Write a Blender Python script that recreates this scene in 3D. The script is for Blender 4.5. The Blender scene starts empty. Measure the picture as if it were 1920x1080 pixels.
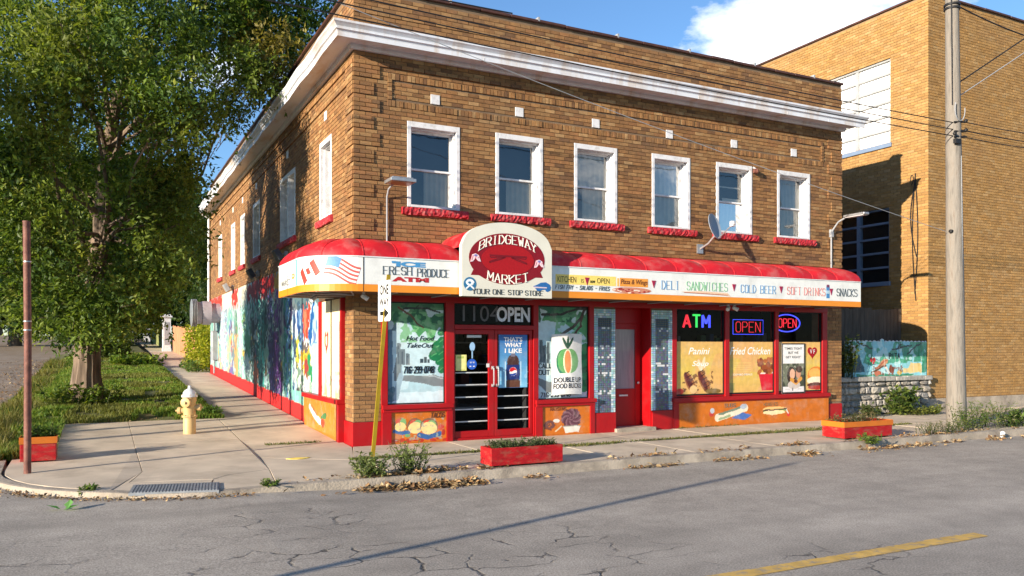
import bpy, bmesh, math, random
import numpy as np
from mathutils import Vector, Matrix
R = math.radians
scene = bpy.context.scene
COL = scene.collection
# ---------------------------------------------------------------- camera, sky, sun, exposure
cam_d = bpy.data.cameras.new("camera"); cam = bpy.data.objects.new("camera", cam_d); COL.objects.link(cam)
cam.location = (-3.974, -13.92, 1.75)
cam.rotation_euler = (R(90), 0, -math.atan2(0.4537, 0.8912))
cam_d.sensor_width = 36; cam_d.lens = 36*1522/1920; cam_d.shift_y = 110/1920
cam_d.clip_start = 0.1; cam_d.clip_end = 2000
scene.camera = cam
SUN_AZ, SUN_EL = R(19), R(14.0)          # shadows run along +x and a little towards +y
sd = Vector((math.cos(SUN_AZ)*math.cos(SUN_EL), math.sin(SUN_AZ)*math.cos(SUN_EL), -math.sin(SUN_EL)))
sun_d = bpy.data.lights.new("sun", 'SUN'); sun_d.energy = 5.0; sun_d.angle = R(0.5); sun_d.color = (1.0, 0.86, 0.69)
sun = bpy.data.objects.new("sun", sun_d); COL.objects.link(sun)
sun.rotation_euler = sd.to_track_quat('-Z', 'Y').to_euler(); sun.location = (-30, -10, 30)
world = bpy.data.worlds.new("World"); scene.world = world; world.use_nodes = True
wt = world.node_tree; wt.nodes.clear()
def wn(t, **k):
    n = wt.nodes.new(t)
    for a, b in k.items(): setattr(n, a, b)
    return n
sky = wn('ShaderNodeTexSky', sky_type='NISHITA', sun_disc=False)
sky.sun_elevation = SUN_EL; sky.sun_rotation = math.atan2(-sd.x, -sd.y)
sky.air_density = 1.0; sky.dust_density = 0.0; sky.ozone_density = 4.5
bg = wn('ShaderNodeBackground'); bg.inputs[1].default_value = 0.11
wo = wn('ShaderNodeOutputWorld')
tc = wn('ShaderNodeTexCoord')
mp_ = wn('ShaderNodeMapping'); mp_.inputs['Scale'].default_value = (1, 1, 2.0)
nz = wn('ShaderNodeTexNoise'); nz.inputs['Scale'].default_value = 5.5; nz.inputs['Detail'].default_value = 9; nz.inputs['Roughness'].default_value = 0.55
cr = wn('ShaderNodeValToRGB'); cr.color_ramp.elements[0].position = 0.60; cr.color_ramp.elements[1].position = 0.72
# one broad cumulus bank beyond the roofs: its place in the sky is a direction, its edge is noise
vd = wn('ShaderNodeVectorMath', operation='DISTANCE'); vd.inputs[1].default_value = Vector((0.70, 0.641, 0.315)).normalized()
ad = wn('ShaderNodeMath', operation='MULTIPLY_ADD'); ad.inputs[1].default_value = -1.7; ad.inputs[2].default_value = 0.36
sm = wn('ShaderNodeMath', operation='ADD')
mx = wn('ShaderNodeMixRGB'); mx.inputs[2].default_value = (7.6, 7.7, 7.9, 1)
L = wt.links.new
L(tc.outputs['Generated'], mp_.inputs[0]); L(mp_.outputs[0], nz.inputs['Vector'])
L(tc.outputs['Generated'], vd.inputs[0]); L(vd.outputs['Value'], ad.inputs[0])
ad.use_clamp = True
L(nz.outputs['Fac'], sm.inputs[0]); L(ad.outputs[0], sm.inputs[1]); L(sm.outputs[0], cr.inputs[0])
L(cr.outputs[0], mx.inputs[0]); L(sky.outputs[0], mx.inputs[1]); L(mx.outputs[0], bg.inputs[0]); L(bg.outputs[0], wo.inputs[0])
vs = scene.view_settings
vs.view_transform = 'Standard'; vs.look = 'None'; vs.gamma = 1.0; vs.use_curve_mapping = False; vs.exposure = 1.08
scene.cycles.max_bounces = 6; scene.cycles.transparent_max_bounces = 12; scene.cycles.caustics_reflective = False; scene.cycles.caustics_refractive = False

# ---------------------------------------------------------------- helpers
def lin(r, g, b):
    f = lambda c: (c/255/12.92 if c/255 <= 0.04045 else ((c/255+0.055)/1.055)**2.4)
    return (f(r), f(g), f(b))
_rng = np.random.default_rng(7)
def gz(x, y):
    return 0.0345*max(0.0, y) if y < 90 else 0.0345*90
def vnoise(U, V, s, seed=0):
    U = np.asarray(U)*s + 57.3*seed; V = np.asarray(V)*s + 31.7*seed
    i = np.floor(U).astype(int); j = np.floor(V).astype(int); fu = U-i; fv = V-j
    fu = fu*fu*(3-2*fu); fv = fv*fv*(3-2*fv)
    h = lambda a, b: (np.sin(a*127.1+b*311.7+seed*74.7)*43758.5453) % 1.0
    return (h(i, j)*(1-fu)+h(i+1, j)*fu)*(1-fv)+(h(i, j+1)*(1-fu)+h(i+1, j+1)*fu)*fv
ORG = {}
def org(o): return ORG.get(o.name, Vector((0, 0, 0))) if o else Vector((0, 0, 0))
def setp(o, label=None, cat=None, group=None, kind=None):
    if label: o['label'] = label
    if cat: o['category'] = cat
    if group: o['group'] = group
    if kind: o['kind'] = kind
    return o
def thing(name, loc, label, cat, group=None):
    o = bpy.data.objects.new(name, None); COL.objects.link(o); o.location = loc; o.empty_display_size = 0.2
    ORG[o.name] = Vector(loc)
    return setp(o, label, cat, group)
def link(name, me, parent=None, label=None, cat=None, group=None, kind=None):
    o = bpy.data.objects.new(name, me); COL.objects.link(o)
    if parent: o.parent = parent; ORG[o.name] = org(parent)
    return setp(o, label, cat, group, kind)
class MB:
    def __init__(s): s.v = []; s.f = []; s.c = []; s.sm = []
    def add(s, vs, fs, col=None, smooth=False):
        n = len(s.v); s.v += [tuple(p) for p in vs]
        for f in fs: s.f.append(tuple(i+n for i in f)); s.sm.append(smooth)
        s.c += [col or (1, 1, 1)]*len(vs)
    def box(s, x0, y0, z0, x1, y1, z1, col=None, mp=None):
        v = [(x, y, z) for x in (x0, x1) for y in (y0, y1) for z in (z0, z1)]
        if mp: v = [mp(*p) for p in v]
        s.add(v, [(0, 1, 3, 2), (4, 6, 7, 5), (0, 4, 5, 1), (2, 3, 7, 6), (0, 2, 6, 4), (1, 5, 7, 3)], col)
    def ub(s, mp, u0, u1, v0, v1, d0, d1, col=None):      # box in a wall frame: along, up, out
        s.box(u0, v0, d0, u1, v1, d1, col, mp)
    def prism(s, pts, mp, d0, d1, col=None):               # outline (u,v) extruded along d
        n = len(pts)
        s.add([mp(u, v, d0) for u, v in pts]+[mp(u, v, d1) for u, v in pts],
              [tuple(range(n-1, -1, -1)), tuple(range(n, 2*n))]+[(i, (i+1) % n, n+(i+1) % n, n+i) for i in range(n)], col)
    def tube(s, pts, rad, n=8, col=None, caps=True):
        pts = [Vector(p) for p in pts]; rr = [float(q) for q in rad] if hasattr(rad, "__len__") else [float(rad)]*len(pts)
        V = []; F = []; up = None
        for i, p in enumerate(pts):
            t = (pts[min(i+1, len(pts)-1)]-pts[max(i-1, 0)]).normalized()
            if up is None: up = Vector((0, 0, 1)) if abs(t.z) < 0.9 else Vector((1, 0, 0))
            a = t.cross(up).normalized(); b = a.cross(t).normalized(); up = b
            V += [p+rr[i]*(a*math.cos(2*math.pi*k/n)+b*math.sin(2*math.pi*k/n)) for k in range(n)]
        for i in range(len(pts)-1):
            for k in range(n): F.append((i*n+k, i*n+(k+1) % n, (i+1)*n+(k+1) % n, (i+1)*n+k))
        if caps: F += [tuple(range(n-1, -1, -1)), tuple((len(pts)-1)*n+k for k in range(n))]
        s.add(V, F, col, True)
    def lathe(s, prof, c, n=16, axis=(0, 0, 1), col=None):
        q = Vector((0, 0, 1)).rotation_difference(Vector(axis)); c = Vector(c); V = []; F = []
        for r, h in prof: V += [c+q@Vector((r*math.cos(2*math.pi*k/n), r*math.sin(2*math.pi*k/n), h)) for k in range(n)]
        for i in range(len(prof)-1):
            for k in range(n): F.append((i*n+k, i*n+(k+1) % n, (i+1)*n+(k+1) % n, (i+1)*n+k))
        F += [tuple(range(n-1, -1, -1)), tuple((len(prof)-1)*n+k for k in range(n))]
        s.add(V, F, col, True)
    def build(s, name, mat, parent=None, attr=False, bevel=0, **k):
        o0 = org(parent); me = bpy.data.meshes.new(name)
        me.from_pydata([(p[0]-o0.x, p[1]-o0.y, p[2]-o0.z) for p in s.v], [], s.f)
        me.polygons.foreach_set('use_smooth', s.sm)
        if attr:
            a = me.color_attributes.new('Col', 'FLOAT_COLOR', 'POINT')
            a.data.foreach_set('color', np.c_[np.array(s.c, float), np.ones(len(s.c))].ravel())
        me.materials.append(mat); me.update()
        bm = bmesh.new(); bm.from_mesh(me); bmesh.ops.recalc_face_normals(bm, faces=bm.faces)
        if any(s.sm):
            for e in bm.edges:
                if len(e.link_faces) == 2 and e.calc_face_angle(0) > 0.7: e.smooth = False
        bm.to_mesh(me); bm.free()
        o = link(name, me, parent, **k)
        if bevel:
            m = o.modifiers.new('bevel', 'BEVEL'); m.width = bevel; m.segments = 2; m.limit_method = 'ANGLE'
        return o
def np_mesh(name, V, F, col, mat, parent=None, smooth=False, **k):
    o0 = org(parent); V = np.asarray(V, np.float32)-np.array(o0, np.float32); F = np.asarray(F, np.int32); m = F.shape[1]
    me = bpy.data.meshes.new(name); me.vertices.add(len(V)); me.vertices.foreach_set('co', V.ravel())
    me.loops.add(F.size); me.loops.foreach_set('vertex_index', F.ravel())
    me.polygons.add(len(F)); me.polygons.foreach_set('loop_start', np.arange(0, F.size, m, dtype=np.int32))
    me.polygons.foreach_set('use_smooth', np.full(len(F), smooth))
    me.update(calc_edges=True)
    if col is not None:
        a = me.color_attributes.new('Col', 'FLOAT_COLOR', 'POINT')
        a.data.foreach_set('color', np.c_[np.asarray(col, np.float32), np.ones(len(V), np.float32)].ravel())
    me.materials.append(mat)
    return link(name, me, parent, **k)
# wall frames: (along, up, out) -> world
front = lambda u, v, d: (u, -d, v)
def side(u, v, d): return (-d, u, v)                 # u is distance back from the corner
def sider(o):                                        # reads left to right when seen from the side street
    return lambda u, v, d: (-d, o-u, v)
def frame(o, U, V, N):
    o, U, V, N = map(Vector, (o, U, V, N))
    return lambda u, v, d: tuple(o+U*u+V*v+N*d)

# ---------------------------------------------------------------- materials
MATS = {}
def M(name, col=(0.5, 0.5, 0.5), rough=0.6, var=0.12, scale=5, bump=0.0, bscale=60, metal=0.0, attr=False, spec=0.4,
      stain=None, stain_amt=0.0, stain_scale=2.0, emit=0, trans=0, coat=0, stretch=(1, 1, 1)):
    m = bpy.data.materials.new(name); m.use_nodes = True; MATS[name] = m
    nt = m.node_tree; N = nt.nodes; LK = nt.links.new; b = N['Principled BSDF']
    b.inputs['Roughness'].default_value = rough; b.inputs['Metallic'].default_value = metal; b.inputs['Specular IOR Level'].default_value = spec
    b.inputs['Coat Weight'].default_value = coat
    t = N.new('ShaderNodeTexCoord'); mpn = N.new('ShaderNodeMapping'); mpn.inputs['Scale'].default_value = stretch
    LK(t.outputs['Object'], mpn.inputs[0])
    if attr:
        a = N.new('ShaderNodeAttribute'); a.attribute_name = 'Col'; src = a.outputs['Color']
    else:
        a = N.new('ShaderNodeRGB'); a.outputs[0].default_value = (*col, 1); src = a.outputs[0]
    n = N.new('ShaderNodeTexNoise'); n.inputs['Scale'].default_value = scale; n.inputs['Detail'].default_value = 6; LK(mpn.outputs[0], n.inputs['Vector'])
    mr = N.new('ShaderNodeMapRange'); mr.inputs[1].default_value = 0.3; mr.inputs[2].default_value = 0.7
    mr.inputs[3].default_value = 1-var; mr.inputs[4].default_value = 1+var; LK(n.outputs['Fac'], mr.inputs[0])
    mul = N.new('ShaderNodeVectorMath'); mul.operation = 'SCALE'; LK(src, mul.inputs[0]); LK(mr.outputs[0], mul.inputs['Scale'])
    out = mul.outputs[0]
    if stain:
        n2 = N.new('ShaderNodeTexNoise'); n2.inputs['Scale'].default_value = stain_scale; n2.inputs['Detail'].default_value = 8; n2.inputs['Roughness'].default_value = 0.65
        LK(mpn.outputs[0], n2.inputs['Vector'])
        r2 = N.new('ShaderNodeMapRange'); r2.inputs[1].default_value = 0.5; r2.inputs[2].default_value = 0.68; r2.inputs[4].default_value = stain_amt; LK(n2.outputs['Fac'], r2.inputs[0])
        mxx = N.new('ShaderNodeMixRGB'); mxx.inputs[2].default_value = (*stain, 1); LK(r2.outputs[0], mxx.inputs[0]); LK(out, mxx.inputs[1]); out = mxx.outputs[0]
    LK(out, b.inputs['Base Color'])
    if bump:
        n3 = N.new('ShaderNodeTexNoise'); n3.inputs['Scale'].default_value = bscale; n3.inputs['Detail'].default_value = 5; LK(mpn.outputs[0], n3.inputs['Vector'])
        bp = N.new('ShaderNodeBump'); bp.inputs['Strength'].default_value = min(1, bump); bp.inputs['Distance'].default_value = 0.01
        LK(n3.outputs['Fac'], bp.inputs['Height']); LK(bp.outputs[0], b.inputs['Normal'])
    if emit:
        LK(out, b.inputs['Emission Color']); b.inputs['Emission Strength'].default_value = emit
    if trans:                                         # leaves let some light through
        tr = N.new('ShaderNodeBsdfTranslucent'); ms = N.new('ShaderNodeMixShader'); ms.inputs[0].default_value = trans
        sc2 = N.new('ShaderNodeVectorMath'); sc2.operation = 'MULTIPLY'; sc2.inputs[1].default_value = (1.5, 1.5, 0.6); LK(out, sc2.inputs[0])
        LK(sc2.outputs[0], tr.inputs[0]); LK(b.outputs[0], ms.inputs[1]); LK(tr.outputs[0], ms.inputs[2])
        LK(ms.outputs[0], N['Material Output'].inputs[0])
    return m
def glass_mat(name, tint=(0.75, 0.8, 0.8), base=0.12, fk=0.6):
    m = bpy.data.materials.new(name); m.use_nodes = True; N = m.node_tree.nodes; LK = m.node_tree.links.new; N.clear()
    o = N.new('ShaderNodeOutputMaterial'); t = N.new('ShaderNodeBsdfTransparent'); t.inputs[0].default_value = (*tint, 1)
    g = N.new('ShaderNodeBsdfGlossy'); g.inputs['Roughness'].default_value = 0.03
    fr = N.new('ShaderNodeLayerWeight'); fr.inputs[0].default_value = 0.35; a = N.new('ShaderNodeMath'); a.operation = 'MULTIPLY_ADD'
    a.inputs[1].default_value = fk; a.inputs[2].default_value = base; a.use_clamp = True
    tcn = N.new('ShaderNodeTexCoord'); nn = N.new('ShaderNodeTexNoise'); nn.inputs['Scale'].default_value = 2.5; LK(tcn.outputs['Object'], nn.inputs['Vector'])
    bp = N.new('ShaderNodeBump'); bp.inputs['Strength'].default_value = 0.12; bp.inputs['Distance'].default_value = 0.02; LK(nn.outputs['Fac'], bp.inputs['Height']); LK(bp.outputs[0], g.inputs['Normal'])
    ms = N.new('ShaderNodeMixShader'); LK(fr.outputs['Fresnel'], a.inputs[0]); LK(a.outputs[0], ms.inputs[0]); LK(t.outputs[0], ms.inputs[1]); LK(g.outputs[0], ms.inputs[2]); LK(ms.outputs[0], o.inputs[0])
    return m
RED = lin(160, 9, 17)
m_brick = M('brown brick', attr=True, rough=0.8, var=0.2, scale=9, bump=0.6, bscale=90, stain=(0.13, 0.085, 0.05), stain_amt=0.45, stain_scale=0.9, stretch=(1, 1, 1.6))
m_mortar = M('brown mortar', (0.18, 0.122, 0.075), 0.9, 0.2, 4, 0.5, 120)
m_tan = M('tan brick', attr=True, rough=0.8, var=0.14, scale=7, bump=0.5, bscale=90, stain=(0.30, 0.17, 0.07), stain_amt=0.4, stain_scale=0.7, stretch=(1, 1, 2.5))
m_tmort = M('tan mortar', (0.27, 0.18, 0.095), 0.9, 0.15, 4)
m_red = M('red gloss paint', RED, 0.42, 0.14, 3, 0.15, 30, stain=(0.16, 0.02, 0.02), stain_amt=0.5, stain_scale=3)
m_plank = M('weathered red planter paint', RED, 0.55, 0.25, 6, 0.5, 25, stain=(0.24, 0.10, 0.06), stain_amt=0.7, stain_scale=5, stretch=(1, 1, 2.5))
m_redstone = M('red painted stone', lin(164, 36, 46), 0.6, 0.25, 14, 1.0, 35, stain=(0.30, 0.22, 0.18), stain_amt=0.45, stain_scale=12)
m_white = M('white paint', (0.68, 0.69, 0.70), 0.5, 0.08, 6, stain=(0.33, 0.31, 0.28), stain_amt=0.5, stain_scale=7)
m_cornice = M('white sheet metal', (0.66, 0.69, 0.74), 0.4, 0.06, 2, 0.12, 6, stain=(0.44, 0.27, 0.10), stain_amt=0.6, stain_scale=1.3, stretch=(1.6, 0.5, 0.35))
m_glass = glass_mat('window glass', (0.85, 0.88, 0.88), 0.13, 0.6)
m_shopglass = glass_mat('shop glass', (0.9, 0.92, 0.92), 0.004, 0.09)
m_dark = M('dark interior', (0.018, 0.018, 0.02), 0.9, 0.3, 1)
m_curtain = M('beige curtain', (0.52, 0.47, 0.38), 0.9, 0.1, 8, stain=(0.25, 0.2, 0.14), stain_amt=0.4)
m_coping = M('brown coping tile', (0.075, 0.032, 0.022), 0.45, 0.3, 6, 0.2)
m_print = M('painted picture', attr=True, rough=0.45, var=0.12, scale=9, coat=0.15, stain=(0.5, 0.48, 0.42), stain_amt=0.22, stain_scale=4)
m_mural = M('wall painting', attr=True, rough=0.7, var=0.08, scale=12, bump=0.3, bscale=25)
m_letter = M('lettering', attr=True, rough=0.5, var=0.12, scale=30)
m_orange = M('orange paint', lin(190, 104, 26), 0.5, 0.1, 4)
m_yellow = M('yellow paint', lin(222, 170, 60), 0.5, 0.1, 4)
m_awnwhite = M('white awning vinyl', (0.74, 0.76, 0.73), 0.4, 0.05, 2, stain=(0.4, 0.4, 0.37), stain_amt=0.3, stain_scale=3)
m_awnor = M('orange awning vinyl', lin(222, 138, 40), 0.4, 0.06, 2)
m_canopy = M('red awning vinyl', lin(186, 24, 34), 0.55, 0.14, 4, 0.25, 18, stain=(0.46, 0.17, 0.15), stain_amt=0.6, stain_scale=2.4)
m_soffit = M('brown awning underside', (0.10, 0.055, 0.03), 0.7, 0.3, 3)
m_cream = M('cream sign board', (0.66, 0.65, 0.55), 0.45, 0.05, 3)
m_steel = M('galvanised steel', (0.42, 0.43, 0.44), 0.4, 0.2, 8, metal=0.7)
m_grey = M('grey painted metal', (0.30, 0.32, 0.34), 0.5, 0.12, 6)
m_blue = M('blue grey paint', (0.16, 0.22, 0.32), 0.5, 0.1, 4)
m_tile = M('glazed mosaic tile', attr=True, rough=0.22, var=0.1, scale=20, spec=0.6)
m_conc = M('concrete paving', (0.53, 0.445, 0.335), 0.85, 0.16, 1.6, 0.5, 70, stain=(0.30, 0.245, 0.18), stain_amt=0.55, stain_scale=1.1)
m_concold = M('old concrete kerb', (0.36, 0.31, 0.245), 0.9, 0.25, 3, 0.9, 40, stain=(0.12, 0.10, 0.085), stain_amt=0.7, stain_scale=2.5)
m_soil = M('bare soil', (0.075, 0.055, 0.036), 0.95, 0.35, 4, 0.9, 25)
m_lawn = M('lawn ground', (0.09, 0.10, 0.03), 0.95, 0.4, 1.2, 0.8, 60, stain=(0.14, 0.10, 0.045), stain_amt=0.6, stain_scale=1.5)
m_leaf = M('tree leaf', attr=True, rough=0.5, var=0.2, scale=0.7, trans=0.42, spec=0.3)
m_blade = M('grass blade', attr=True, rough=0.6, var=0.2, scale=1.0, trans=0.3, spec=0.25)
m_litter = M('dead leaf', attr=True, rough=0.8, var=0.2, scale=3)
m_bark = M('furrowed bark', (0.17, 0.125, 0.09), 0.95, 0.55, 8, 1.0, 11, stretch=(1.5, 1.5, 0.18))
m_wood = M('weathered pole timber', (0.225, 0.205, 0.175), 0.85, 0.35, 9, 0.8, 24, stain=(0.13, 0.10, 0.075), stain_amt=0.75, stain_scale=9, stretch=(2, 2, 0.25))
m_dwood = M('dark fence timber', (0.085, 0.07, 0.055), 0.85, 0.3, 6, 0.4, 30, stretch=(2, 2, 0.3))
m_rust = M('rusty brown steel', (0.16, 0.06, 0.042), 0.65, 0.35, 9, 0.4, 60, stain=(0.30, 0.14, 0.09), stain_amt=0.5, stain_scale=8)
m_black = M('black rubber', (0.012, 0.012, 0.013), 0.6, 0.2)
m_stone = M('rough grey stone', attr=True, rough=0.9, var=0.3, scale=12, bump=1.0, bscale=22)
m_hyd = M('pale yellow hydrant paint', lin(192, 164, 112), 0.5, 0.14, 9, 0.2, 40, stain=(0.40, 0.25, 0.08), stain_amt=0.4, stain_scale=9)
m_hydcap = M('pale blue grey paint', (0.52, 0.56, 0.60), 0.5, 0.15, 9)
m_olive = M('olive yellow post paint', lin(150, 126, 20), 0.5, 0.2, 6, 0.1, 40)
m_door = M('deep red door paint', lin(160, 9, 16), 0.4, 0.1, 3)
m_frost = M('white glazing panel', (0.93, 0.93, 0.93), 0.25, 0.02, 3)
m_alu = M('brushed aluminium', (0.62, 0.62, 0.62), 0.35, 0.08, 10, metal=0.6)
def neon(name, c, s):
    m = bpy.data.materials.new(name); m.use_nodes = True; b = m.node_tree.nodes['Principled BSDF']
    b.inputs['Base Color'].default_value = (*c, 1); b.inputs['Emission Color'].default_value = (*c, 1); b.inputs['Emission Strength'].default_value = s; return m
m_nred, m_ngrn, m_nblu = neon('red neon', (0.9, 0.03, 0.05), 0.6), neon('green neon', (0.05, 0.75, 0.12), 0.6), neon('blue neon', (0.06, 0.08, 1.0), 0.9)

def asphalt(name, base, cracks, leaf=False):
    m = bpy.data.materials.new(name); m.use_nodes = True; N = m.node_tree.nodes; LK = m.node_tree.links.new; b = N['Principled BSDF']
    b.inputs['Roughness'].default_value = 0.82; b.inputs['Specular IOR Level'].default_value = 0.35
    t = N.new('ShaderNodeTexCoord'); P = t.outputs['Object']
    def noise(s, d=5, r=0.6):
        n = N.new('ShaderNodeTexNoise'); n.inputs['Scale'].default_value = s; n.inputs['Detail'].default_value = d; n.inputs['Roughness'].default_value = r; LK(P, n.inputs['Vector']); return n.outputs['Fac']
    def rng(x, a, c, e, f):
        q = N.new('ShaderNodeMapRange'); q.inputs[1].default_value = a; q.inputs[2].default_value = c; q.inputs[3].default_value = e; q.inputs[4].default_value = f; LK(x, q.inputs[0]); return q.outputs[0]
    def mth(op, x, y):
        q = N.new('ShaderNodeMath'); q.operation = op
        for k, w in enumerate((x, y)):
            if isinstance(w, (int, float)): q.inputs[k].default_value = w
            else: LK(w, q.inputs[k])
        return q.outputs[0]
    grain = rng(noise(58, 3, 0.75), 0.3, 0.7, 0.5, 1.5)
    big = rng(noise(0.35, 4), 0.35, 0.65, 0.84, 1.14)
    mid = rng(noise(3.2, 5), 0.3, 0.7, 0.88, 1.12)
    # wheel tracks and seams run along the road
    mp2 = N.new('ShaderNodeMapping'); mp2.inputs['Scale'].default_value = (0.06, 1.7, 1); LK(P, mp2.inputs[0])
    n5 = N.new('ShaderNodeTexNoise'); n5.inputs['Scale'].default_value = 1.0; n5.inputs['Detail'].default_value = 4; LK(mp2.outputs[0], n5.inputs['Vector'])
    trk = rng(n5.outputs['Fac'], 0.35, 0.65, 0.9, 1.1)
    k = mth('MULTIPLY', mth('MULTIPLY', grain, big), mth('MULTIPLY', mid, trk))
    # cracks: cell edges with a wobble, only where the surface has failed
    nv = N.new('ShaderNodeTexNoise'); nv.inputs['Scale'].default_value = 1.6; nv.inputs['Detail'].default_value = 5; LK(P, nv.inputs['Vector'])
    vm = N.new('ShaderNodeVectorMath'); vm.operation = 'MULTIPLY_ADD'; vm.inputs[1].default_value = (0.8, 0.8, 0); LK(nv.outputs['Color'], vm.inputs[0]); LK(P, vm.inputs[2])
    def edge(scale, wid, sx=1.0):
        mm = N.new('ShaderNodeMapping'); mm.inputs['Scale'].default_value = (sx, 1, 1); LK(vm.outputs[0], mm.inputs[0])
        v = N.new('ShaderNodeTexVoronoi'); v.feature = 'DISTANCE_TO_EDGE'; v.voronoi_dimensions = '2D'; v.inputs['Scale'].default_value = scale; LK(mm.outputs[0], v.inputs['Vector'])
        return rng(v.outputs['Distance'], 0, wid, 1, 0)
    def near(c, r):
        d = N.new('ShaderNodeVectorMath'); d.operation = 'DISTANCE'; d.inputs[1].default_value = (*c, 0); LK(P, d.inputs[0]); return rng(d.outputs['Value'], r*0.45, r, 1, 0)
    mask = None
    for c, r in cracks:
        q = near(c, r); mask = q if mask is None else mth('MAXIMUM', mask, q)
    fine = mth('MULTIPLY', mth('MULTIPLY', edge(2.7, 0.042, 0.5), mask), rng(noise(1.9), 0.44, 0.58, 0, 1))
    rough_ = mth('MULTIPLY', edge(0.33, 0.006), rng(noise(0.5), 0.60, 0.66, 0, 1))
    crk = mth('MAXIMUM', fine, mth('MULTIPLY', rough_, 0.55))
    col = N.new('ShaderNodeMixRGB'); col.inputs[1].default_value = (*base, 1); col.inputs[2].default_value = (0.02, 0.018, 0.016, 1)
    sc = N.new('ShaderNodeVectorMath'); sc.operation = 'SCALE'
    LK(mth('MULTIPLY', crk, 0.9), col.inputs[0]); LK(col.outputs[0], sc.inputs[0]); LK(k, sc.inputs['Scale'])
    out = sc.outputs[0]
    if leaf:
        l2 = N.new('ShaderNodeMixRGB'); l2.inputs[2].default_value = (0.22, 0.15, 0.085, 1); LK(rng(noise(1.6, 8, 0.7), 0.44, 0.6, 0, 0.75), l2.inputs[0]); LK(out, l2.inputs[1]); out = l2.outputs[0]
    LK(out, b.inputs['Base Color'])
    h = mth('SUBTRACT', mth('MULTIPLY', noise(70, 3), 0.35), crk)
    bp = N.new('ShaderNodeBump'); bp.inputs['Strength'].default_value = 0.55; bp.inputs['Distance'].default_value = 0.012; LK(h, bp.inputs['Height']); LK(bp.outputs[0], b.inputs['Normal'])
    return m
m_road = asphalt('old asphalt', (0.32, 0.288, 0.245), [((-2.1, -7.1), 1.9), ((-2.2, -5.2), 1.2), ((-0.3, -7.7), 1.7), ((1.9, -9.0), 1.0), ((-5.0, -6.0), 1.2)])
m_side = asphalt('side street asphalt', (0.28, 0.225, 0.17), [((-8, 6), 3), ((-7, 1), 2)], True)

# ---------------------------------------------------------------- lettering
GL = {'A': '00-26-40 12-32', 'B': '00-06-36-45-44-33-03 33-42-41-30-00', 'C': '45-36-16-05-01-10-30-41', 'D': '00-06-26-44-42-20-00',
 'E': '46-06-00-40 03-33', 'F': '46-06-00 03-33', 'G': '45-36-16-05-01-10-30-41-43-23', 'H': '00-06 40-46 03-43', 'I': '20-26', 'J': '36-31-20-10-01',
 'K': '00-06 46-03-40', 'L': '06-00-40', 'M': '00-06-22-46-40', 'N': '00-06-40-46', 'O': '16-05-01-10-30-41-45-36-16', 'P': '00-06-36-45-44-33-03',
 'Q': '16-05-01-10-30-41-45-36-16 22-40', 'R': '00-06-36-45-44-33-03 23-40', 'S': '45-36-16-05-04-13-33-42-41-30-10-01', 'T': '20-26 06-46',
 'U': '06-01-10-30-41-46', 'V': '06-20-46', 'W': '06-10-24-30-46', 'X': '00-46 06-40', 'Y': '06-23-46 23-20', 'Z': '06-46-00-40',
 '0': '16-05-01-10-30-41-45-36-16', '1': '15-26-20', '2': '05-16-36-45-44-00-40', '4': '30-36-02-42', '6': '45-36-16-05-01-10-30-41-42-33-03', '7': '06-46-10',
 '8': '16-05-04-13-33-44-45-36-16 13-02-01-10-30-41-42-33', '9': '44-33-13-04-05-16-36-45-41-30-10', '-': '13-33', '+': '13-33 22-24', '.': '20-21', "'": '26-25', '&': '40-05-16-25-01-10-42', ' ': ''}
def strokes(mb, s, mp, u0, u1, v, h, th, col=(0, 0, 0), serif=False, slant=0.0, d=0.004, bend=None, jit=0, thick=0.0015):
    """stroke lettering filling u0..u1 with height h on baseline v; bend(u, v) can lay it along a curve"""
    n = len(s); adv = (u1-u0)/n; w = adv*0.74; k = 0
    rj = random.Random(len(s)*7+ord(s[0]))
    for i, ch in enumerate(s):
        x0 = u0+i*adv+adv*0.13; dy = rj.uniform(-jit, jit)*h
        for st in GL.get(ch, '').split():
            pts = [(int(p[0])/4, int(p[1])/6) for p in st.split('-')]
            if ch == 'I' or ch == '1': pts = [(p[0]*0.9, p[1]) for p in pts]
            P = [(x0+a*w+slant*b*h, v+dy+b*h) for a, b in pts]
            segs = list(zip(P[:-1], P[1:]))
            if serif:
                for q, (a, b) in ((0, pts[0]), (-1, pts[-1])):
                    nb = pts[1] if q == 0 else pts[-2]
                    if b in (0, 1) and abs(nb[1]-b) > 0.15: segs.append(((P[q][0]-0.19*w, P[q][1]), (P[q][0]+0.19*w, P[q][1])))
            for j, (p, q) in enumerate(segs):
                dx, dz = q[0]-p[0], q[1]-p[1]; l = math.hypot(dx, dz) or 1e-6
                t2 = th*(0.5 if serif and abs(dz) < abs(dx)*0.4 else 1)
                nx, nz_ = -dz/l*t2/2, dx/l*t2/2; ex, ez = dx/l*t2*0.35, dz/l*t2*0.35
                Q = [(p[0]-ex+nx, p[1]-ez+nz_), (p[0]-ex-nx, p[1]-ez-nz_), (q[0]+ex-nx, q[1]+ez-nz_), (q[0]+ex+nx, q[1]+ez+nz_)]
                if bend: Q = [bend(*c) for c in Q]
                k += 1; dd = d+(k % 7)*0.0004
                mb.prism(Q, mp, d-0.003, dd+thick, col)
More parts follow.
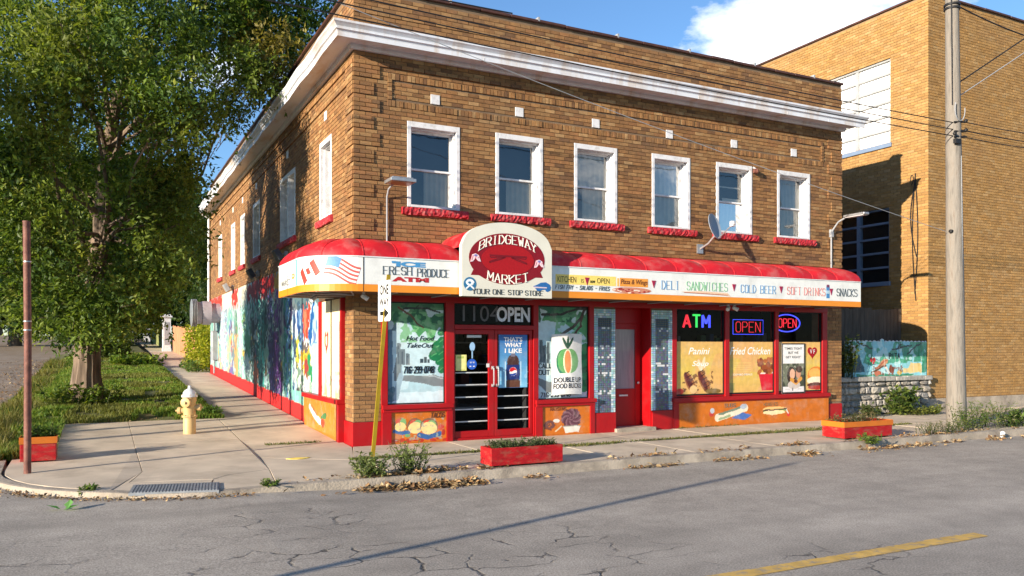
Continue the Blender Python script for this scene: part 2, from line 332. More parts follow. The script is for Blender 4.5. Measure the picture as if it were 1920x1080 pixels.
def text(mb, s, mp, u0, u1, v, h, col=(0, 0, 0), d=0.004, bold=0.0, shear=0.0, depth=0.002):
    """plain sans lettering, fitted to u0..u1 and height h"""
    c = bpy.data.curves.new('lettering', 'FONT'); c.body = s; c.offset = bold; c.shear = shear; c.resolution_u = 3
    o = bpy.data.objects.new('lettering', c); me = bpy.data.meshes.new_from_object(o)
    co = np.array([p.co[:2] for p in me.vertices]); mn, mxv = co.min(0), co.max(0)
    f = lambda p: (u0+(p[0]-mn[0])/(mxv[0]-mn[0])*(u1-u0), v+(p[1]-mn[1])/(mxv[1]-mn[1])*h)
    Q = [f(p.co) for p in me.vertices]; n = len(Q)
    V = [mp(a, b, d) for a, b in Q]
    mb.add(V, [tuple(p.vertices) for p in me.polygons], col)
    bpy.data.objects.remove(o); bpy.data.curves.remove(c); bpy.data.meshes.remove(me)

# ---------------------------------------------------------------- pictures painted on panels (one colour per mesh point)
class Canvas:
    def __init__(s, w, h, res, bgc, wob=0.0, seed=1):
        s.w, s.h = w, h; s.nx = max(2, int(w/res)+1); s.ny = max(2, int(h/res)+1)
        s.U, s.V = np.meshgrid(np.linspace(0, w, s.nx), np.linspace(0, h, s.ny)); s.c = np.zeros((s.ny, s.nx, 3)); s.c[:] = bgc
        s.u = s.U+wob*(vnoise(s.U, s.V, 9, seed)-.5); s.v = s.V+wob*(vnoise(s.U, s.V, 9, seed+5)-.5); s.seed = seed
    def put(s, m, col, a=1.0):
        m = (m*1.0*a)[..., None]; s.c = s.c*(1-m)+np.array(col)*m
    def rect(s, u0, v0, u1, v1, col, a=1): s.put((s.u > u0) & (s.u < u1) & (s.v > v0) & (s.v < v1), col, a)
    def ell(s, u, v, ru, rv, col, a=1, rot=0):
        x, y = s.u-u, s.v-v; c, n = math.cos(rot), math.sin(rot); s.put(((x*c+y*n)/ru)**2+((y*c-x*n)/rv)**2 < 1, col, a)
    def poly(s, P, col, a=1):
        m = np.zeros(s.u.shape, bool); n = len(P)
        for i in range(n):
            (x1, y1), (x2, y2) = P[i], P[(i+1) % n]
            if y1 != y2: m ^= ((s.v > min(y1, y2)) & (s.v <= max(y1, y2)) & (s.u < (x2-x1)*(s.v-y1)/(y2-y1)+x1))
        s.put(m, col, a)
    def line(s, P, w, col, a=1):
        for (x1, y1), (x2, y2) in zip(P[:-1], P[1:]):
            dx, dy = x2-x1, y2-y1; t = np.clip(((s.u-x1)*dx+(s.v-y1)*dy)/(dx*dx+dy*dy+1e-9), 0, 1)
            s.put(np.hypot(s.u-x1-t*dx, s.v-y1-t*dy) < w/2, col, a)
    def blotch(s, col, scale, th, seed, a=1, v0=-9, v1=99, u0=-9, u1=99, st=1.0):
        n = vnoise(s.U*st, s.V, scale, seed)*0.65+vnoise(s.U*st, s.V, scale*2.3, seed+3)*0.35
        s.put((n > th) & (s.v > v0) & (s.v < v1) & (s.u > u0) & (s.u < u1), col, a)
    def build(s, name, mp, mat, parent=None, d=0.0, **k):
        V = [mp(a, b, d) for a, b in zip(s.U.ravel(), s.V.ravel())]
        i = np.arange(s.ny*s.nx).reshape(s.ny, s.nx)
        F = np.stack([i[:-1, :-1], i[:-1, 1:], i[1:, 1:], i[1:, :-1]], -1).reshape(-1, 4)
        return np_mesh(name, V, F, np.clip(s.c, 0, 1).reshape(-1, 3), mat, parent, **k)
def at0(mp, u0, v0): return lambda u, v, d: mp(u0+u, v0+v, d)

# ---------------------------------------------------------------- leaves
def leaf_quads(P, size, rng, up=0.4, asp=0.5, dirs=None):
    P = np.asarray(P); n = len(P); sz = np.asarray(size)*np.ones(n)
    d = rng.normal(size=(n, 3)) if dirs is None else dirs+rng.normal(size=(n, 3))*0.35
    d /= np.linalg.norm(d, axis=1)[:, None]
    q = rng.normal(size=(n, 3)); q[:, 2] += up*3; w = np.cross(d, q); w /= np.linalg.norm(w, axis=1)[:, None]+1e-9
    nn = np.cross(w, d)
    a = P; b = P+d*sz[:, None]*0.45+w*(sz*asp*0.5)[:, None]+nn*(sz*0.08)[:, None]; c = P+d*sz[:, None]; e = P+d*sz[:, None]*0.45-w*(sz*asp*0.5)[:, None]+nn*(sz*0.08)[:, None]
    V = np.stack([a, b, c, e], 1).reshape(-1, 3); F = np.arange(4*n).reshape(n, 4)
    return V, F
def pal(n, rng, cols, wts=None, jit=0.25):
    c = np.array(cols)[rng.choice(len(cols), n, p=wts)]; return np.repeat(c*(1+rng.uniform(-jit, jit, (n, 1))), 4, 0)
# ================================================================ SETTING
def sheet(name, xs, ys, zf, mat, kind='structure', parent=None):
    V = [(x, y, zf(x, y)) for y in ys for x in xs]; nx = len(xs)
    F = [(j*nx+i, j*nx+i+1, (j+1)*nx+i+1, (j+1)*nx+i) for j in range(len(ys)-1) for i in range(nx-1)]
    return np_mesh(name, V, F, None, mat, parent, kind=kind)
YS = [-300, -60, -40, -20, 0, 5, 10, 20, 30, 45, 60, 90, 91, 150, 300, 600]
sheet('ground', [-600, -100, -20, -5, 0, 20, 100, 600], YS, lambda x, y: gz(x, y)-0.2, m_soil)
def zroad(x, y):                                        # crowned, and lifted towards the worn corner kerb
    k = max(0, min(1, (-0.3-x)/2.2))*max(0, min(1, (y+7.5)/3.5)); return -0.12-0.002*abs(y+8.8)+0.065*k*k*(3-2*k)
sheet('road', [-300, -60, -30, -14, -8, -5, -4, -3, -2.5, -2, -1.5, -1, -.5, 0, 10, 30, 60, 300], [-17.5, -12, -8.8, -7.5, -6.5, -5.5, -4.7, -4, -3.45], zroad, m_road)
sheet('side_street', [-13.5, -12, -9.5, -7, -5.3, -4, -2.4], [-3.45, -2.5, -1, 0, .6], lambda x, y: zroad(x, -3.46)-0.0, m_road)
sheet('side_street', [-13.5, -12, -9.5, -7, -5.3], [.6, 1.2, 3, 6, 9, 14, 20, 30, 40, 60, 90, 150], lambda x, y: gz(x, y)-0.125+.07*max(0, 1-(y-.6)/2.5), m_side)
# the tarmac of the junction mouth lies a few millimetres over the street
# yellow centre line, worn, on the road
yl = MB(); rl = random.Random(4)
x = -0.2
while x < 3.72:
    w = rl.uniform(0.12, 0.4); g = rl.uniform(0.0, 0.012)
    yl.add([(x, -8.93+rl.uniform(-.008, .008), -0.114), (x+w, -8.93+rl.uniform(-.008, .008), -0.114), (x+w, -8.76+rl.uniform(-.01, .01), -0.114), (x, -8.76+rl.uniform(-.01, .01), -0.114)], [(0, 1, 2, 3)])
    x += w+g
m_line = M('worn road paint', lin(196, 160, 84), 0.8, 0.2, 6, 0.3, 90, stain=(0.24, 0.225, 0.20), stain_amt=1.0, stain_scale=9)
yl.build('road_marking', m_line, kind='structure')
# kerb: one run along the main street, round the corner and up the side street
def kerb_path():
    P = [(60, -3.5), (30, -3.5), (14, -3.5), (6, -3.48), (2, -3.52), (-1.8, -3.5)]
    for k in range(1, 12):
        a = R(90*k/12); P.append((-2.3-3.05*math.sin(a)*1.0, -0.45-3.05*math.cos(a)))
    for y in (0.6, 3, 6, 10, 16, 24, 40, 60, 90): P.append((-5.38-0.004*y, y))
    return P
KP = kerb_path()
def kerb():
    mb = MB(); n = len(KP); V = []
    for i, (x, y) in enumerate(KP):
        t = Vector((KP[min(i+1, n-1)][0]-KP[max(i-1, 0)][0], KP[min(i+1, n-1)][1]-KP[max(i-1, 0)][1], 0)).normalized(); nin = Vector((t.y, -t.x, 0))   # towards the pavement
        z = gz(x, y)
        drop = 0.02 if -3.7 < x < -1.9 and y < -2 else 0.0     # lowered at the crossing
        for d, h in ((-0.02, -0.18), (0.0, 0.0-drop), (0.03, 0.006-drop), (0.15, 0.006-drop), (0.15, -0.18)):
            V.append((x+nin.x*d, y+nin.y*d, z+h))
    F = [(i*5+k, i*5+k+1, (i+1)*5+k+1, (i+1)*5+k) for i in range(n-1) for k in range(4)]
    mb.add(V, F); mb.build('kerb', m_concold, kind='structure')
kerb()
# pavement: slabs cast one by one, joints left open over a soil bed
pave = bpy.data.objects.new('pavement', None); COL.objects.link(pave); pave['kind'] = 'structure'
def bed():
    mb = MB()
    arc = [(-2.3-2.8*math.sin(R(a)), -0.45-2.8*math.cos(R(a)), -0.03) for a in range(0, 91, 10)]
    mb.add([(40, 1.4, -0.03), (-5.1, 0.0, -0.03)]+arc[::-1]+[(40, -3.3, -0.03)], [tuple(range(13))])
    mb.add([(-5.1, 0.004, -0.034), (0.0, 0.004, -0.034), (0.0, 90, gz(0, 90)-0.034), (-5.1, 90, gz(0, 90)-0.034)], [(0, 1, 2, 3)])
    mb.build('joint_bed', m_soil, pave)
bed()
rs = random.Random(11)
def inset(P, d):
    n = len(P); out = []
    ar = sum(P[i][0]*P[(i+1) % n][1]-P[(i+1) % n][0]*P[i][1] for i in range(n)); sg = 1 if ar > 0 else -1
    for i in range(n):
        p0, p1, p2 = Vector(P[i-1]), Vector(P[i]), Vector(P[(i+1) % n]); a = (p1-p0).normalized(); b = (p2-p1).normalized()
        na, nb = Vector((-a.y, a.x))*sg, Vector((-b.y, b.x))*sg; m = (na+nb); m = m/max(0.3, m.length_squared)*2 if m.length else na
        out.append(p1+m*d*0.5*1.0)
    return out
SL = []
def slab(P, drop=0.0, gap=0.009, tilt=0.002):
    P = [Vector(p) for p in inset([Vector(p) for p in P], gap)]; dz = rs.uniform(-tilt, tilt); n = len(P)
    c = sum(P, Vector((0, 0)))/n; tx, ty = rs.uniform(-.001, .001), rs.uniform(-.001, .001)
    top = [(p.x, p.y, gz(p.x, p.y)+dz+tx*(p.x-c.x)+ty*(p.y-c.y)-drop(p) if callable(drop) else gz(p.x, p.y)+dz-drop) for p in P]
    Pi = inset(P, 0.006)
    t2 = [(q.x, q.y, t[2]) for q, t in zip(Pi, top)]; t1 = [(t[0], t[1], t[2]-0.006) for t in top]
    mb = MB(); mb.add(t2+t1+[(t[0], t[1], t[2]-0.09) for t in top], [tuple(range(n))]+[(i, (i+1) % n, n+(i+1) % n, n+i) for i in range(n)]+[(n+i, n+(i+1) % n, 2*n+(i+1) % n, 2*n+i) for i in range(n)])
    return mb.build('paving_slab', m_conc, pave)
corner = [(-2.3-2.86*math.sin(R(a)), -0.45-2.86*math.cos(R(a))) for a in range(0, 91, 10)]     # inner edge of the curved kerb
ca = [p for p in corner if p[0] < -3.8]
slab([(-3.43, -1.43), (-3.86, corner[3][1])]+[p for p in corner if p[0] < -3.87]+[(-5.16, 1.1), (-3.425, 1.1)])
slab([(-3.425, 1.1), (-5.16, 1.1), (-5.2, 5.4), (-3.42, 5.4)])
slab([(-1.70, -0.7), (-1.80, -2.0), (-2.4, -2.27), (-2.62, -2.55), (-3.62, -2.35), (-3.43, -1.43), (-3.425, 1.7), (-1.68, 1.7)])
slab([(-1.68, 1.7), (-3.425, 1.7), (-3.42, 5.4), (-1.64, 5.4)])
slab([(-1.64, 5.2), (-1.68, 1.7), (-1.69, 0.6), (-0.02, 0.6), (-0.02, 5.2)]) if False else None
slab([(-1.69, 0.75), (-1.70, -0.7), (-0.45, -1.62), (-0.03, -0.03), (-0.03, 0.75)])
slab([(-1.655, 3.0), (-1.69, 0.75), (-0.03, 0.75), (-0.03, 3.0)])
slab([(-1.64, 5.4), (-1.655, 3.0), (-0.03, 3.0), (-0.03, 5.4)])
slab([(-1.70, -0.7), (-1.80, -2.0), (-1.95, -3.33), (-0.3, -3.33), (-0.45, -1.62)])
slab([(-1.80, -2.0), (-2.4, -2.27), (-2.62, -2.55), (-2.72, -3.12), (-2.8, -3.28), (-1.95, -3.33)], drop=lambda p: 0.012*max(0, min(1, (-p.y-2.2)/1.1)))
dr = lambda p: 0.014*max(0, min(1, (-p.y-2.3)/0.9))
slab([(-3.86, corner[3][1]), (-3.43, -1.43), (-3.62, -2.35), (-2.62, -2.55), (-2.8, -3.28), corner[1], corner[2]], drop=dr)
y = 5.4
while y < 60:                                           # side path, slab after slab
    w = -1.62+0.012*(y-5.4); l = 1.55 if y < 24 else 3.0
    slab([(w, y), (-0.03 if y < 20.5 else 0.35, y), (-0.03 if y < 20.5 else 0.35, y+l), (w+0.012*l, y+l)]); y += l
xs = [-0.45, 1.74, 3.55, 5.1, 6.9, 8.6, 10.3, 12.1, 13.9, 15.7, 17.5, 19.3, 21.1, 23, 26, 30]
for i in range(len(xs)-1):                              # two courses of slabs along the shop front
    a, b = xs[i], xs[i+1]
    a2 = max(a, -0.02); yb = -0.03 if b < 12.2 else 0.38
    slab([(a2 if i else a, -1.57), (b, -1.57), (b, yb), (a2, yb)], tilt=0.003)
    slab([(a-0.25 if i else -0.3, -3.33), (b-0.25, -3.33), (b-0.25, -1.66), (a-0.25 if i else -0.42, -1.66)], tilt=0.003)
tp = MB(); tp_o = Vector((-3.58, -2.60, 0.0)); tu = Vector((0.965, -0.26, 0)); tv = Vector((-0.13, -0.99, 0)); 
tpm = lambda u, v, d: tuple(tp_o+tu*u*0.98+tv*v+Vector((0, 0, d-0.006*v)))
tp.ub(tpm, 0, 1.05, 0.03, 0.62, -0.03, 0.006)
for i in range(27): tp.ub(tpm, 0.02+i*0.038, 0.041+i*0.038, 0.05, 0.60, 0.005, 0.013)
m_tact = M('blue grey cast plate', (0.27, 0.29, 0.31), 0.5, 0.15, 8, metal=0.3)
tp.build('tactile_plate', m_tact, pave)
pp = Canvas(0.34, 0.2, 0.02, (0, 0, 0)); mbp = MB()
mbp.prism([(0.17+0.17*math.cos(a)*(1+.18*math.sin(a*5)), 0.09+0.08*math.sin(a)*(1+.15*math.cos(a*4))) for a in np.linspace(0, 6.2, 22)], frame((-1.36, -1.18, 0.0), (1, 0, 0), (0, 1, 0), (0, 0, 1)), 0.0, 0.0085)
mbp.build('paint_splash', M('spilled yellow paint', lin(232, 205, 96), 0.7, 0.2, 12), pave)
mb = MB(); mb.box(5.45, -0.12, -0.05, 6.45, 0.34, 0.07); mb.build('door_step', m_concold, pave, bevel=0.01)

# ================================================================ CORNER STORE
store = thing('corner_store', (0, 0, 0), 'two-storey brown brick corner shop with white cornice and red-framed storefront', 'store')
W_, D_, TOP = 12.08, 20.4, 8.08
FWIN = [(0.99, 2.02), (2.76, 3.79), (4.51, 5.54), (6.42, 7.44), (8.17, 9.21), (9.98, 11.02)]
SWIN = [(1.49, 2.42), (4.71, 6.41), (9.25, 10.34), (11.85, 12.65), (13.84, 14.67), (16.99, 17.87)]
FZ0, FZ1 = 4.28, 5.83
def panel(mb, mp, u0, u1, v0, v1, holes, d, depth):
    us = sorted({u0, u1, *[h[0] for h in holes], *[h[1] for h in holes]}); vs_ = sorted({v0, v1, *[h[2] for h in holes], *[h[3] for h in holes]})
    us = [a for a in us if u0 <= a <= u1]; vs_ = [a for a in vs_ if v0 <= a <= v1]
    for a, b in zip(us[:-1], us[1:]):
        for c, e in zip(vs_[:-1], vs_[1:]):
            if any(h[0] <= (a+b)/2 <= h[1] and h[2] <= (c+e)/2 <= h[3] for h in holes): continue
            mb.add([mp(a, c, d), mp(b, c, d), mp(b, e, d), mp(a, e, d)], [(0, 1, 2, 3)])
    for a, b, c, e in holes:
        q = [(a, c), (b, c), (b, e), (a, e)]
        for i in range(4):
            p, r = q[i], q[(i+1) % 4]; mb.add([mp(*p, d), mp(*r, d), mp(*r, -depth), mp(*p, -depth)], [(0, 1, 2, 3)])
fh = [(a, b, FZ0, FZ1) for a, b in FWIN]+[(0.5, 11.58, -0.2, 2.66)]
shl = [(a, b, FZ0, FZ1) for a, b in SWIN]+[(0.55, 2.2, -0.2, 2.66)]
mb = MB()
panel(mb, front, 0, W_, -0.2, TOP, fh, -0.012, 0.46); panel(mb, side, 0.012, D_, -0.2, TOP, shl, -0.012, 0.46)
mb.add([(W_, 0.012, -.2), (W_, D_, -.2), (W_, D_, TOP), (W_, 0.012, TOP)], [(0, 1, 2, 3)]); mb.add([(0.012, D_, -.2), (W_, D_, -.2), (W_, D_, TOP), (0.012, D_, TOP)], [(0, 1, 2, 3)])
mb.add([(0.012, 0.012, 7.6), (W_, 0.012, 7.6), (W_, D_, 7.6), (0.012, D_, 7.6)], [(0, 1, 2, 3)])
mb.build('wall', m_mortar, store)

# ---- bricks
BR = [(0.280, 0.146, 0.054), (0.256, 0.128, 0.046), (0.212, 0.107, 0.041), (0.310, 0.173, 0.068), (0.360, 0.216, 0.094), (0.163, 0.082, 0.035), (0.271, 0.130, 0.049)]
BW = [.26, .22, .14, .15, .06, .07, .10]
TB = [(0.351, 0.201, 0.066), (0.371, 0.216, 0.077), (0.326, 0.178, 0.055), (0.345, 0.188, 0.055), (0.384, 0.239, 0.096)]
TW = [.34, .26, .17, .15, .08]
CAMP = np.array([-3.974, -13.92, 1.75])
def brick_units(mp_id, u0, u1, v0, v1, holes, course=0.075, length=0.22, proud=None, skip=None, seed=0):
    """list of (frame id, u0, u1, v0, v1, out) for a running bond, cut at openings"""
    rb = random.Random(seed); out = []; n = int((v1-v0)/course+1e-6)
    for r in range(n):
        c = v0+r*course; e = c+course-0.011; off = (r % 2)*length/2
        cuts = sorted([(max(h[0], u0), min(h[1], u1)) for h in holes if h[2]-0.002 < (c+e)/2 < h[3]+0.002]); segs = []; p = u0
        for a, b in cuts:
            if a > p: segs.append((p, a))
            p = max(p, b)
        if p < u1: segs.append((p, u1))
        for a, b in segs:
            k = math.floor((a-u0-off)/length)
            while True:
                x0 = u0+off+k*length; x1 = x0+length-0.011; k += 1
                if x0 >= b: break
                x0, x1 = max(x0, a), min(x1, b)
                if x1-x0 < 0.03: continue
                if skip and skip((x0+x1)/2, (c+e)/2): continue
                parts_ = [(x0, x1)]
                if proud:                              # cut a brick where it would straddle the edge of a quoin
                    for w in (0.36, 0.47, W_-0.36, W_-0.47):
                        if x0 < w < x1 and proud(w-.005, (c+e)/2) != proud(w+.005, (c+e)/2): parts_ = [(x0, w), (w, x1)]
                for a2, b2 in parts_:
                    if b2-a2 > 0.012: out.append((mp_id, a2, b2, c, e, (proud((a2+b2)/2, (c+e)/2) if proud else 0)+rb.uniform(-0.002, 0.002)))
    return out
FR = {}
def lay(units, parent, mat, cols, wts, name_stuff, seed, limit=300):
    """the units that show largest become objects of their own, the rest one joined part"""
    rb = random.Random(seed); sc = []
    for un in units:
        f, a, b, c, e, o = un; p = np.array(FR[f]((a+b)/2, (c+e)/2, 0)); nrm = np.array(FR[f](0, 0, 1))-np.array(FR[f](0, 0, 0)); v = CAMP-p; d2 = v@v
        sc.append((b-a)*(e-c)*abs(nrm@v)/math.sqrt(d2)/d2)
    order = np.argsort(-np.array(sc)); single = set(order[:limit].tolist())
    def pick():
        s = rb.uniform(0.86, 1.14); return tuple(x*s for x in rb.choices(cols, wts)[0])
    faces = [(0, 1, 2, 3), (0, 4, 5, 1), (1, 5, 6, 2), (2, 6, 7, 3), (3, 7, 4, 0)]
    proto = []
    for k in range(10):
        me = bpy.data.meshes.new('brick'); V = [(-.5, 0, -.5), (.5, 0, -.5), (.5, 0, .5), (-.5, 0, .5)]; V += [(x, 1, z) for x, _, z in V]
        me.from_pydata(V, [], faces); a = me.color_attributes.new('Col', 'FLOAT_COLOR', 'POINT'); c = pick(); a.data.foreach_set('color', [q for _ in V for q in (*c, 1)]); me.materials.append(mat); proto.append(me)
    V = []; F = []; C = []
    for i, (f, a, b, c, e, o) in enumerate(units):
        fr = FR[f]
        if i in single:
            ob = bpy.data.objects.new('brick', rb.choice(proto)); COL.objects.link(ob); ob.parent = parent
            p0 = Vector(fr((a+b)/2, (c+e)/2, o))-org(parent); U = Vector(fr(1, 0, 0))-Vector(fr(0, 0, 0)); Nn = Vector(fr(0, 0, 0))-Vector(fr(0, 0, 1))
            Z = Vector((0, 0, 1)); m = Matrix((U*(b-a), Nn*(o+0.014), Z*(e-c))).transposed().to_4x4(); m.translation = p0; ob.matrix_local = m
            continue
        n = len(V); col = pick()
        V += [fr(a, c, o), fr(b, c, o), fr(b, e, o), fr(a, e, o), fr(a, c, -.014), fr(b, c, -.014), fr(b, e, -.014), fr(a, e, -.014)]
        F += [tuple(q+n for q in g) for g in faces]; C += [col]*8
    np_mesh(name_stuff, V, F, C, mat, parent, kind='stuff')
FR['front'] = front; FR['side'] = side
def quoin(u, v, w0=0.36, w1=0.47):
    if not 3.7 < v < 6.75: return 0
    k = int((v-3.7)/0.3); w = w1 if k % 2 else w0
    return 0.022 if u < w and (v-3.7-k*0.3) > 0.07 else 0
def fproud(u, v):
    if 6.74 < v < 6.83: return 0.028
    if 7.36 < v < 7.44 or 7.66 < v < 7.73: return 0.016
    if 3.62 < v < 3.7: return 0.022
    return max(quoin(u, v), quoin(W_-u, v))
def sproud(u, v):
    if 6.74 < v < 6.83 or 6.42 < v < 6.5: return 0.028
    return quoin(u, v)
band = lambda v: 6.525 < v < 6.645 or 6.045 < v < 6.165
def fskip(u, v):
    if v > 6.95 and v < 7.29: return True
    if 0.62 < u < 11.46 and band(v): return True
    if 2.7 < v < 3.42: return True
    if (0.62 < u < 0.70 or 11.38 < u < 11.46) and 6.045 < v < 6.645: return True
    if abs(v-6.285) < 0.095:
        for x in (1.53, 3.27, 5.02, 6.88, 8.68, 10.5):
            if abs(u-x) < 0.09+0.08: return abs(u-x) < 0.12
    return False
holesF = fh+[(x-0.092, x+0.092, 6.19, 6.375) for x in (1.53, 3.27, 5.02, 6.88, 8.68, 10.5)]+[(0.62, 11.46, 6.525, 6.645), (0.62, 11.46, 6.045, 6.165), (0.62, 0.70, 6.165, 6.525), (11.38, 11.46, 6.165, 6.525)]
SWT = [(a+b)/2 for a, b in SWIN]
holesS = shl+[(x-0.092, x+0.092, 6.19, 6.375) for x in SWT]+[(0.55, D_, -1, 3.56)]
units = brick_units('front', 0, W_, 0.43, TOP-0.01, holesF, proud=fproud, skip=lambda u, v: (6.95 < v < 7.29) or (2.75 < v < 3.45), seed=1)
units += brick_units('side', 0.0, D_, 0.43, TOP-0.01, holesS, proud=sproud, skip=lambda u, v: (6.95 < v < 7.29), seed=2)
rb = random.Random(3)
x = 0.62                                              # soldier courses of the frieze frame
while x < 11.44:
    for z in (6.53, 6.05): units.append(('front', x, x+0.064, z, z+0.108, 0.012+rb.uniform(-.006, .008)))
    x += 0.0752
for z in np.arange(6.17, 6.51, 0.075):
    for x in (0.625, 11.385): units.append(('front', x, x+0.07, z, z+0.064, 0.02))
lay(units, store, m_brick, BR, BW, 'bricks', 5)

# ---- parapet coping, cornice
rc = random.Random(8)
def coping(mp, u0, u1, step, parent=store, z=TOP, mat=None, name='coping_tile'):
    u = u0
    while u < u1-0.05:
        b = min(u+step, u1); mb = MB(); dz = rc.uniform(-.006, .006)
        mb.prism([(-0.05, z+dz), (-0.05, z+0.05+dz), (0.10, z+0.085+dz), (0.28, z+0.085+dz), (0.30, z+dz)], lambda p, q, s: mp(u+s, q, -p), 0.006, b-u-0.006)
        mb.build(name, mat or m_coping, parent, bevel=0.008); u = b
coping(front, -0.04, W_+0.03, 0.62); coping(side, 0.28, D_, 0.9)
for k in range(1, 20):
    mb = MB(); mb.ub(front, -0.04+k*0.62-0.02, -0.04+k*0.62+0.02, TOP+0.02, TOP+0.10, -0.27, 0.055); 
    if k % 3 == 0: mb.build('coping_joint', m_grey, store)
PROF = [(0.0, 6.95), (0.07, 6.95), (0.09, 7.0), (0.09, 7.035), (0.43, 7.035), (0.43, 7.0), (0.455, 7.0), (0.455, 7.075), (0.465, 7.10), (0.50, 7.115), (0.475, 7.13), (0.48, 7.165), (0.52, 7.205), (0.545, 7.225), (0.545, 7.262), (0.50, 7.275), (0.0, 7.31)]
PROF = [(d*0.86, z) for d, z in PROF]
def sweep(mb, prof, path):                             # path: list of (fn d -> xy)
    n = len(prof)
    V = [(*p(d), z) for p in path for d, z in prof]
    mb.add(V, [(i*n+k, i*n+k+1, (i+1)*n+k+1, (i+1)*n+k) for i in range(len(path)-1) for k in range(n-1)])
    for i in (0, len(path)-1): mb.add([(*path[i](d), z) for d, z in prof], [tuple(range(n))])
mb = MB()
wig = random.Random(5)
def fp(x): return lambda d: (x, -d)
def sp(y): return lambda d: (-d, y)
path = [(lambda d, y=y: (-d*(1+0.035*math.sin(y*3.1)), y)) for y in np.arange(D_+0.0, 0.3, -0.6)]+[lambda d: (-d, -d)]+[fp(x) for x in np.linspace(0.6, W_, 18)]+[lambda d: (W_+d*0.9, -d)]
sweep(mb, PROF, path); mb.build('cornice', m_cornice, store)
mb = MB()
for x in (2.33, 4.9, 7.35, 9.9, 11.2): mb.ub(front, x, x+0.012, 6.998, 7.06, 0.3, 0.395)
for y in (2.8, 5.4, 8.0, 10.6): mb.ub(side, y, y+0.012, 6.998, 7.06, 0.3, 0.395)
mb.build('cornice_seam', m_cornice, store)
for x in (1.53, 3.27, 5.02, 6.88, 8.68, 10.5):
    mb = MB(); mb.ub(front, x-0.088, x+0.088, 6.195, 6.37, -0.012, 0.012); mb.build('white_tile', m_white, store, bevel=0.004)
for x in SWT:
    mb = MB(); mb.ub(side, x-0.088, x+0.088, 6.195, 6.37, -0.012, 0.012); mb.build('white_tile', m_white, store, bevel=0.004)

# ---- windows of the upper floor
def rough_sill(mp, u0, u1, v0, v1, seed):
    rr = random.Random(seed); n = 34; V = []; F = []
    ring = [(v0, -.02), (v0, 0.055), (v0+.35*(v1-v0), 0.07), (v0+.68*(v1-v0), 0.068), (v1, 0.055), (v1, -.10)]
    for i in range(n+1):
        u = u0+(u1-u0)*i/n
        V += [mp(u, v+rr.uniform(-.010, .010)*(0 < k < 4), d+rr.uniform(-.013, .013)*(0 < k < 5)) for k, (v, d) in enumerate(ring)]
    for i in range(n):
        for k in range(5): F.append((i*6+k, i*6+k+1, (i+1)*6+k+1, (i+1)*6+k))
    F += [(0, 1, 2, 3, 4, 5), tuple(n*6+k for k in range(5, -1, -1))]
    mb = MB(); mb.add(V, F); return mb
def cloth(mp, u0, u1, v0, v1, d, waves, amp, seed=0):
    mb = MB(); n = 30; V = []; rr = random.Random(seed); ph = rr.uniform(0, 6)
    for j in range(3):
        for i in range(n+1):
            u = u0+(u1-u0)*i/n; V.append(mp(u, v0+(v1-v0)*j/2, d+amp*math.sin(ph+i/n*waves*6.28)*(1-0.25*j)))
    mb.add(V, [(j*(n+1)+i, j*(n+1)+i+1, (j+1)*(n+1)+i+1, (j+1)*(n+1)+i) for j in range(2) for i in range(n)], None, True); return mb
m_blind = M('pale blind cloth', (0.50, 0.52, 0.50), 0.9, 0.1, 5)
m_paper = M('white paper sheet', (0.70, 0.66, 0.58), 0.9, 0.05, 5)
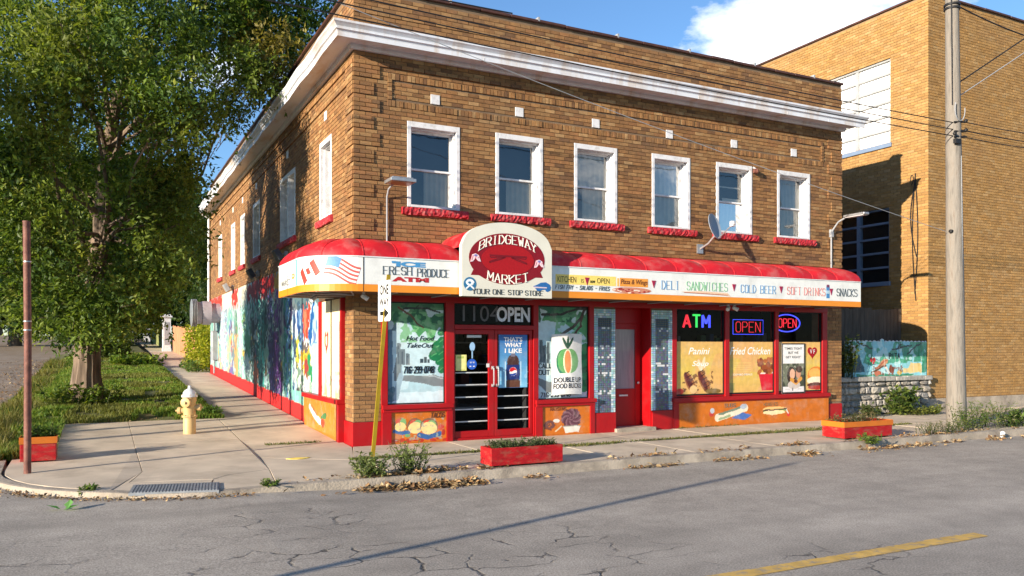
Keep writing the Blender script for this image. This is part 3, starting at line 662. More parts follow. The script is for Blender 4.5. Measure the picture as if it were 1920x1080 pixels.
def window(mp, a, b, v0, v1, mode, seed, boarded=False, double=False):
    w = MB(); cw = 0.072
    for (p, q, r, s) in ((a, a+cw, v0, v1), (b-cw, b, v0, v1), (a+cw, b-cw, v1-cw-0.03, v1), (a+cw, b-cw, v0, v0+0.045)):
        w.ub(mp, p, q, r, s, -0.29, 0.012)
    for (p, q, r, s) in ((a+cw, a+cw+.03, v0+.045, v1-cw-.03), (b-cw-.03, b-cw, v0+.045, v1-cw-.03), (a+cw+.03, b-cw-.03, v1-cw-.055, v1-cw-.03)):
        w.ub(mp, p, q, r, s, -0.29, -0.07)
    if double: w.ub(mp, (a+b)/2-.07, (a+b)/2+.07, v0+.045, v1-cw-.03, -0.29, 0.0)
    win = w.build('window', m_white, store, bevel=0.006)
    spans = [(a+cw+.03, (a+b)/2-.07), ((a+b)/2+.07, b-cw-.03)] if double else [(a+cw+.03, b-cw-.03)]
    lo, hi = v0+.045, v1-cw-.055; mid = lo+(hi-lo)*0.49
    for a2, b2 in spans:
        for k, (p, q, d) in enumerate(((mid-.015, hi, -0.17), (lo, mid+.02, -0.20))):
            s = MB(); t = .035
            for (e, f, g, h) in ((a2, a2+t, p, q), (b2-t, b2, p, q), (a2+t, b2-t, p, p+t), (a2+t, b2-t, q-t, q)): s.ub(mp, e, f, g, h, d-.03, d)
            s.build('sash', m_white, win)
            g = MB(); g.add([mp(a2+t, p+t, d-.018), mp(b2-t, p+t, d-.018), mp(b2-t, q-t, d-.018), mp(a2+t, q-t, d-.018)], [(0, 1, 2, 3)]); g.build('pane', m_glass if not boarded else m_frost, win)
        if not boarded:
            wd = b2-a2
            if mode != 'sheer': cloth(mp, a2+wd*(0.38 if mode == 'half' else 0.3), b2-.02, lo, mid+.02, -0.262, 5, 0.012, seed).build('curtain', m_curtain, win)
            if mode in ('sheer', 'haze'): cloth(mp, a2, b2, mid if mode == 'haze' else lo, hi, -0.275, 7, 0.012, seed+4).build('blind', m_blind, win)
            if mode == 'torn':
                p = MB(); p.ub(mp, a2+wd*.32, b2-.03, mid+.03, mid+.10, -0.235, -0.23); p.ub(mp, a2, b2, mid+.33, mid+.36, -0.225, -0.215); p.build('paper_strip', m_paper, win)
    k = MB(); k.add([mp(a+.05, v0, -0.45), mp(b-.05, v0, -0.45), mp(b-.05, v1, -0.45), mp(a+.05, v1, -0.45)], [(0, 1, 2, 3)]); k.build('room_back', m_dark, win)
    rough_sill(mp, a-0.11, b+0.15, v0-0.145, v0-0.012, seed).build('sill', m_redstone, win)
for i, (a, b) in enumerate(FWIN): window(front, a, b, FZ0, FZ1, ['half', 'full', 'haze', 'sheer', 'torn', 'haze'][i], 20+i)
for i, (a, b) in enumerate(SWIN): window(side, a, b, FZ0, FZ1, ['half', 'sheer', 'haze', 'full', 'full', 'full'][i], 40+i, boarded=i > 2, double=(i == 1))

# ---- lower walls: red plinths, side wall painting
mb = MB(); mb.ub(front, -0.02, 0.5, -0.1, 0.42, -0.02, 0.02); mb.ub(side, -0.02+0.0205, 0.55, -0.1, 0.42, -0.02, 0.0205); mb.build('plinth', m_red, store, bevel=0.006)
mb = MB(); mb.ub(front, 11.58, W_, -0.1, 0.38, -0.02, 0.02); mb.build('plinth', m_red, store, bevel=0.006)
# the painted wall along the side street
c = Canvas(D_-5.0, 3.62, 0.035, lin(150, 190, 196), 0.5, 3)          # u=0 at the far end of the store, reading towards the corner
LW = D_-5.0
yy = lambda y: D_-y                                                    # distance back -> u
NV = [lin(*q) for q in ((40, 74, 124), (44, 120, 116), (104, 180, 158), (180, 218, 222), (90, 56, 120), (58, 56, 90), (150, 190, 160), (118, 140, 150), (200, 200, 190))]
rw = random.Random(21)
def strip(y0, y1, cols, n, wmin=0.1, wmax=0.4):
    for _ in range(n):
        u = yy(rw.uniform(y0, y1)); w = rw.uniform(wmin, wmax); z0 = rw.uniform(0.2, 1.8); z1 = z0+rw.uniform(0.7, 2.6)
        c.line([(u, z0), (u+rw.uniform(-.25, .25), (z0+z1)/2), (u+rw.uniform(-.3, .3), z1)], w, rw.choice(cols), 0.85)
strip(5.0, 6.7, NV[:3]+[NV[4], NV[5]], 40); strip(6.0, 8.5, [NV[5], NV[4], lin(40, 110, 112), lin(40, 80, 110), lin(86, 50, 116)], 30); strip(8.0, 10.5, [lin(20, 84, 80), lin(50, 120, 110), NV[3], NV[1], lin(28, 60, 62)], 40)
strip(10.5, 14.5, [NV[2], NV[6], NV[3], lin(96, 160, 120), lin(60, 110, 90)], 55, .15, .6); strip(14, 20.4, [NV[3], NV[7], NV[8], lin(92, 116, 170), lin(120, 90, 130), NV[2]], 60, .12, .5)
c.blotch(lin(60, 110, 70), 1.6, .62, 4, .8, 0.9, 2.4, yy(13.5), yy(9)); c.blotch(lin(190, 210, 210), 2.4, .63, 6, .7); c.blotch(lin(226, 190, 70), 3.0, .70, 9, .9, 0.6, 2.2)
c.ell(yy(15.2), 1.35, .35, .8, lin(230, 190, 150), .9); c.ell(yy(14.4), 1.8, .3, .25, lin(190, 120, 100), .9); c.ell(yy(11.8), 2.5, .5, .4, lin(150, 190, 170), .9)
c.line([(yy(7.2), .3), (yy(7.0), 2.9)], .34, lin(72, 36, 92), .9); c.line([(yy(7.05), .3), (yy(7.0), 1.5)], .2, lin(200, 110, 180), .9); c.line([(yy(9.6), .4), (yy(9.3), 3.1)], .25, lin(14, 60, 60), .9); c.line([(yy(10.3), .3), (yy(10.1), 2.9)], .2, lin(14, 24, 28), .9)
c.blotch(lin(40, 44, 56), 2.2, .72, 15, .8, .4, 3, yy(11), yy(5)); c.blotch(lin(126, 196, 176), 1.3, .60, 33, .75, .5, 3.0); c.blotch(lin(96, 60, 126), 1.1, .68, 35, .7, .6, 3.0, yy(10), yy(5.4)); c.blotch(lin(210, 232, 226), 3.6, .70, 17, .8)
def drape(ya, yb, cols, z0=.35, z1=3.1):                  # painted hangings: long folds with light and dark edges
    n = max(4, int((yb-ya)/.11))
    for k in range(n):
        y = ya+(yb-ya)*(k+.5)/n; ph = rw.uniform(0, 6); s_ = rw.uniform(1.2, 2.2); col = tuple(min(1, q*s_) for q in cols[k % len(cols)])
        c.line([(yy(y+.05*math.sin(ph+z*1.7)), z) for z in np.linspace(z0+rw.uniform(0, .3), z1-rw.uniform(0, .25), 9)], rw.uniform(.06, .14), col, .92)
drape(8.6, 9.6, [lin(24, 92, 92), lin(60, 150, 140), lin(18, 60, 66)]); drape(7.3, 8.0, [lin(30, 44, 92), lin(70, 60, 130), lin(26, 34, 60)]); drape(6.4, 7.1, [lin(84, 44, 112), lin(120, 70, 150), lin(58, 30, 84)]); drape(5.3, 5.9, [lin(28, 60, 110), lin(40, 120, 110), lin(90, 130, 180)]); drape(10.2, 10.6, [lin(24, 40, 44), lin(60, 90, 90)])
drape(15.6, 17.4, [lin(176, 206, 216), lin(110, 140, 180), lin(210, 220, 220), lin(130, 110, 150)], .9); drape(12.2, 13.0, [lin(160, 206, 180), lin(110, 176, 150), lin(196, 222, 206)], .6, 2.9)
for (y, z, a, b, col) in ((11.3, 1.2, .45, .3, lin(190, 220, 214)), (11.4, 1.9, .5, .35, lin(90, 160, 120)), (13.6, 1.2, .3, .75, lin(222, 170, 110)), (13.6, 2.05, .2, .2, lin(214, 160, 120)), (14.6, .9, .5, .3, lin(120, 110, 170)), (9.9, 1.0, .3, .5, lin(200, 120, 90)), (12.0, 2.6, .45, .22, lin(150, 190, 130))):
    c.ell(yy(y), z, a, b, tuple(q*.55 for q in col)); c.ell(yy(y)+.03, z+.03, a*.88, b*.86, col)
for y0, y1, col in ((5.0, 5.5, lin(236, 200, 90)), (5.5, 7.2, lin(228, 176, 60)), (7.2, 9.0, lin(196, 32, 34)), (9.0, 11.4, lin(150, 30, 36)), (11.4, 13.2, lin(236, 232, 205)), (13.2, 14.6, lin(226, 60, 44)), (14.6, 17.0, lin(240, 236, 214)), (17.0, 20.4, lin(228, 64, 46))):
    c.rect(yy(y1), 3.12, yy(y0), 3.7, col)
c.rect(0, -.3, LW, 0.0, lin(222, 40, 40))
base = lambda y: gz(0, y)
# bottom red band follows the rising pavement
c.put(c.V < 0.0345*(D_-c.U)+0.34, lin(222, 38, 36))
c.put((c.U > yy(5.0)) & (c.V < 0.0345*(D_-c.U)+0.62) & (c.V > 0.0345*(D_-c.U)+0.34), lin(128, 200, 180))
sdr = sider(D_)
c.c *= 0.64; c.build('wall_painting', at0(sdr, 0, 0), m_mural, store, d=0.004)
c = Canvas(2.8, 3.62, 0.024, lin(166, 210, 224), 0.22, 6)             # near panel with birds, feathers and flowers; u = 5 - distance back
c.blotch(lin(96, 120, 176), 3.0, .52, 2, .9, 1.9, 2.8, 0, 2.3, 1.5); c.blotch(lin(60, 110, 170), 2.6, .55, 5, .8, 1.8, 2.8, 0, 2.3); c.blotch(lin(210, 226, 232), 4, .6, 8, .8); c.blotch(lin(30, 50, 60), 2.5, .56, 11, .85, .4, 2.4, 0, .7, 1.8)
c.line([(2.05, 2.65), (1.7, 1.9)], .22, lin(20, 92, 160)); c.line([(.55, 2.5), (.95, 1.55)], .12, lin(30, 70, 130)); c.line([(.3, 2.6), (.6, 1.7)], .14, lin(206, 214, 220)); c.line([(.12, .3), (.16, 2.7)], .2, lin(20, 50, 100), .8)
c.poly([(1.05, 2.65), (1.75, 2.6), (1.5, 1.65), (1.22, 1.6)], lin(222, 66, 44)); c.poly([(1.15, 2.6), (1.4, 2.6), (1.36, 1.75)], lin(240, 120, 90))
c.ell(1.35, 1.42, .50, .30, lin(234, 190, 60)); c.ell(1.6, 1.2, .26, .3, lin(240, 204, 90)); c.blotch(lin(206, 140, 36), 8, .58, 3, .85, 1.0, 1.75, .8, 1.95); c.ell(1.3, 1.78, .32, .12, lin(96, 90, 90)); c.ell(1.38, 1.84, .2, .06, lin(226, 226, 220)); c.ell(.55, 1.6, .16, .36, lin(224, 200, 70)); c.blotch(lin(70, 90, 50), 5, .58, 12, .9, 1.3, 2.0, .3, .8)
c.ell(1.75, 1.0, .18, .62, lin(30, 140, 84), 1, .25); c.ell(1.4, 1.25, .16, .24, lin(150, 56, 50)); c.ell(1.0, .72, .55, .2, lin(92, 84, 86)); c.blotch(lin(60, 60, 66), 7, .58, 3, .8, .5, .95, .4, 1.6); c.ell(.8, 1.05, .4, .25, lin(110, 140, 120)); c.blotch(lin(220, 228, 220), 6, .6, 7, .8, .8, 1.4, 0, 1.2)
for k in range(14): a = R(12+11*k); c.line([(1.5, 1.12), (1.5+.46*math.cos(-a), 1.12-.42*abs(math.sin(a)))], .03, lin(240, 242, 240))
c.rect(2.35, 0, 2.8, 2.65, lin(160, 214, 226)); c.line([(2.4, 0), (2.36, 2.65)], .07, lin(240, 244, 244)); c.line([(2.62, .6), (2.55, 2.65)], .07, lin(226, 240, 244))
c.rect(-1, 2.63, 3, 3.08, lin(40, 66, 70), .8); c.rect(-1, 3.08, 3, 3.7, lin(232, 190, 74)); c.rect(.5, 3.08, .7, 3.7, lin(206, 60, 40)); c.rect(1.3, 3.08, 1.6, 3.7, lin(240, 214, 120))
c.put(c.V < 0.0345*(5-c.U)+0.34, lin(222, 40, 38)); c.put((c.V < 0.75) & (c.V > 0.0345*(5-c.U)+0.34), lin(128, 206, 190), .8)
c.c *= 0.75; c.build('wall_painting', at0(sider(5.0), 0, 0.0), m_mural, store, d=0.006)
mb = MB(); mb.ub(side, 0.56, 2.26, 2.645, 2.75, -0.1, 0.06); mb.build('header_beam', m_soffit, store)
for a, b in ((2.06, 2.26), (0.555, 0.64)): mb = MB(); mb.ub(side, a, b, 0.78, 2.64, -0.1, 0.075); mb.build('storefront_frame', m_red, store, bevel=0.006)
# boarded side display window: two cream boards with a heart
for k, (a, b) in enumerate(((0.66, 1.32), (1.40, 2.06))):
    c = Canvas(b-a, 1.84, 0.03, lin(238, 226, 186), 0.04, 13+k)
    c.blotch(lin(120, 150, 110), 6, .62, 3+k, .7, 0, .5); c.blotch(lin(226, 90, 80), 5, .66, 7+k, .7, 0, .35)
    if k == 1:
        hx, hy = .35, 1.05; c.poly([(hx+.20*math.sin(t)**3*.8, hy+.013*(13*math.cos(t)-5*math.cos(2*t)-2*math.cos(3*t)-math.cos(4*t))*1.2) for t in np.linspace(0, 6.28, 40)], lin(206, 36, 36)); c.ell(hx, hy+.02, .07, .1, lin(238, 226, 186))
    c.build('display_board', at0(sider(b), 0, 0.79), m_print, store, d=0.045+0.002*k)
mb = MB(); mb.ub(side, 1.32, 1.40, 0.78, 2.64, -0.1, 0.02); mb.build('storefront_frame', m_dark, store)
# side bulkhead: orange panels under a red ledge, standing proud of the wall
mb = MB(); mb.ub(side, 0.56, 3.42, 0.70, 0.79, -0.05, 0.15); mb.build('bulkhead_ledge', m_red, store, bevel=0.006)
mb = MB(); mb.ub(side, 0.54, 0.70, -0.1, 0.70, -0.05, 0.125); mb.build('bulkhead_frame', m_red, store)
def picture(mp, w, h, res, bgc, draw, name, d, parent=store, mat=None, seed=2, wob=0.02, **k):
    c = Canvas(w, h, res, bgc, wob, seed); draw(c); return c.build(name, mp, mat or m_print, parent, d=d, **k)
def hotdog(c):
    c.u = c.u/1.62; c.line([(.35, .42), (.65, .24), (.95, .16)], .12, lin(240, 232, 214)); c.line([(.4, .46), (.7, .3)], .05, lin(150, 80, 40)); c.ell(1.05, .3, .16, .07, lin(60, 110, 60), 1, .4); c.ell(1.0, .17, .1, .09, lin(206, 60, 30)); c.line([(.45, .2), (.6, .12)], .015, lin(110, 60, 20))
    c.u = c.U; c.rect(c.w-.5, 0, c.w-.42, c.h, lin(210, 120, 30))
mb = MB(); mb.ub(side, 0.70, 3.38, -0.1, 0.70, -0.05, 0.108); mb.build('bulkhead_panel', m_orange, store)
picture(at0(sider(3.37), 0, 0.10), 2.66, 0.595, 0.022, lin(200, 116, 32), hotdog, 'bulkhead_painting', 0.1115)
# downpipe at the far corner, conduit
mb = MB(); mb.tube([(-0.07, D_-0.1, 6.9), (-0.07, D_-0.1, 3.6), (-0.07, D_-0.1, 3.3)], 0.055, 8); mb.tube([(-0.09, D_-0.1, 6.9), (-0.35, D_-0.1, 7.02)], 0.06, 8)
for z in (6.2, 4.8, 3.7): mb.lathe([(0.068, 0), (0.068, 0.05)], (-0.07, D_-0.1, z), 8)
mb.build('downpipe', m_white, store)
# ---- storefront on the main street
def part(name, mat, boxes, mp=front, bevel=0.006, parent=None, **k):
    if len(boxes) > 1 and name in ('storefront_frame', 'bulkhead_frame', 'shop_shelf', 'recess_wall'):
        return [part(name, mat, [b], mp, bevel, parent, **k) for b in boxes]
    mb = MB()
    for b in boxes: mb.ub(mp, *b)
    return mb.build(name, mat, parent or store, bevel=bevel, **k)
part('header_beam', m_red, [(0.5, 11.58, 2.56, 2.80, -0.1, 0.03)])
part('storefront_frame', m_red, [(0.5, 0.62, 0.0, 2.56, -0.12, 0.02), (1.73, 1.90, 0.0, 2.56, -0.12, 0.03), (3.57, 3.68, 0.0, 2.56, -0.12, 0.03), (4.86, 4.97, 0.0, 2.56, -0.12, 0.02),
     (1.90, 3.57, 2.075, 2.16, -0.10, 0.045)])
part('storefront_frame', m_red, [(6.95, 7.07, 0.0, 2.56, -0.12, 0.02), (8.41, 8.53, 0.64, 2.56, -0.12, 0.025), (9.90, 10.01, 0.64, 2.56, -0.12, 0.025), (11.42, 11.58, 0.0, 2.56, -0.12, 0.02), (7.07, 11.42, 0.655, 0.69, -0.12, -0.02)])
part('bulkhead_ledge', m_red, [(0.5, 1.86, 0.63, 0.71, -0.1, 0.10), (0.52, 1.84, 0.575, 0.63, -0.1, 0.07)])
part('bulkhead_ledge', m_red, [(3.60, 4.99, 0.63, 0.71, -0.1, 0.10), (3.62, 4.97, 0.575, 0.63, -0.1, 0.07)])
part('bulkhead_ledge', m_red, [(6.93, 11.60, 0.565, 0.65, -0.1, 0.11), (6.95, 11.58, 0.535, 0.565, -0.1, 0.08)])
part('bulkhead_frame', m_red, [(0.5, 0.68, -0.1, 0.575, -0.1, 0.06), (1.74, 1.86, -0.1, 0.575, -0.1, 0.06)])
part('bulkhead_frame', m_red, [(3.60, 3.76, -0.1, 0.575, -0.1, 0.06), (4.86, 4.97, -0.1, 0.575, -0.1, 0.06)])
part('bulkhead_frame', m_red, [(6.95, 7.10, -0.1, 0.535, -0.1, 0.06)])
part('bulkhead_panel', m_orange, [(0.68, 1.74, -0.1, 0.575, -0.1, 0.03)], bevel=0); part('bulkhead_panel', m_orange, [(3.76, 4.86, -0.1, 0.575, -0.1, 0.03)], bevel=0); part('bulkhead_panel', m_orange, [(7.10, 11.58, -0.1, 0.535, -0.1, 0.055)], bevel=0)
OB = lin(194, 106, 26)
def tacos(c):
    for k in range(9): c.ell(.08+k*.12, .045+.03*math.sin(k*3), .06, .035, lin(176, 52, 28))
    c.line([(.06, .22), (.2, .17), (.33, .20)], .07, lin(52, 96, 150)); c.line([(.52, .13), (.70, .08), (.92, .14)], .09, lin(52, 96, 150)); c.ell(.3, .13, .05, .03, lin(110, 160, 110))
    for u, v, r in ((.17, .25, .12), (.45, .22, .15), (.72, .20, .17)):
        c.ell(u, v+.08, r*1.02, r*.9, lin(120, 92, 70)); c.ell(u-.03, v+.13, r*.5, .06, lin(200, 70, 50)); c.ell(u+.05, v+.12, r*.5, .06, lin(120, 170, 110)); c.ell(u, v+.04, r*.9, r*.66, lin(246, 208, 140)); c.rect(u-r, v-.1, u+r, v+.0, OB, .0)
    c.ell(.95, .25, .06, .05, lin(190, 50, 36)); c.ell(1.0, .16, .04, .05, lin(170, 50, 30)); c.blotch(lin(160, 170, 150), 18, .72, 4, .7, .04, .45)
picture(at0(front, 0.682, 0.02), 1.055, 0.55, 0.009, OB, tacos, 'bulkhead_painting', 0.033)
def grapes(c):
    for k in range(150):
        a, r = k*2.4, .22*math.sqrt(k/150); c.ell(.66+r*math.cos(a), .31+r*.85*math.sin(a), .024, .024, [lin(104, 66, 80), lin(130, 96, 104), lin(84, 50, 60)][k % 3])
    c.poly([(.46, .16), (.88, .16), (.84, .03), (.52, .02)], lin(222, 216, 204)); c.line([(.46, .15), (.88, .15)], .02, lin(150, 150, 140))
    for k in range(40): a = k*2.4; c.ell(.16+.12*math.cos(a)*math.sqrt(k/40), .19+.07*math.sin(a), .022, .022, lin(110, 70, 66))
    c.ell(.32, .27, .07, .035, lin(226, 222, 210)); c.line([(.3, .06), (.42, .16)], .03, lin(214, 196, 160)); c.line([(.06, .13), (.2, .09)], .03, lin(120, 60, 40))
picture(at0(front, 3.762, 0.02), 1.095, 0.55, 0.009, OB, grapes, 'bulkhead_painting', 0.033)
def subs(c):
    c.u = c.U-.1
    c.poly([(1.35, .14), (1.75, .09), (1.95, .2), (1.6, .28)], lin(70, 110, 180)); c.line([(.95, .17), (1.35, .26), (1.75, .36)], .16, lin(226, 216, 190)); c.line([(1.0, .24), (1.4, .33), (1.7, .41)], .05, lin(110, 130, 110)); c.line([(1.0, .14), (1.3, .2)], .05, lin(150, 170, 130)); c.ell(.78, .26, .07, .06, lin(190, 60, 50)); c.ell(.80, .33, .06, .06, lin(186, 196, 204)); c.ell(1.7, .4, .1, .06, lin(170, 180, 190))
    c.ell(2.65, .30, .38, .065, lin(234, 190, 120)); c.line([(2.3, .27), (3.0, .30)], .045, lin(70, 36, 26)); c.line([(2.3, .25), (2.98, .27)], .02, lin(130, 170, 90)); c.ell(2.62, .225, .34, .05, lin(246, 220, 170)); c.ell(3.06, .17, .05, .055, lin(206, 50, 40)); c.line([(3.0, .28), (3.06, .2)], .03, lin(220, 220, 210)); c.u = c.U
picture(at0(front, 7.11, 0.015), 4.4, 0.51, 0.013, OB, subs, 'bulkhead_painting', 0.058)
mb = MB(); strokes(mb, 'TACOS', front, 1.42, 1.70, 0.455, 0.085, 0.014, lin(96, 52, 30), slant=.15, d=0.037); mb.build('lettering', m_letter, store, attr=True); mb = MB(); strokes(mb, 'RAISINS', front, 3.93, 4.3, 0.49, 0.055, 0.010, lin(110, 60, 40), slant=.1, d=0.037)
mb.build('lettering', m_letter, store, attr=True); mb = MB(); strokes(mb, 'SUBS', front, 8.35, 8.68, 0.41, 0.075, 0.012, lin(110, 100, 90), d=0.061); mb.build('lettering', m_letter, store, attr=True); mb = MB(); strokes(mb, 'HOAGIES', front, 9.5, 9.95, 0.40, 0.07, 0.012, lin(130, 100, 70), d=0.061); mb.build('lettering', m_letter, store, attr=True)

# painted display windows either side of the double doors
SKYB, LEAFG, DKG, MINT = lin(196, 224, 232), lin(74, 150, 92), lin(24, 96, 66), lin(150, 206, 190)
def scene_l(c):
    c.blotch(lin(170, 206, 216), 2, .5, 3, .8); c.rect(0, 0, c.w, .2, lin(206, 230, 238))
    c.rect(0, 0, .09, 1.9, lin(70, 110, 140), .9); c.blotch(lin(40, 90, 110), 3, .5, 8, .8, 0, 1.9, 0, .16)
    c.poly([(.12, .62), (1.11, .46), (1.11, .26), (.3, .40), (.12, .40)], lin(120, 130, 134)); c.line([(.12, .60), (1.11, .43)], .025, lin(170, 184, 188)); c.line([(.15, .1), (.28, .62)], .1, lin(150, 176, 190)); c.poly([(.1, .55), (.25, .55), (.3, .95), (.22, 1.0), (.14, .8)], lin(128, 142, 146))
    for u, h in ((.16, 1.08), (.24, .98), (.33, .9)): c.rect(u, .7, u+.08, h, lin(110, 126, 134)); c.rect(u+.02, .72, u+.04, h-.04, lin(80, 94, 104))
    for u, h in ((.62, .80), (.68, .84), (.74, .79)): c.rect(u, .72, u+.05, h, lin(50, 70, 80))
    c.poly([(0, 1.88), (1.11, 1.88), (1.11, 1.28), (.98, 1.38), (.85, 1.12), (.72, 1.30), (.58, 1.18), (.35, 1.52), (.2, 1.55), (.12, 1.4), (0, 1.45)], LEAFG); c.blotch(DKG, 5, .5, 4, .9, 1.45, 1.9); c.blotch(lin(120, 186, 130), 9, .56, 7, .85, 1.1, 1.75, .2); c.rect(0, 1.65, 1.11, 1.9, DKG, .55)
    c.blotch(SKYB, 4, .72, 9, .9, 1.2, 1.7)
    c.line([(.2, 1.74), (.42, 1.60), (.55, 1.45), (.68, 1.36)], .035, lin(104, 58, 40)); c.line([(.3, 1.72), (.75, 1.72), (1.0, 1.66)], .03, lin(30, 44, 40)); c.line([(.5, 1.70), (.6, 1.78)], .02, lin(30, 44, 40))
    for u, v, r in ((.95, 1.02, .13), (1.05, 1.12, .1), (.92, .88, .15), (1.02, .78, .13), (1.06, .62, .1), (1.04, .92, .1), (1.04, 1.28, .08)): c.ell(u, v, r, r*.8, lin(20, 116, 70), 1, .6); c.line([(u-r*.6, v-r*.3), (u+r*.6, v+r*.4)], .012, lin(90, 176, 110))
    c.rect(.28, .50, .92, .68, lin(190, 222, 230))
def scene_r(c):
    c.blotch(lin(170, 206, 216), 2, .5, 13, .8); c.poly([(0, 1.88), (1.2, 1.88), (1.2, 1.1), (1.0, 1.3), (.8, 1.35), (.6, 1.5), (.3, 1.52), (0, 1.55)], LEAFG); c.blotch(DKG, 4, .5, 4, .9, 1.5, 1.9); c.blotch(lin(110, 180, 130), 8, .55, 7, .9, 1.1, 1.7, .4); c.rect(0, 1.6, 1.2, 1.9, lin(30, 90, 74), .45); c.blotch(SKYB, 5, .68, 19, .9, 1.4, 1.85)
    c.line([(.1, 1.66), (.5, 1.66), (.9, 1.78), (1.15, 1.80)], .05, lin(34, 30, 26)); c.line([(1.1, 1.8), (1.0, 1.6), (.8, 1.40), (.55, 1.26)], .06, lin(52, 34, 28)); c.line([(1.02, 1.62), (1.0, 1.45), (.85, 1.28), (.7, 1.2)], .045, lin(80, 48, 40))
    for u, h in ((.05, 1.15), (.12, 1.05), (.2, 1.1)): c.rect(u, .7, u+.07, h, lin(96, 110, 116)); c.rect(u+.02, .74, u+.035, h-.04, lin(60, 72, 80))
    c.rect(.03, .46, .4, .7, lin(214, 230, 230)); c.poly([(0, .42), (.35, .3), (.5, .12), (.2, .1), (0, .3)], lin(120, 130, 134)); c.rect(0, .0, 1.2, .1, lin(196, 222, 228))
    for k in range(7): c.ell(1.08, .2+k*.13, .12, .1, lin(16, 110, 66) if k % 2 else lin(40, 140, 84), 1, .7)
    c.rect(.95, .7, 1.0, 1.2, lin(90, 106, 120))
for (a, b, f, nm) in ((0.62, 1.73, scene_l, 2), (3.68, 4.86, scene_r, 5)):
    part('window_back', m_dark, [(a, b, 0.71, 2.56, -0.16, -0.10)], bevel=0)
    picture(at0(front, a+.02, 0.73), b-a-.04, 1.82, 0.011, SKYB, f, 'window_painting', -0.045, seed=nm, wob=0.03)
    part('window_bead', m_black, [(a, a+.02, .71, 2.56, -.1, -.03), (b-.02, b, .71, 2.56, -.1, -.03), (a+.02, b-.02, .71, .732, -.1, -.03), (a+.02, b-.02, 2.535, 2.56, -.1, -.03)], bevel=0)
mb = MB(); ink = lin(20, 24, 30)
text(mb, 'Hot Food', front, 0.98, 1.54, 1.86, 0.085, ink, d=-0.040, shear=.35, bold=.01); mb.build('window_lettering', m_letter, store, attr=True); mb = MB(); text(mb, 'TakeOut', front, 1.0, 1.52, 1.73, 0.085, ink, d=-0.040, shear=.35, bold=.01)
mb.build('window_lettering', m_letter, store, attr=True); mb = MB(); strokes(mb, '716-299-0748', front, 0.93, 1.52, 1.27, 0.115, 0.018, ink, d=-0.040, slant=.12)
mb.build('window_lettering', m_letter, store, attr=True); mb = MB(); strokes(mb, 'CALL', front, 3.72, 4.02, 1.33, 0.085, 0.014, ink, d=-0.040); mb.build('window_lettering', m_letter, store, attr=True); mb = MB(); strokes(mb, 'OUT', front, 3.72, 3.97, 1.20, 0.085, 0.014, ink, d=-0.040); mb.build('window_lettering', m_letter, store, attr=True); mb = MB(); strokes(mb, '716-299-0748', front, 3.76, 4.45, 0.755, 0.085, 0.014, ink, d=-0.040, slant=.1)
mb.build('window_lettering', m_letter, store, attr=True)

# interior seen through the dark glass
mb = MB()
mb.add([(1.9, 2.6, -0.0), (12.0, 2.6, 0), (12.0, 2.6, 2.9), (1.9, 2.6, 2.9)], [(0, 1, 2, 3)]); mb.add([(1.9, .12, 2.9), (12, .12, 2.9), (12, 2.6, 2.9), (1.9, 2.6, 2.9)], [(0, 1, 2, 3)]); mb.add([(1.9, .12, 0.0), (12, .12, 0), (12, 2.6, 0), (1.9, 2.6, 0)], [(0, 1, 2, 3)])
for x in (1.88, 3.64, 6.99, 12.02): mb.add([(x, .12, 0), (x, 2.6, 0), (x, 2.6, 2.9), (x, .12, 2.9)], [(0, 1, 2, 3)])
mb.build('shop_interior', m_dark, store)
rz = random.Random(31); mb = MB(); GC = [(.10, .02, .02), (.02, .05, .12), (.12, .10, .03), (.03, .08, .03), (.12, .12, .12)]
for k in range(120):
    x = rz.uniform(2.0, 3.5) if k < 40 else rz.uniform(7.2, 11.3); z = rz.choice((.5, .95, 1.4, 1.85)); h = rz.uniform(.12, .28); y0 = rz.uniform(1.6, 2.3)
    mb.box(x, y0, z, x+rz.uniform(.06, .2), y0+.15, z+h, rz.choice(GC))
mb.build('shelf_goods', m_letter, store, attr=True, kind='stuff')
part('shop_shelf', m_grey, [(1.95, 3.5, z, z+.03, -2.5, -1.5) for z in (.47, .92, 1.37, 1.82)]+[(7.2, 11.4, z, z+.03, -2.5, -1.5) for z in (.47, .92, 1.37, 1.82)], bevel=0)
# transom over the doors
def g(n, a, b, c_, e, d, mat=None, parent=None):      # one thin sheet of glass
    mb = MB(); mb.add([front(a, c_, d), front(b, c_, d), front(b, e, d), front(a, e, d)], [(0, 1, 2, 3)]); return mb.build(n, mat or m_shopglass, parent or store)
g('transom_pane', 1.90, 3.57, 2.16, 2.56, -0.05)
mb = MB(); text(mb, '1104', front, 2.10, 2.86, 2.225, 0.30, (0.13, 0.13, 0.14), d=-0.045); mb.build('street_number', m_letter, store, attr=True)
part('transom_back', M('black painted board', (0.008, 0.008, 0.009), 0.9, 0.2, spec=0.05), [(1.90, 3.57, 2.16, 2.56, -0.10, -0.085)], bevel=0)
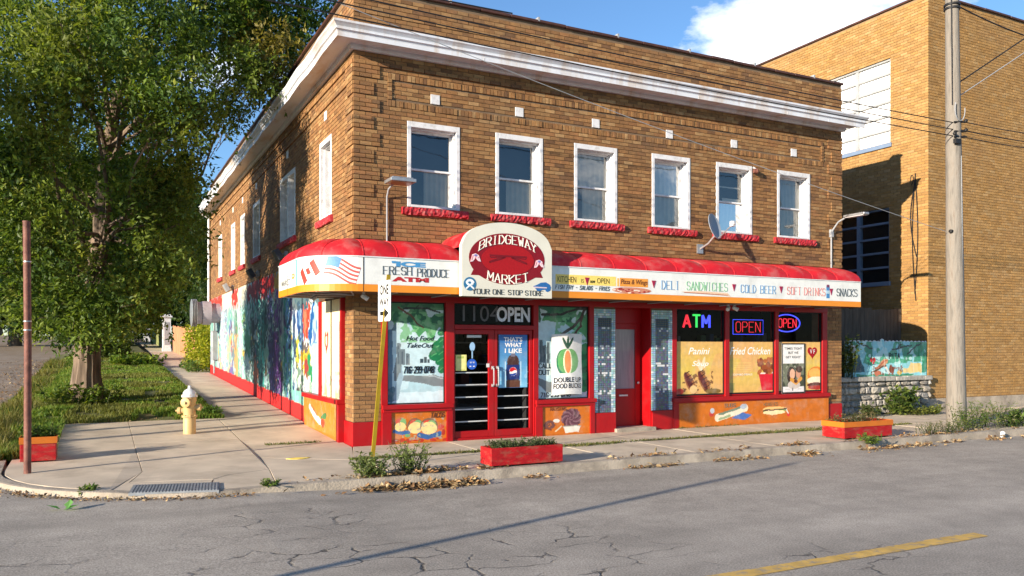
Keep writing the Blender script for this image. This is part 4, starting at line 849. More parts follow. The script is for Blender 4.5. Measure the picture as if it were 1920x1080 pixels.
# double doors, each with its pane, bars and handle
for k, (a, b) in enumerate(((1.91, 2.735), (2.745, 3.56))):
    pl, pr = (a+.02, b-.115) if k == 0 else (a+.06, b-.06)
    d = part('shop_door', m_red, [(a, pl, .045, 2.07, -.06, -.005), (pr, b, .045, 2.07, -.06, -.005), (pl, pr, 1.985, 2.07, -.06, -.005), (pl, pr, .045, .17, -.06, -.005)])
    g('pane', pl, pr, .17, 1.985, -.035, parent=d)
    rr = random.Random(k)
    for z in (.33, .56, .79, 1.02, 1.25): part('security_bar', m_white, [(pl, pr, z, z+.022, -.085, -.065)], bevel=0, parent=d)
    hx = b-.035 if k == 0 else a+.055
    mb = MB(); mb.tube([(hx, 0.01, 1.36), (hx, .0-.055, 1.34), (hx, -.055, 1.02), (hx, 0.01, 1.0)], .013, 8)
    mb.ub(front, hx-.025, hx+.025, 1.32, 1.38, -.005, .012); mb.ub(front, hx-.025, hx+.025, .99, 1.04, -.005, .012); mb.build('handle', m_alu, d)
part('door_threshold', m_red, [(1.90, 3.57, -0.02, .044, -.12, .02)])
part('door_closer', m_alu, [(2.2, 2.5, 1.92, 1.97, -.1, -.07)], bevel=0.004)

# recessed side door between two mosaic-tiled piers
part('recess_wall', m_red, [(5.51, 6.39, 2.24, 2.62, -.40, -.33), (5.49, 5.512, 0.0, 2.6, -.36, -.01), (6.388, 6.41, .0, 2.6, -.36, -.01), (5.51, 6.39, 2.575, 2.62, -.4, .0)])
d = part('entry_door', m_door, [(5.53, 5.68, .07, 2.24, -.385, -.335), (6.235, 6.38, .07, 2.24, -.385, -.335), (5.68, 6.235, .07, .86, -.385, -.34), (5.68, 6.235, 2.12, 2.24, -.385, -.335)])
part('door_pane', M('greyish door blind', (0.30, 0.28, 0.30), 0.35, 0.15, 3, coat=.5, stretch=(6, 1, .6)), [(5.68, 6.235, .86, 2.12, -.375, -.365)], bevel=0, parent=d)
part('mail_slot', m_alu, [(5.82, 6.04, .70, .735, -.345, -.325)], bevel=.003, parent=d)
mb = MB(); mb.lathe([(.0, 0), (.028, .01), (.032, .03), (.015, .05), (0, .052)], (6.30, .335, .98), 10, (0, -1, 0)); mb.build('knob', m_alu, d)
for k, (a, b) in enumerate(((4.972, 5.49), (6.41, 6.95))):
    part('tiled_pier', m_red, [(a, b, -.1, .40, -.2, .045)])
    part('pier_core', m_mortar, [(a, b, .40, 2.575, -.2, .0)], bevel=0, parent=store)
    mb = MB(); rt = random.Random(50+k); P = 0.046; nx = int((b-a)/P); px = (b-a)/nx; nz2 = int(2.15/P)
    for j in range(nz2):
        for i in range(nx):
            z = .405+j*P; x = a+i*px; edge = i < 2 or i >= nx-2 or j > nz2-5
            if edge: col = tuple(q*rt.uniform(.8, 1.15) for q in lin(150, 186, 200)) if rt.random() > .18 else lin(206, 222, 226)
            else:
                lvl = (j % 4 in (0, 1)) and rt.random() < .4 and 5 < j < nz2-8 and (math.sin(j*.9+k)*.5+.5 > .25)
                col = lin(206, 210, 214) if lvl else tuple(q*rt.uniform(.7, 1.35) for q in lin(92, 104, 120))
                if j > nz2-9: col = tuple(q*rt.uniform(.8, 1.2) for q in lin(40, 56, 76))
            mb.ub(front, x+.003, x+px-.003, z+.003, z+P-.003, -.002, .007+rt.uniform(0, .003)+(.006 if edge else 0), col)
    mb.build('mosaic_tiles', m_tile, store, attr=True, kind='stuff')
    if k == 1:
        mb = MB()
        for j in range(nz2):
            for i in range(3): 
                z = .405+j*P; mb.box(6.3865-.006, .02+i*.0+0.0, z+.003, 6.3875, .02+.0, z+.04, (1, 1, 1)) if False else None
# three-pane shop window over the long orange bulkhead
for k, (a, b) in enumerate(((7.07, 8.41), (8.53, 9.90), (10.01, 11.42))):
    w = part('shop_window', m_black, [(a, a+.018, .69, 2.56, -.08, -.015), (b-.018, b, .69, 2.56, -.08, -.015), (a+.018, b-.018, .69, .712, -.08, -.015), (a+.018, b-.018, 2.54, 2.56, -.08, -.015)], bevel=0)
    g('pane', a+.018, b-.018, .712, 2.54, -.04, parent=w)

# ---- posters and signs on the glass: things of their own
def poster(name, label, cat, x, z, w, h, res, bgc, draw, d, extra=None, thick=.004, wob=.0, seed=4, group=None):
    t = thing(name, (x+w/2, -d, z), label, cat, group)
    part('sheet', m_white, [(x, x+w, z, z+h, d-thick, d)], bevel=0, parent=t)
    picture(at0(front, x, z), w, h, res, bgc, draw, 'print', d+.0012, parent=t, wob=wob, seed=seed)
    if extra:
        mb = MB(); extra(mb, d+.003); mb.build('lettering', m_letter, t, attr=True)
    return t
CREAM = lin(220, 168, 108); GOLD = lin(214, 186, 88)
def grad(c, n=3, top=1.2):
    for k in range(30):
        t = k/29; c.put((c.V >= c.h*t) & (c.V < c.h*(t+.04)), tuple(np.array(GOLD)*(1-abs(t-.45)*1.2)+np.array(CREAM)*abs(t-.45)*1.2))
    c.blotch(CREAM, 1.6, .5, n, .6)
def panini(c):
    grad(c); c.ell(.62, .62, .05, .14, lin(250, 240, 214), .5, .3); c.ell(.72, .66, .04, .16, lin(250, 240, 214), .5, -.3)
    for u, v, r in ((.36, .24, .55), (.74, .26, .55)):
        c.ell(u+.02, v-.02, .13, .30, lin(206, 166, 112), 1, r); c.ell(u, v, .11, .28, lin(150, 96, 56), 1, r); c.ell(u-.03, v+.02, .06, .24, lin(96, 40, 40), 1, r)
        for k in range(6): c.line([(u-.14+k*.05, v+.2-k*.08), (u-.02+k*.05, v+.26-k*.08)], .018, lin(44, 24, 20))
    c.blotch(lin(86, 40, 34), 14, .62, 5, .8, .05, .5, .15, 1.0); c.ell(.08, .06, .1, .07, lin(200, 60, 40)); c.ell(.45, .1, .1, .09, lin(222, 190, 130)); c.ell(1.0, .05, .22, .06, lin(120, 96, 40))
    c.rect(.2, .84, .8, .845, lin(214, 170, 90)); c.rect(.1, .5, 1.0, .505, lin(220, 180, 100))
poster('menu_poster', 'cream and yellow window poster with two grilled sandwiches under white script', 'poster', 7.11, .72, 1.27, 1.14, .011, CREAM, panini, -.032,
       lambda mb, d: (text(mb, 'Panini', front, 7.42, 8.02, 1.58, .15, (.9, .88, .82), d, .012, .3), text(mb, 'Soup', front, 7.52, 7.98, 1.29, .15, (.9, .88, .82), d, .012, .3)))
def chicken(c):
    grad(c, 7); c.poly([(.0, .3), (.5, .9), (1.0, .95), (.6, .4)], CREAM, .7); c.blotch(lin(120, 140, 70), 5, .5, 9, .6, 0, .22, 0, .8)
    c.poly([(.88, .42), (1.34, .42), (1.34, .03), (.98, .03)], lin(206, 30, 48)); c.line([(.88, .42), (1.34, .43)], .03, lin(240, 220, 210))
    rr = random.Random(3)
    for k in range(34): u, v = rr.uniform(.88, 1.34), rr.uniform(.46, .74); c.ell(u, v*(1-.1*abs(u-1.1)), rr.uniform(.05, .09), rr.uniform(.04, .07), [lin(150, 76, 34), lin(176, 100, 50), lin(120, 56, 26)][k % 3], 1, rr.uniform(0, 3))
    for k in range(6): c.line([(.15, .66-.05*k), (.15+.5, .66-.05*k)], .012, lin(226, 196, 120))
poster('menu_poster', 'cream and yellow window poster with a red bucket of fried chicken', 'poster', 8.56, .72, 1.31, 1.14, .011, CREAM, chicken, -.032,
       lambda mb, d: (text(mb, 'Fried Chicken', front, 8.59, 9.80, 1.57, .17, (.9, .88, .82), d, .012, .3), text(mb, 'COMBO MEALS', front, 8.68, 9.25, 1.10, .045, (.8, .78, .7), d, .01)))
def burger(c):
    grad(c, 9); c.ell(1.22, .34, .28, .22, lin(216, 130, 50)); c.ell(1.18, .40, .2, .12, lin(236, 176, 90)); c.ell(1.22, .22, .3, .10, lin(240, 226, 196)); c.ell(1.22, .12, .3, .06, lin(90, 40, 30)); c.ell(1.25, .06, .3, .05, lin(170, 50, 40)); c.rect(0, 0, .2, .5, lin(60, 50, 40), .0)
poster('menu_poster', 'cream and yellow window poster with a burger, partly behind a framed black poster', 'poster', 10.04, .72, 1.35, 1.14, .011, CREAM, burger, -.032)
def ad(c):
    c.rect(.03, .70, .70, 1.14, lin(232, 232, 230)); c.rect(.03, .03, .70, .16, lin(226, 226, 224)); c.rect(.03, .16, .70, .70, lin(110, 116, 96)); c.blotch(lin(60, 66, 50), 6, .5, 4, .9, .16, .7); c.blotch(lin(170, 170, 150), 8, .6, 6, .8, .3, .7)
    c.ell(.3, .42, .14, .2, lin(50, 32, 26)); c.ell(.33, .45, .085, .12, lin(224, 176, 146)); c.ell(.52, .47, .08, .12, lin(206, 150, 120)); c.ell(.55, .56, .1, .08, lin(70, 46, 36)); c.ell(.38, .2, .2, .1, lin(200, 190, 180)); c.line([(.3, .32), (.45, .24), (.6, .34)], .09, lin(214, 150, 60)); c.ell(.44, .28, .06, .04, lin(80, 30, 20)); c.rect(.32, .06, .36, .13, lin(120, 120, 120)); c.rect(.1, .09, .25, .1, lin(150, 150, 150)); c.rect(.5, .09, .62, .1, lin(150, 150, 150))
    c.rect(0, 0, .03, 1.2, (.015, .015, .015)); c.rect(.70, 0, .8, 1.2, (.015, .015, .015)); c.rect(0, 1.14, .8, 1.2, (.015, .015, .015))
poster('framed_poster', 'tall black-framed poster of two people eating under a white text block', 'poster', 10.14, .66, .74, 1.17, .009, (.02, .02, .02), ad, -.012,
       lambda mb, d: [text(mb, s_, front, a_, b_, z_, .055, (.05, .05, .05), d, .015) for s_, a_, b_, z_ in (("'TIMES TIGHT", 10.22, 10.78, 1.68), ('BUT WE', 10.34, 10.66, 1.58), ("GET RIGHT'", 10.26, 10.74, 1.48))])
def heart_pts(cx, cz, s): return [(cx+s*16*math.sin(t)**3/16, cz+s*(13*math.cos(t)-5*math.cos(2*t)-2*math.cos(3*t)-math.cos(4*t))/16) for t in np.linspace(0, 6.2, 40)]
t = thing('heart_sticker', (11.13, .03, 1.43), 'round red heart sticker with two white letters on the burger window', 'sticker')
mb = MB(); mb.prism(heart_pts(11.13, 1.62, .155), front, -.030, -.026); mb.build('heart', m_red, t); mb = MB(); text(mb, 'V F', front, 11.05, 11.21, 1.585, .10, (.8, .8, .8), -.023, .01); mb.build('lettering', m_letter, t, attr=True)
def soda(c):
    for k in range(20): c.put(c.V > c.h*k/20, tuple(np.array(lin(120, 190, 226))*(1-k/20)+np.array(lin(20, 92, 170))*k/20))
    c.blotch(lin(170, 214, 236), 6, .6, 4, .5, 0, .5); c.ell(.31, .30, .15, .30, lin(60, 36, 30)); c.rect(.16, .0, .46, .14, lin(96, 60, 44)); c.ell(.31, .50, .13, .14, lin(70, 44, 40)); c.rect(.165, .16, .455, .44, lin(24, 44, 110)); c.rect(.265, .60, .355, .70, lin(110, 110, 130)); c.rect(.27, .66, .35, .72, lin(190, 200, 214))
    c.ell(.31, .31, .085, .085, lin(235, 235, 235)); c.poly([(.225, .31), (.25, .375), (.31, .395), (.37, .37), (.39, .33), (.34, .335), (.28, .305)], lin(206, 30, 40)); c.poly([(.235, .27), (.29, .265), (.35, .285), (.39, .29), (.36, .24), (.31, .225), (.26, .235)], lin(24, 60, 150)); c.line([(.14, .05), (.14, .5)], .02, lin(200, 226, 240)); c.line([(.48, .05), (.48, .5)], .02, lin(200, 226, 240))
poster('soda_poster', 'blue poster of a dark cola bottle on the glass door', 'poster', 2.84, .96, .62, 1.02, .0085, lin(40, 120, 190), soda, -.028,
       lambda mb, d: [text(mb, s_, front, a_, b_, z_, .085, (.85, .85, .85), d, .03) for s_, a_, b_, z_ in (("THAT'S", 2.95, 3.35, 1.85), ('WHAT', 2.97, 3.34, 1.74), ('I LIKE', 2.97, 3.34, 1.63))])
t = thing('open_sign', (3.14, .02, 2.2), 'white block-letter OPEN sign in the dark transom over the doors', 'sign')
mb = MB(); text(mb, 'OPEN', front, 2.80, 3.52, 2.225, .29, (.80, .86, .95), -.03, .035); mb.build('lettering', m_letter, t, attr=True)
def notice(c): c.rect(.02, .02, .2, .3, lin(226, 226, 150)); c.rect(.04, .06, .16, .08, lin(120, 120, 80)); c.rect(.04, .12, .18, .13, lin(150, 150, 90)); c.rect(.03, .22, .18, .27, lin(170, 190, 90))
poster('paper_notice', 'small yellow paper notice stuck to the door glass', 'notice', 1.95, 1.30, .22, .30, .02, lin(214, 214, 130), notice, -.03)
t = thing('door_sticker', (2.28, .03, 1.3), 'blue round sticker with a long lollipop-shaped tail on the door glass', 'sticker')
mb = MB(); mb.prism([(2.28+.10*math.cos(a), 1.42+.10*math.sin(a)) for a in np.linspace(0, 6.1, 24)], front, -.031, -.028); mb.build('disc', M('blue sticker', lin(40, 90, 190), .4, .1), t)
mb = MB(); mb.prism([(2.29+.055*math.cos(a), 1.75+.085*math.sin(a)) for a in np.linspace(0, 6.1, 20)], front, -.031, -.028); mb.ub(front, 2.275, 2.300, 1.53, 1.68, -.031, -.028); mb.build('lollipop', M('pale blue sticker', lin(150, 190, 226), .4, .1), t)
mb = MB(); text(mb, 'u u', front, 2.24, 2.33, 1.44, .03, (.7, .75, .85), -.026, .02); text(mb, '- -', front, 2.23, 2.34, 1.37, .02, (.7, .75, .85), -.026, .03); mb.build('lettering', m_letter, t, attr=True)
t = thing('door_sticker', (2.62, .0, 1.35), 'tiny red and white sticker on the door stile by the handles', 'sticker')
mb = MB(); mb.prism([(2.635+.045*math.cos(a), 1.44+.05*math.sin(a)) for a in np.linspace(0, 6.1, 16)], front, -.004, .001); mb.build('disc', m_redstone, t); mb = MB(); mb.ub(front, 2.57, 2.63, 1.36, 1.43, -.004, .0025); mb.build('tag', m_white, t)
# hanging food-bucks banner in front of the second painted window
t = thing('hanging_banner', (4.3, -.02, .8), 'white cloth banner with a green apple and carrot over DOUBLE UP FOOD BUCKS', 'banner')
c = Canvas(.70, 1.20, .009, lin(226, 226, 222), 0, 3)
c.ell(.24, .64, .14, .25, lin(20, 110, 80)); c.ell(.40, .66, .21, .24, lin(120, 176, 110)); c.ell(.29, .66, .16, .24, lin(90, 160, 90)); c.ell(.35, .64, .10, .25, lin(240, 236, 200)); c.ell(.35, .64, .075, .225, lin(232, 140, 80)); c.rect(.1, .36, .6, .42, lin(226, 226, 222))
for a in (-.5, 0, .5): c.ell(.35+.13*math.sin(a), .97+.05*math.cos(a), .028, .13, lin(40, 80, 60), 1, -a)
bend = lambda u, v, d: (3.96+u, -.045-.05*math.sin(u/.7*3.14)-.012*math.sin(v*6)-d-.0, .79+v+.02*math.sin(u*4))
c.build('cloth', bend, m_print, t); mb = MB(); text(mb, 'DOUBLE UP', bend, .04, .66, .24, .10, (.02, .02, .03), .006, .012); text(mb, 'FOOD BUCKS', bend, .03, .67, .12, .10, (.02, .02, .03), .006, .012); mb.build('lettering', m_letter, t, attr=True)
# neon signs hanging in the right-hand shop window
def neon_text(t, s, u0, u1, z, h, mat, th=.022, yb=-.075):
    w = (u1-u0)/len(s)
    for i, ch in enumerate(s):
        mb = MB()
        for st in GL[ch].split():
            P = [(u0+i*w+w*.14+int(p[0])/4*w*.72, z+int(p[1])/6*h) for p in st.split('-')]
            for p, q in zip(P[:-1], P[1:]): mb.tube([front(*p, yb), front(*q, yb)], th, 6)
        mb.build('letter', mat if not isinstance(mat, list) else mat[i], t)
t = thing('neon_sign', (7.6, .1, 2.2), 'lit neon ATM sign in red, green and blue letters behind dark glass', 'neon sign'); neon_text(t, 'ATM', 7.28, 8.08, 2.17, .27, [m_nred, m_ngrn, m_nblu], .024)
t = thing('neon_sign', (9.18, .1, 2.0), 'lit neon OPEN sign in thin red letters inside a blue rectangle', 'neon sign'); neon_text(t, 'OPEN', 8.78, 9.56, 2.08, .23, m_nred, .0065)
mb = MB(); P = [(8.72, 2.03), (9.62, 2.03), (9.62, 2.36), (8.72, 2.36), (8.72, 2.03)]; mb.tube([front(a, b, -.075) for a, b in P], .006, 6); mb.build('border_tube', m_nblu, t)
t = thing('neon_sign', (10.3, .1, 2.1), 'lit neon OPEN sign in red letters inside a blue oval ring', 'neon sign'); neon_text(t, 'OPEN', 10.08, 10.68, 2.20, .20, m_nred, .010)
mb = MB(); mb.tube([front(10.36+.42*math.cos(a), 2.30+.20*math.sin(a), -.08) for a in np.linspace(0, 2*math.pi, 34)], .014, 6); mb.build('ring_tube', m_nblu, t)

# ================================================================ AWNING
awn = thing('shop_awning', (0, -0.5, 2.66), 'red vinyl awning with white and orange lettered fascia wrapping the shop corner', 'awning')
AR = 0.88
def apath(s):
    if s >= 0: return Vector((-0.12+s, -1.0)), Vector((0, -1))
    L1 = AR*math.pi/2
    if s > -L1:
        a = -s/AR; return Vector((-0.12-AR*math.sin(a), -0.12-AR*math.cos(a))), Vector((-math.sin(a), -math.cos(a)))
    return Vector((-1.0, -0.12+(-s-L1))), Vector((-1, 0))
S0 = -(AR*math.pi/2+1.56); S1 = 11.67
def amp(s, v, d): p, n = apath(s); q = p+n*d; return (q.x, q.y, v)
X = lambda x: x+0.12                                     # front x -> path length
sv = [S0]+list(np.linspace(S0+.3, -AR*math.pi/2, 5))+list(np.linspace(-AR*math.pi/2, 0, 16))[1:]+list(np.linspace(0, S1, 20))[1:]
def strip_mesh(name, z0, z1, d, mat):
    V = []; F = []
    for s in sv: V += [amp(s, z0, d), amp(s, z1, d), amp(s, z1, d-.05), amp(s, z0, d-.05)]
    for i in range(len(sv)-1):
        for k in range(4): F.append((4*i+k, 4*i+(k+1) % 4, 4*i+4+(k+1) % 4, 4*i+4+k))
    F += [(0, 1, 2, 3), tuple(4*(len(sv)-1)+k for k in (3, 2, 1, 0))]
    mb = MB(); mb.add(V, F); mb.build(name, mat, awn)
strip_mesh('fascia', 2.775, 3.215, 0.0, m_awnwhite); strip_mesh('orange_band', 2.655, 2.773, 0.004, m_awnor)
strip_mesh('fascia_trim', 3.217, 3.235, 0.012, m_white)
def inner(p): return Vector((max(p.x, 0.0), max(p.y, 0.0)))
def bay(s0, s1, name='canopy_bay'):
    n, mcount = 8, 9; V = []; F = []
    for i in range(n+1):
        u = i/n; s = s0+(s1-s0)*u; p, nr = apath(s); q = inner(p)
        puff = 0.042*math.sin(math.pi*u)-.0
        for j in range(mcount+1):
            t = j/mcount*math.pi/2; a = 1-math.cos(t); z = 3.237+.365*math.sin(t)
            w = p*(1-a)+q*a; k = math.sin(t*2)*puff
            V.append((w.x+nr.x*k*.7, w.y+nr.y*k*.7, z+k*.7))
    for i in range(n):
        for j in range(mcount): F.append((i*(mcount+1)+j, i*(mcount+1)+j+1, (i+1)*(mcount+1)+j+1, (i+1)*(mcount+1)+j))
    mb = MB(); mb.add(V, F, None, True); mb.build(name, m_canopy, awn)
cuts = [S0, S0+.78, -AR*math.pi/2, -AR*math.pi/4, 0.0, .58, 1.15, X(1.62)]
for a, b in zip(cuts[:-1], cuts[1:]): bay(a, b)
cuts = list(np.linspace(X(3.30), S1, 12))
for a, b in zip(cuts[:-1], cuts[1:]): bay(a, b)
for s in [S0+.78, -AR*math.pi/2, -AR*math.pi/4, 0.0, .58, 1.15]+cuts[1:-1]:
    mb = MB(); p, nr = apath(s); q = inner(p)
    mb.tube([((p*(math.cos(t))+q*(1-math.cos(t))).x, (p*(math.cos(t))+q*(1-math.cos(t))).y, 3.237+.368*math.sin(t)) for t in np.linspace(0.02, 1.55, 9)], .011, 5); mb.build('canopy_seam', m_canopy, awn)
for s in (S0, S1):                                       # closed ends
    p, nr = apath(s); q = inner(p); P = [(p.x, p.y, 2.66)]+[((p*math.cos(t)+q*(1-math.cos(t))).x, (p*math.cos(t)+q*(1-math.cos(t))).y, 3.237+.365*math.sin(t)) for t in np.linspace(0, math.pi/2, 10)]+[(q.x, q.y, 2.66)]
    mb = MB(); mb.add(P, [tuple(range(len(P)))]); mb.build('end_panel', m_canopy if s == S1 else m_awnwhite, awn)
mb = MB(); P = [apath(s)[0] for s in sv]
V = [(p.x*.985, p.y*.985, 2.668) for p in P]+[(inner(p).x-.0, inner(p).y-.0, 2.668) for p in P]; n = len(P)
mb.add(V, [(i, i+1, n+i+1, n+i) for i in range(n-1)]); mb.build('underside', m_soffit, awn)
for s in list(np.linspace(S0+.3, -.2, 5))+list(np.linspace(.6, S1-.4, 12)):
    mb = MB(); p, nr = apath(s); q = inner(p); mb.tube([(p.x*.98, p.y*.98, 2.655), (q.x, q.y, 2.655)], .014, 5); mb.build('support_bar', m_grey, awn)
mb = MB()
for s in (0.0, S0+.78): mb = MB(); mb.ub(amp, s-.006, s+.006, 2.657, 3.214, -.002, .005); mb.build('fascia_joint', m_black, awn)
# lettering and little pictures on the fascia
mb = MB(); B_, G_, Rd, K_ = lin(112, 152, 190), lin(140, 188, 148), lin(206, 140, 134), lin(76, 86, 90)
def flush(nm='lettering'):
    global mb
    if mb.v: mb.build(nm, m_letter, awn, attr=True)
    mb = MB()
flush(); text(mb, "'ICE", amp, X(.36), X(.96), 3.085, .09, lin(70, 140, 190), .003, .06)
flush(); strokes(mb, 'FRESH', amp, X(.20), X(.72), 2.95, .13, .013, K_, True, d=.004); flush(); strokes(mb, 'PRODUCE', amp, X(.80), X(1.40), 2.935, .13, .013, K_, True, d=.004)
flush(); text(mb, 'ATM', amp, X(.36), X(1.02), 2.835, .08, lin(176, 40, 44), .003, .07)
flush('lettering_panel'); mb.ub(amp, X(3.50), X(4.83), 2.905, 3.085, .0, .003, lin(238, 208, 110)); flush(); text(mb, 'KITCHEN', amp, X(3.54), X(3.94), 2.94, .11, lin(60, 60, 20), .006, .0); flush(); text(mb, 'IS', amp, X(4.05), X(4.11), 2.945, .07, lin(60, 60, 20), .006); flush(); text(mb, 'OPEN', amp, X(4.40), X(4.68), 2.945, .10, lin(60, 60, 20), .006); flush(); text(mb, 'now', amp, X(4.25), X(4.36), 2.945, .05, lin(60, 60, 20), .006, .03)
flush(); strokes(mb, 'FISH FRY - SALADS - FRIES', amp, X(3.49), X(4.68), 2.815, .07, .010, K_, slant=.2, d=.004)
flush('lettering_panel'); mb.ub(amp, X(4.92), X(5.58), 2.905, 3.07, 0, .003, lin(226, 150, 60)); mb.ub(amp, X(4.86), X(4.90), 2.905, 3.06, 0, .003, lin(236, 176, 90)); flush(); text(mb, 'Pizza & Wings', amp, X(4.94), X(5.57), 2.925, .12, lin(110, 60, 30), .006, .015, .2)
flush(); mb.prism([(X(5.20)+.46*math.cos(a), 2.835+.06*math.sin(a)) for a in np.linspace(0, 6.1, 24)], amp, 0, .003, lin(196, 130, 104))
rr = random.Random(2)
for k in range(26):
    a, r = rr.uniform(0, 6.28), math.sqrt(rr.random()); cu, cv = X(5.20)+.42*r*math.cos(a), 2.835+.05*r*math.sin(a); mb.prism([(cu+.03*math.cos(q), cv+.013*math.sin(q)) for q in np.linspace(0, 5.2, 6)], amp, .002, .0045+k*.0001, [lin(150, 40, 36), lin(236, 214, 196), lin(170, 60, 50)][k % 3])
for x in (4.18, 5.72, 7.77, 9.09, 10.60): mb.prism([(X(x)-.05, 3.045), (X(x)+.05, 3.045), (X(x), 2.90)], amp, 0, .008, lin(150, 30, 66)); flush('pennant')
flush(); strokes(mb, 'DELI', amp, X(5.90), X(6.36), 2.885, .165, .015, B_, True, d=.004); flush(); strokes(mb, 'SANDWICHES', amp, X(6.52), X(7.60), 2.89, .165, .014, G_, True, d=.004); flush(); strokes(mb, 'COLD', amp, X(7.94), X(8.38), 2.88, .16, .015, B_, True, d=.004); flush(); strokes(mb, 'BEER', amp, X(8.48), X(8.94), 2.88, .16, .015, B_, True, d=.004)
flush(); strokes(mb, 'SOFT', amp, X(9.25), X(9.68), 2.88, .16, .015, Rd, True, d=.004); flush(); strokes(mb, 'DRINKS', amp, X(9.76), X(10.42), 2.88, .16, .015, Rd, True, d=.004); flush(); strokes(mb, 'SNACKS', amp, X(10.76), X(11.44), 2.89, .16, .016, K_, True, d=.004)
flush(); mb.prism([(X(6.4), 2.85), (X(6.6), 2.83), (X(7.5), 2.80), (X(7.68), 2.785), (X(7.6), 2.855), (X(6.9), 2.875)], amp, 0, .003, lin(222, 190, 160)); mb.prism([(X(6.45), 2.83), (X(7.6), 2.805), (X(7.6), 2.82), (X(6.5), 2.845)], amp, .002, .0045, lin(176, 110, 90))
flush('lettering_panel'); mb.ub(amp, X(10.45), X(10.55), 2.83, 3.10, 0, .003, lin(70, 130, 180)); mb.ub(amp, X(10.46), X(10.54), 3.07, 3.13, 0, .0045, lin(120, 60, 90)); mb.ub(amp, X(10.455), X(10.545), 2.93, 3.0, 0, .0055, lin(170, 200, 214))
# flags on the rounded corner
def flag(u, v, w, h, rot, wav, fn, n=12):
    cr_, sr = math.cos(rot), math.sin(rot)
    def q(a, b): a2, b2 = a-w/2, b-h/2+wav*math.sin(a/w*5.5); return (u+a2*cr_-b2*sr, v+a2*sr+b2*cr_)
    def rect(a0, b0, a1, b1, col, k):
        for i in range(n): c0, c1 = a0+(a1-a0)*i/n, a0+(a1-a0)*(i+1)/n; mb.add([amp(*q(c0, b0), k), amp(*q(c1, b0), k), amp(*q(c1, b1), k), amp(*q(c0, b1), k)], [(0, 1, 2, 3)], col)
    fn(rect, w, h)
def us(rect, w, h):
    for i in range(9): rect(0, h*i/9, w, h*(i+1)/9, lin(196, 90, 84) if i % 2 == 0 else lin(236, 228, 220), .003)
    rect(0, h*.45, w*.4, h, lin(90, 140, 186), .005)
def ca(rect, w, h):
    rect(0, 0, w*.27, h, lin(214, 56, 42), .003); rect(w*.73, 0, w, h, lin(214, 56, 42), .003); rect(w*.4, h*.3, w*.6, h*.72, lin(214, 56, 42), .003)
flush(); flag(-.35, 3.0, .56, .30, -.30, .03, us); flush('painted_flag'); flag(-.97, 2.98, .42, .26, .55, .02, ca)
flush('lettering_panel'); mb.ub(amp, -1.52, -1.36, 2.778, 3.212, 0, .003, lin(120, 214, 170))
flush(); strokes(mb, 'BRIDGEWAY', amp, -2.86, -1.60, 3.0, .13, .022, lin(226, 196, 190), True, d=.004); flush(); strokes(mb, 'MARKET', amp, -2.7, -1.9, 2.84, .09, .014, lin(120, 120, 116), d=.004)
flush(); mb.prism([(-1.70+.12*math.cos(a), 2.96+.05*math.sin(a)) for a in np.linspace(0, 6.1, 14)], amp, 0, .003, lin(224, 130, 40)); mb.prism([(-1.70+.06*math.cos(a), 2.96+.022*math.sin(a)) for a in np.linspace(0, 6.1, 10)], amp, .002, .0045, lin(240, 210, 180))
flush('painted_food')

# ---- arched sign over the doors
sg = thing('market_sign', (2.445, -1.1, 2.62), 'arched cream sign reading BRIDGEWAY MARKET on a maroon and red oval', 'sign')
sx, hw = 2.445, .885
arch = [(sx-hw, 2.62), (sx+hw, 2.62), (sx+hw, 3.50)]+[(sx+hw*math.cos(a)*.97, 3.50+.43*math.sin(a)**.9) for a in np.linspace(.22, math.pi-.22, 22)]+[(sx-hw, 3.50)]
mb = MB(); mb.prism(arch, front, 1.05, 1.16); mb.build('board', m_cream, sg)
mb = MB(); P = [(u, v) for u, v in arch if v > 3.2]; P = sorted(P, key=lambda p: -p[0]); n = len(P)
mb.add([front(u*.999+.0024, v-.03, 1.05) for u, v in P]+[front(u*.999+.0024, v-.03, 0.0) for u, v in P], [(i, i+1, n+i+1, n+i) for i in range(n-1)], None, True); mb.build('barrel_hood', m_canopy, sg)
MAR = lin(126, 8, 24)
ell = lambda cx, cz, a, b, n=48: [(cx+a*math.cos(t), cz+b*math.sin(t)) for t in np.linspace(0, 2*math.pi, n, endpoint=False)]
mb = MB(); mb.prism(ell(sx-.01, 3.29, .745, .45), front, 1.158, 1.163, MAR)
mb.prism([(sx-.72, 2.985), (sx-.665, 3.09), (sx-.70, 3.22), (sx-.3, 3.10), (sx-.42, 2.93), (sx-.57, 2.985)], front, 1.156, 1.162, MAR); mb.prism([(sx+.70, 2.985), (sx+.645, 3.09), (sx+.68, 3.22), (sx+.3, 3.10), (sx+.40, 2.93), (sx+.55, 2.985)], front, 1.156, 1.1625, MAR)
mb.build('maroon_oval', m_letter, sg, attr=True)
mb = MB(); mb.prism(ell(sx, 3.275, .515, .265), front, 1.162, 1.168, RED)
EM = lin(112, 8, 20)
mb.prism([(sx-.37, 3.355), (sx+.37, 3.355), (sx+.36, 3.325), (sx-.36, 3.325)], front, 1.166, 1.171, EM)
for sgn in (-1, 1):
    Q = [(sx+sgn*a, b) for a, b in ((.36, 3.33), (.34, 3.30), (.08, 3.327), (.08, 3.315), (.2, 3.29), (.36, 3.235), (.37, 3.215), (.35, 3.22), (.18, 3.27), (.05, 3.318))]
    for a, b in zip(Q[:-1], Q[1:]): 
        dx, dz = b[0]-a[0], b[1]-a[1]; l = math.hypot(dx, dz); nx, nz_ = -dz/l*.009, dx/l*.009; mb.prism([(a[0]+nx, a[1]+nz_), (a[0]-nx, a[1]-nz_), (b[0]-nx, b[1]-nz_), (b[0]+nx, b[1]+nz_)], front, 1.166, 1.1705+.0003*(abs(a[0]) % .01), EM)
mb.build('red_oval', m_letter, sg, attr=True)
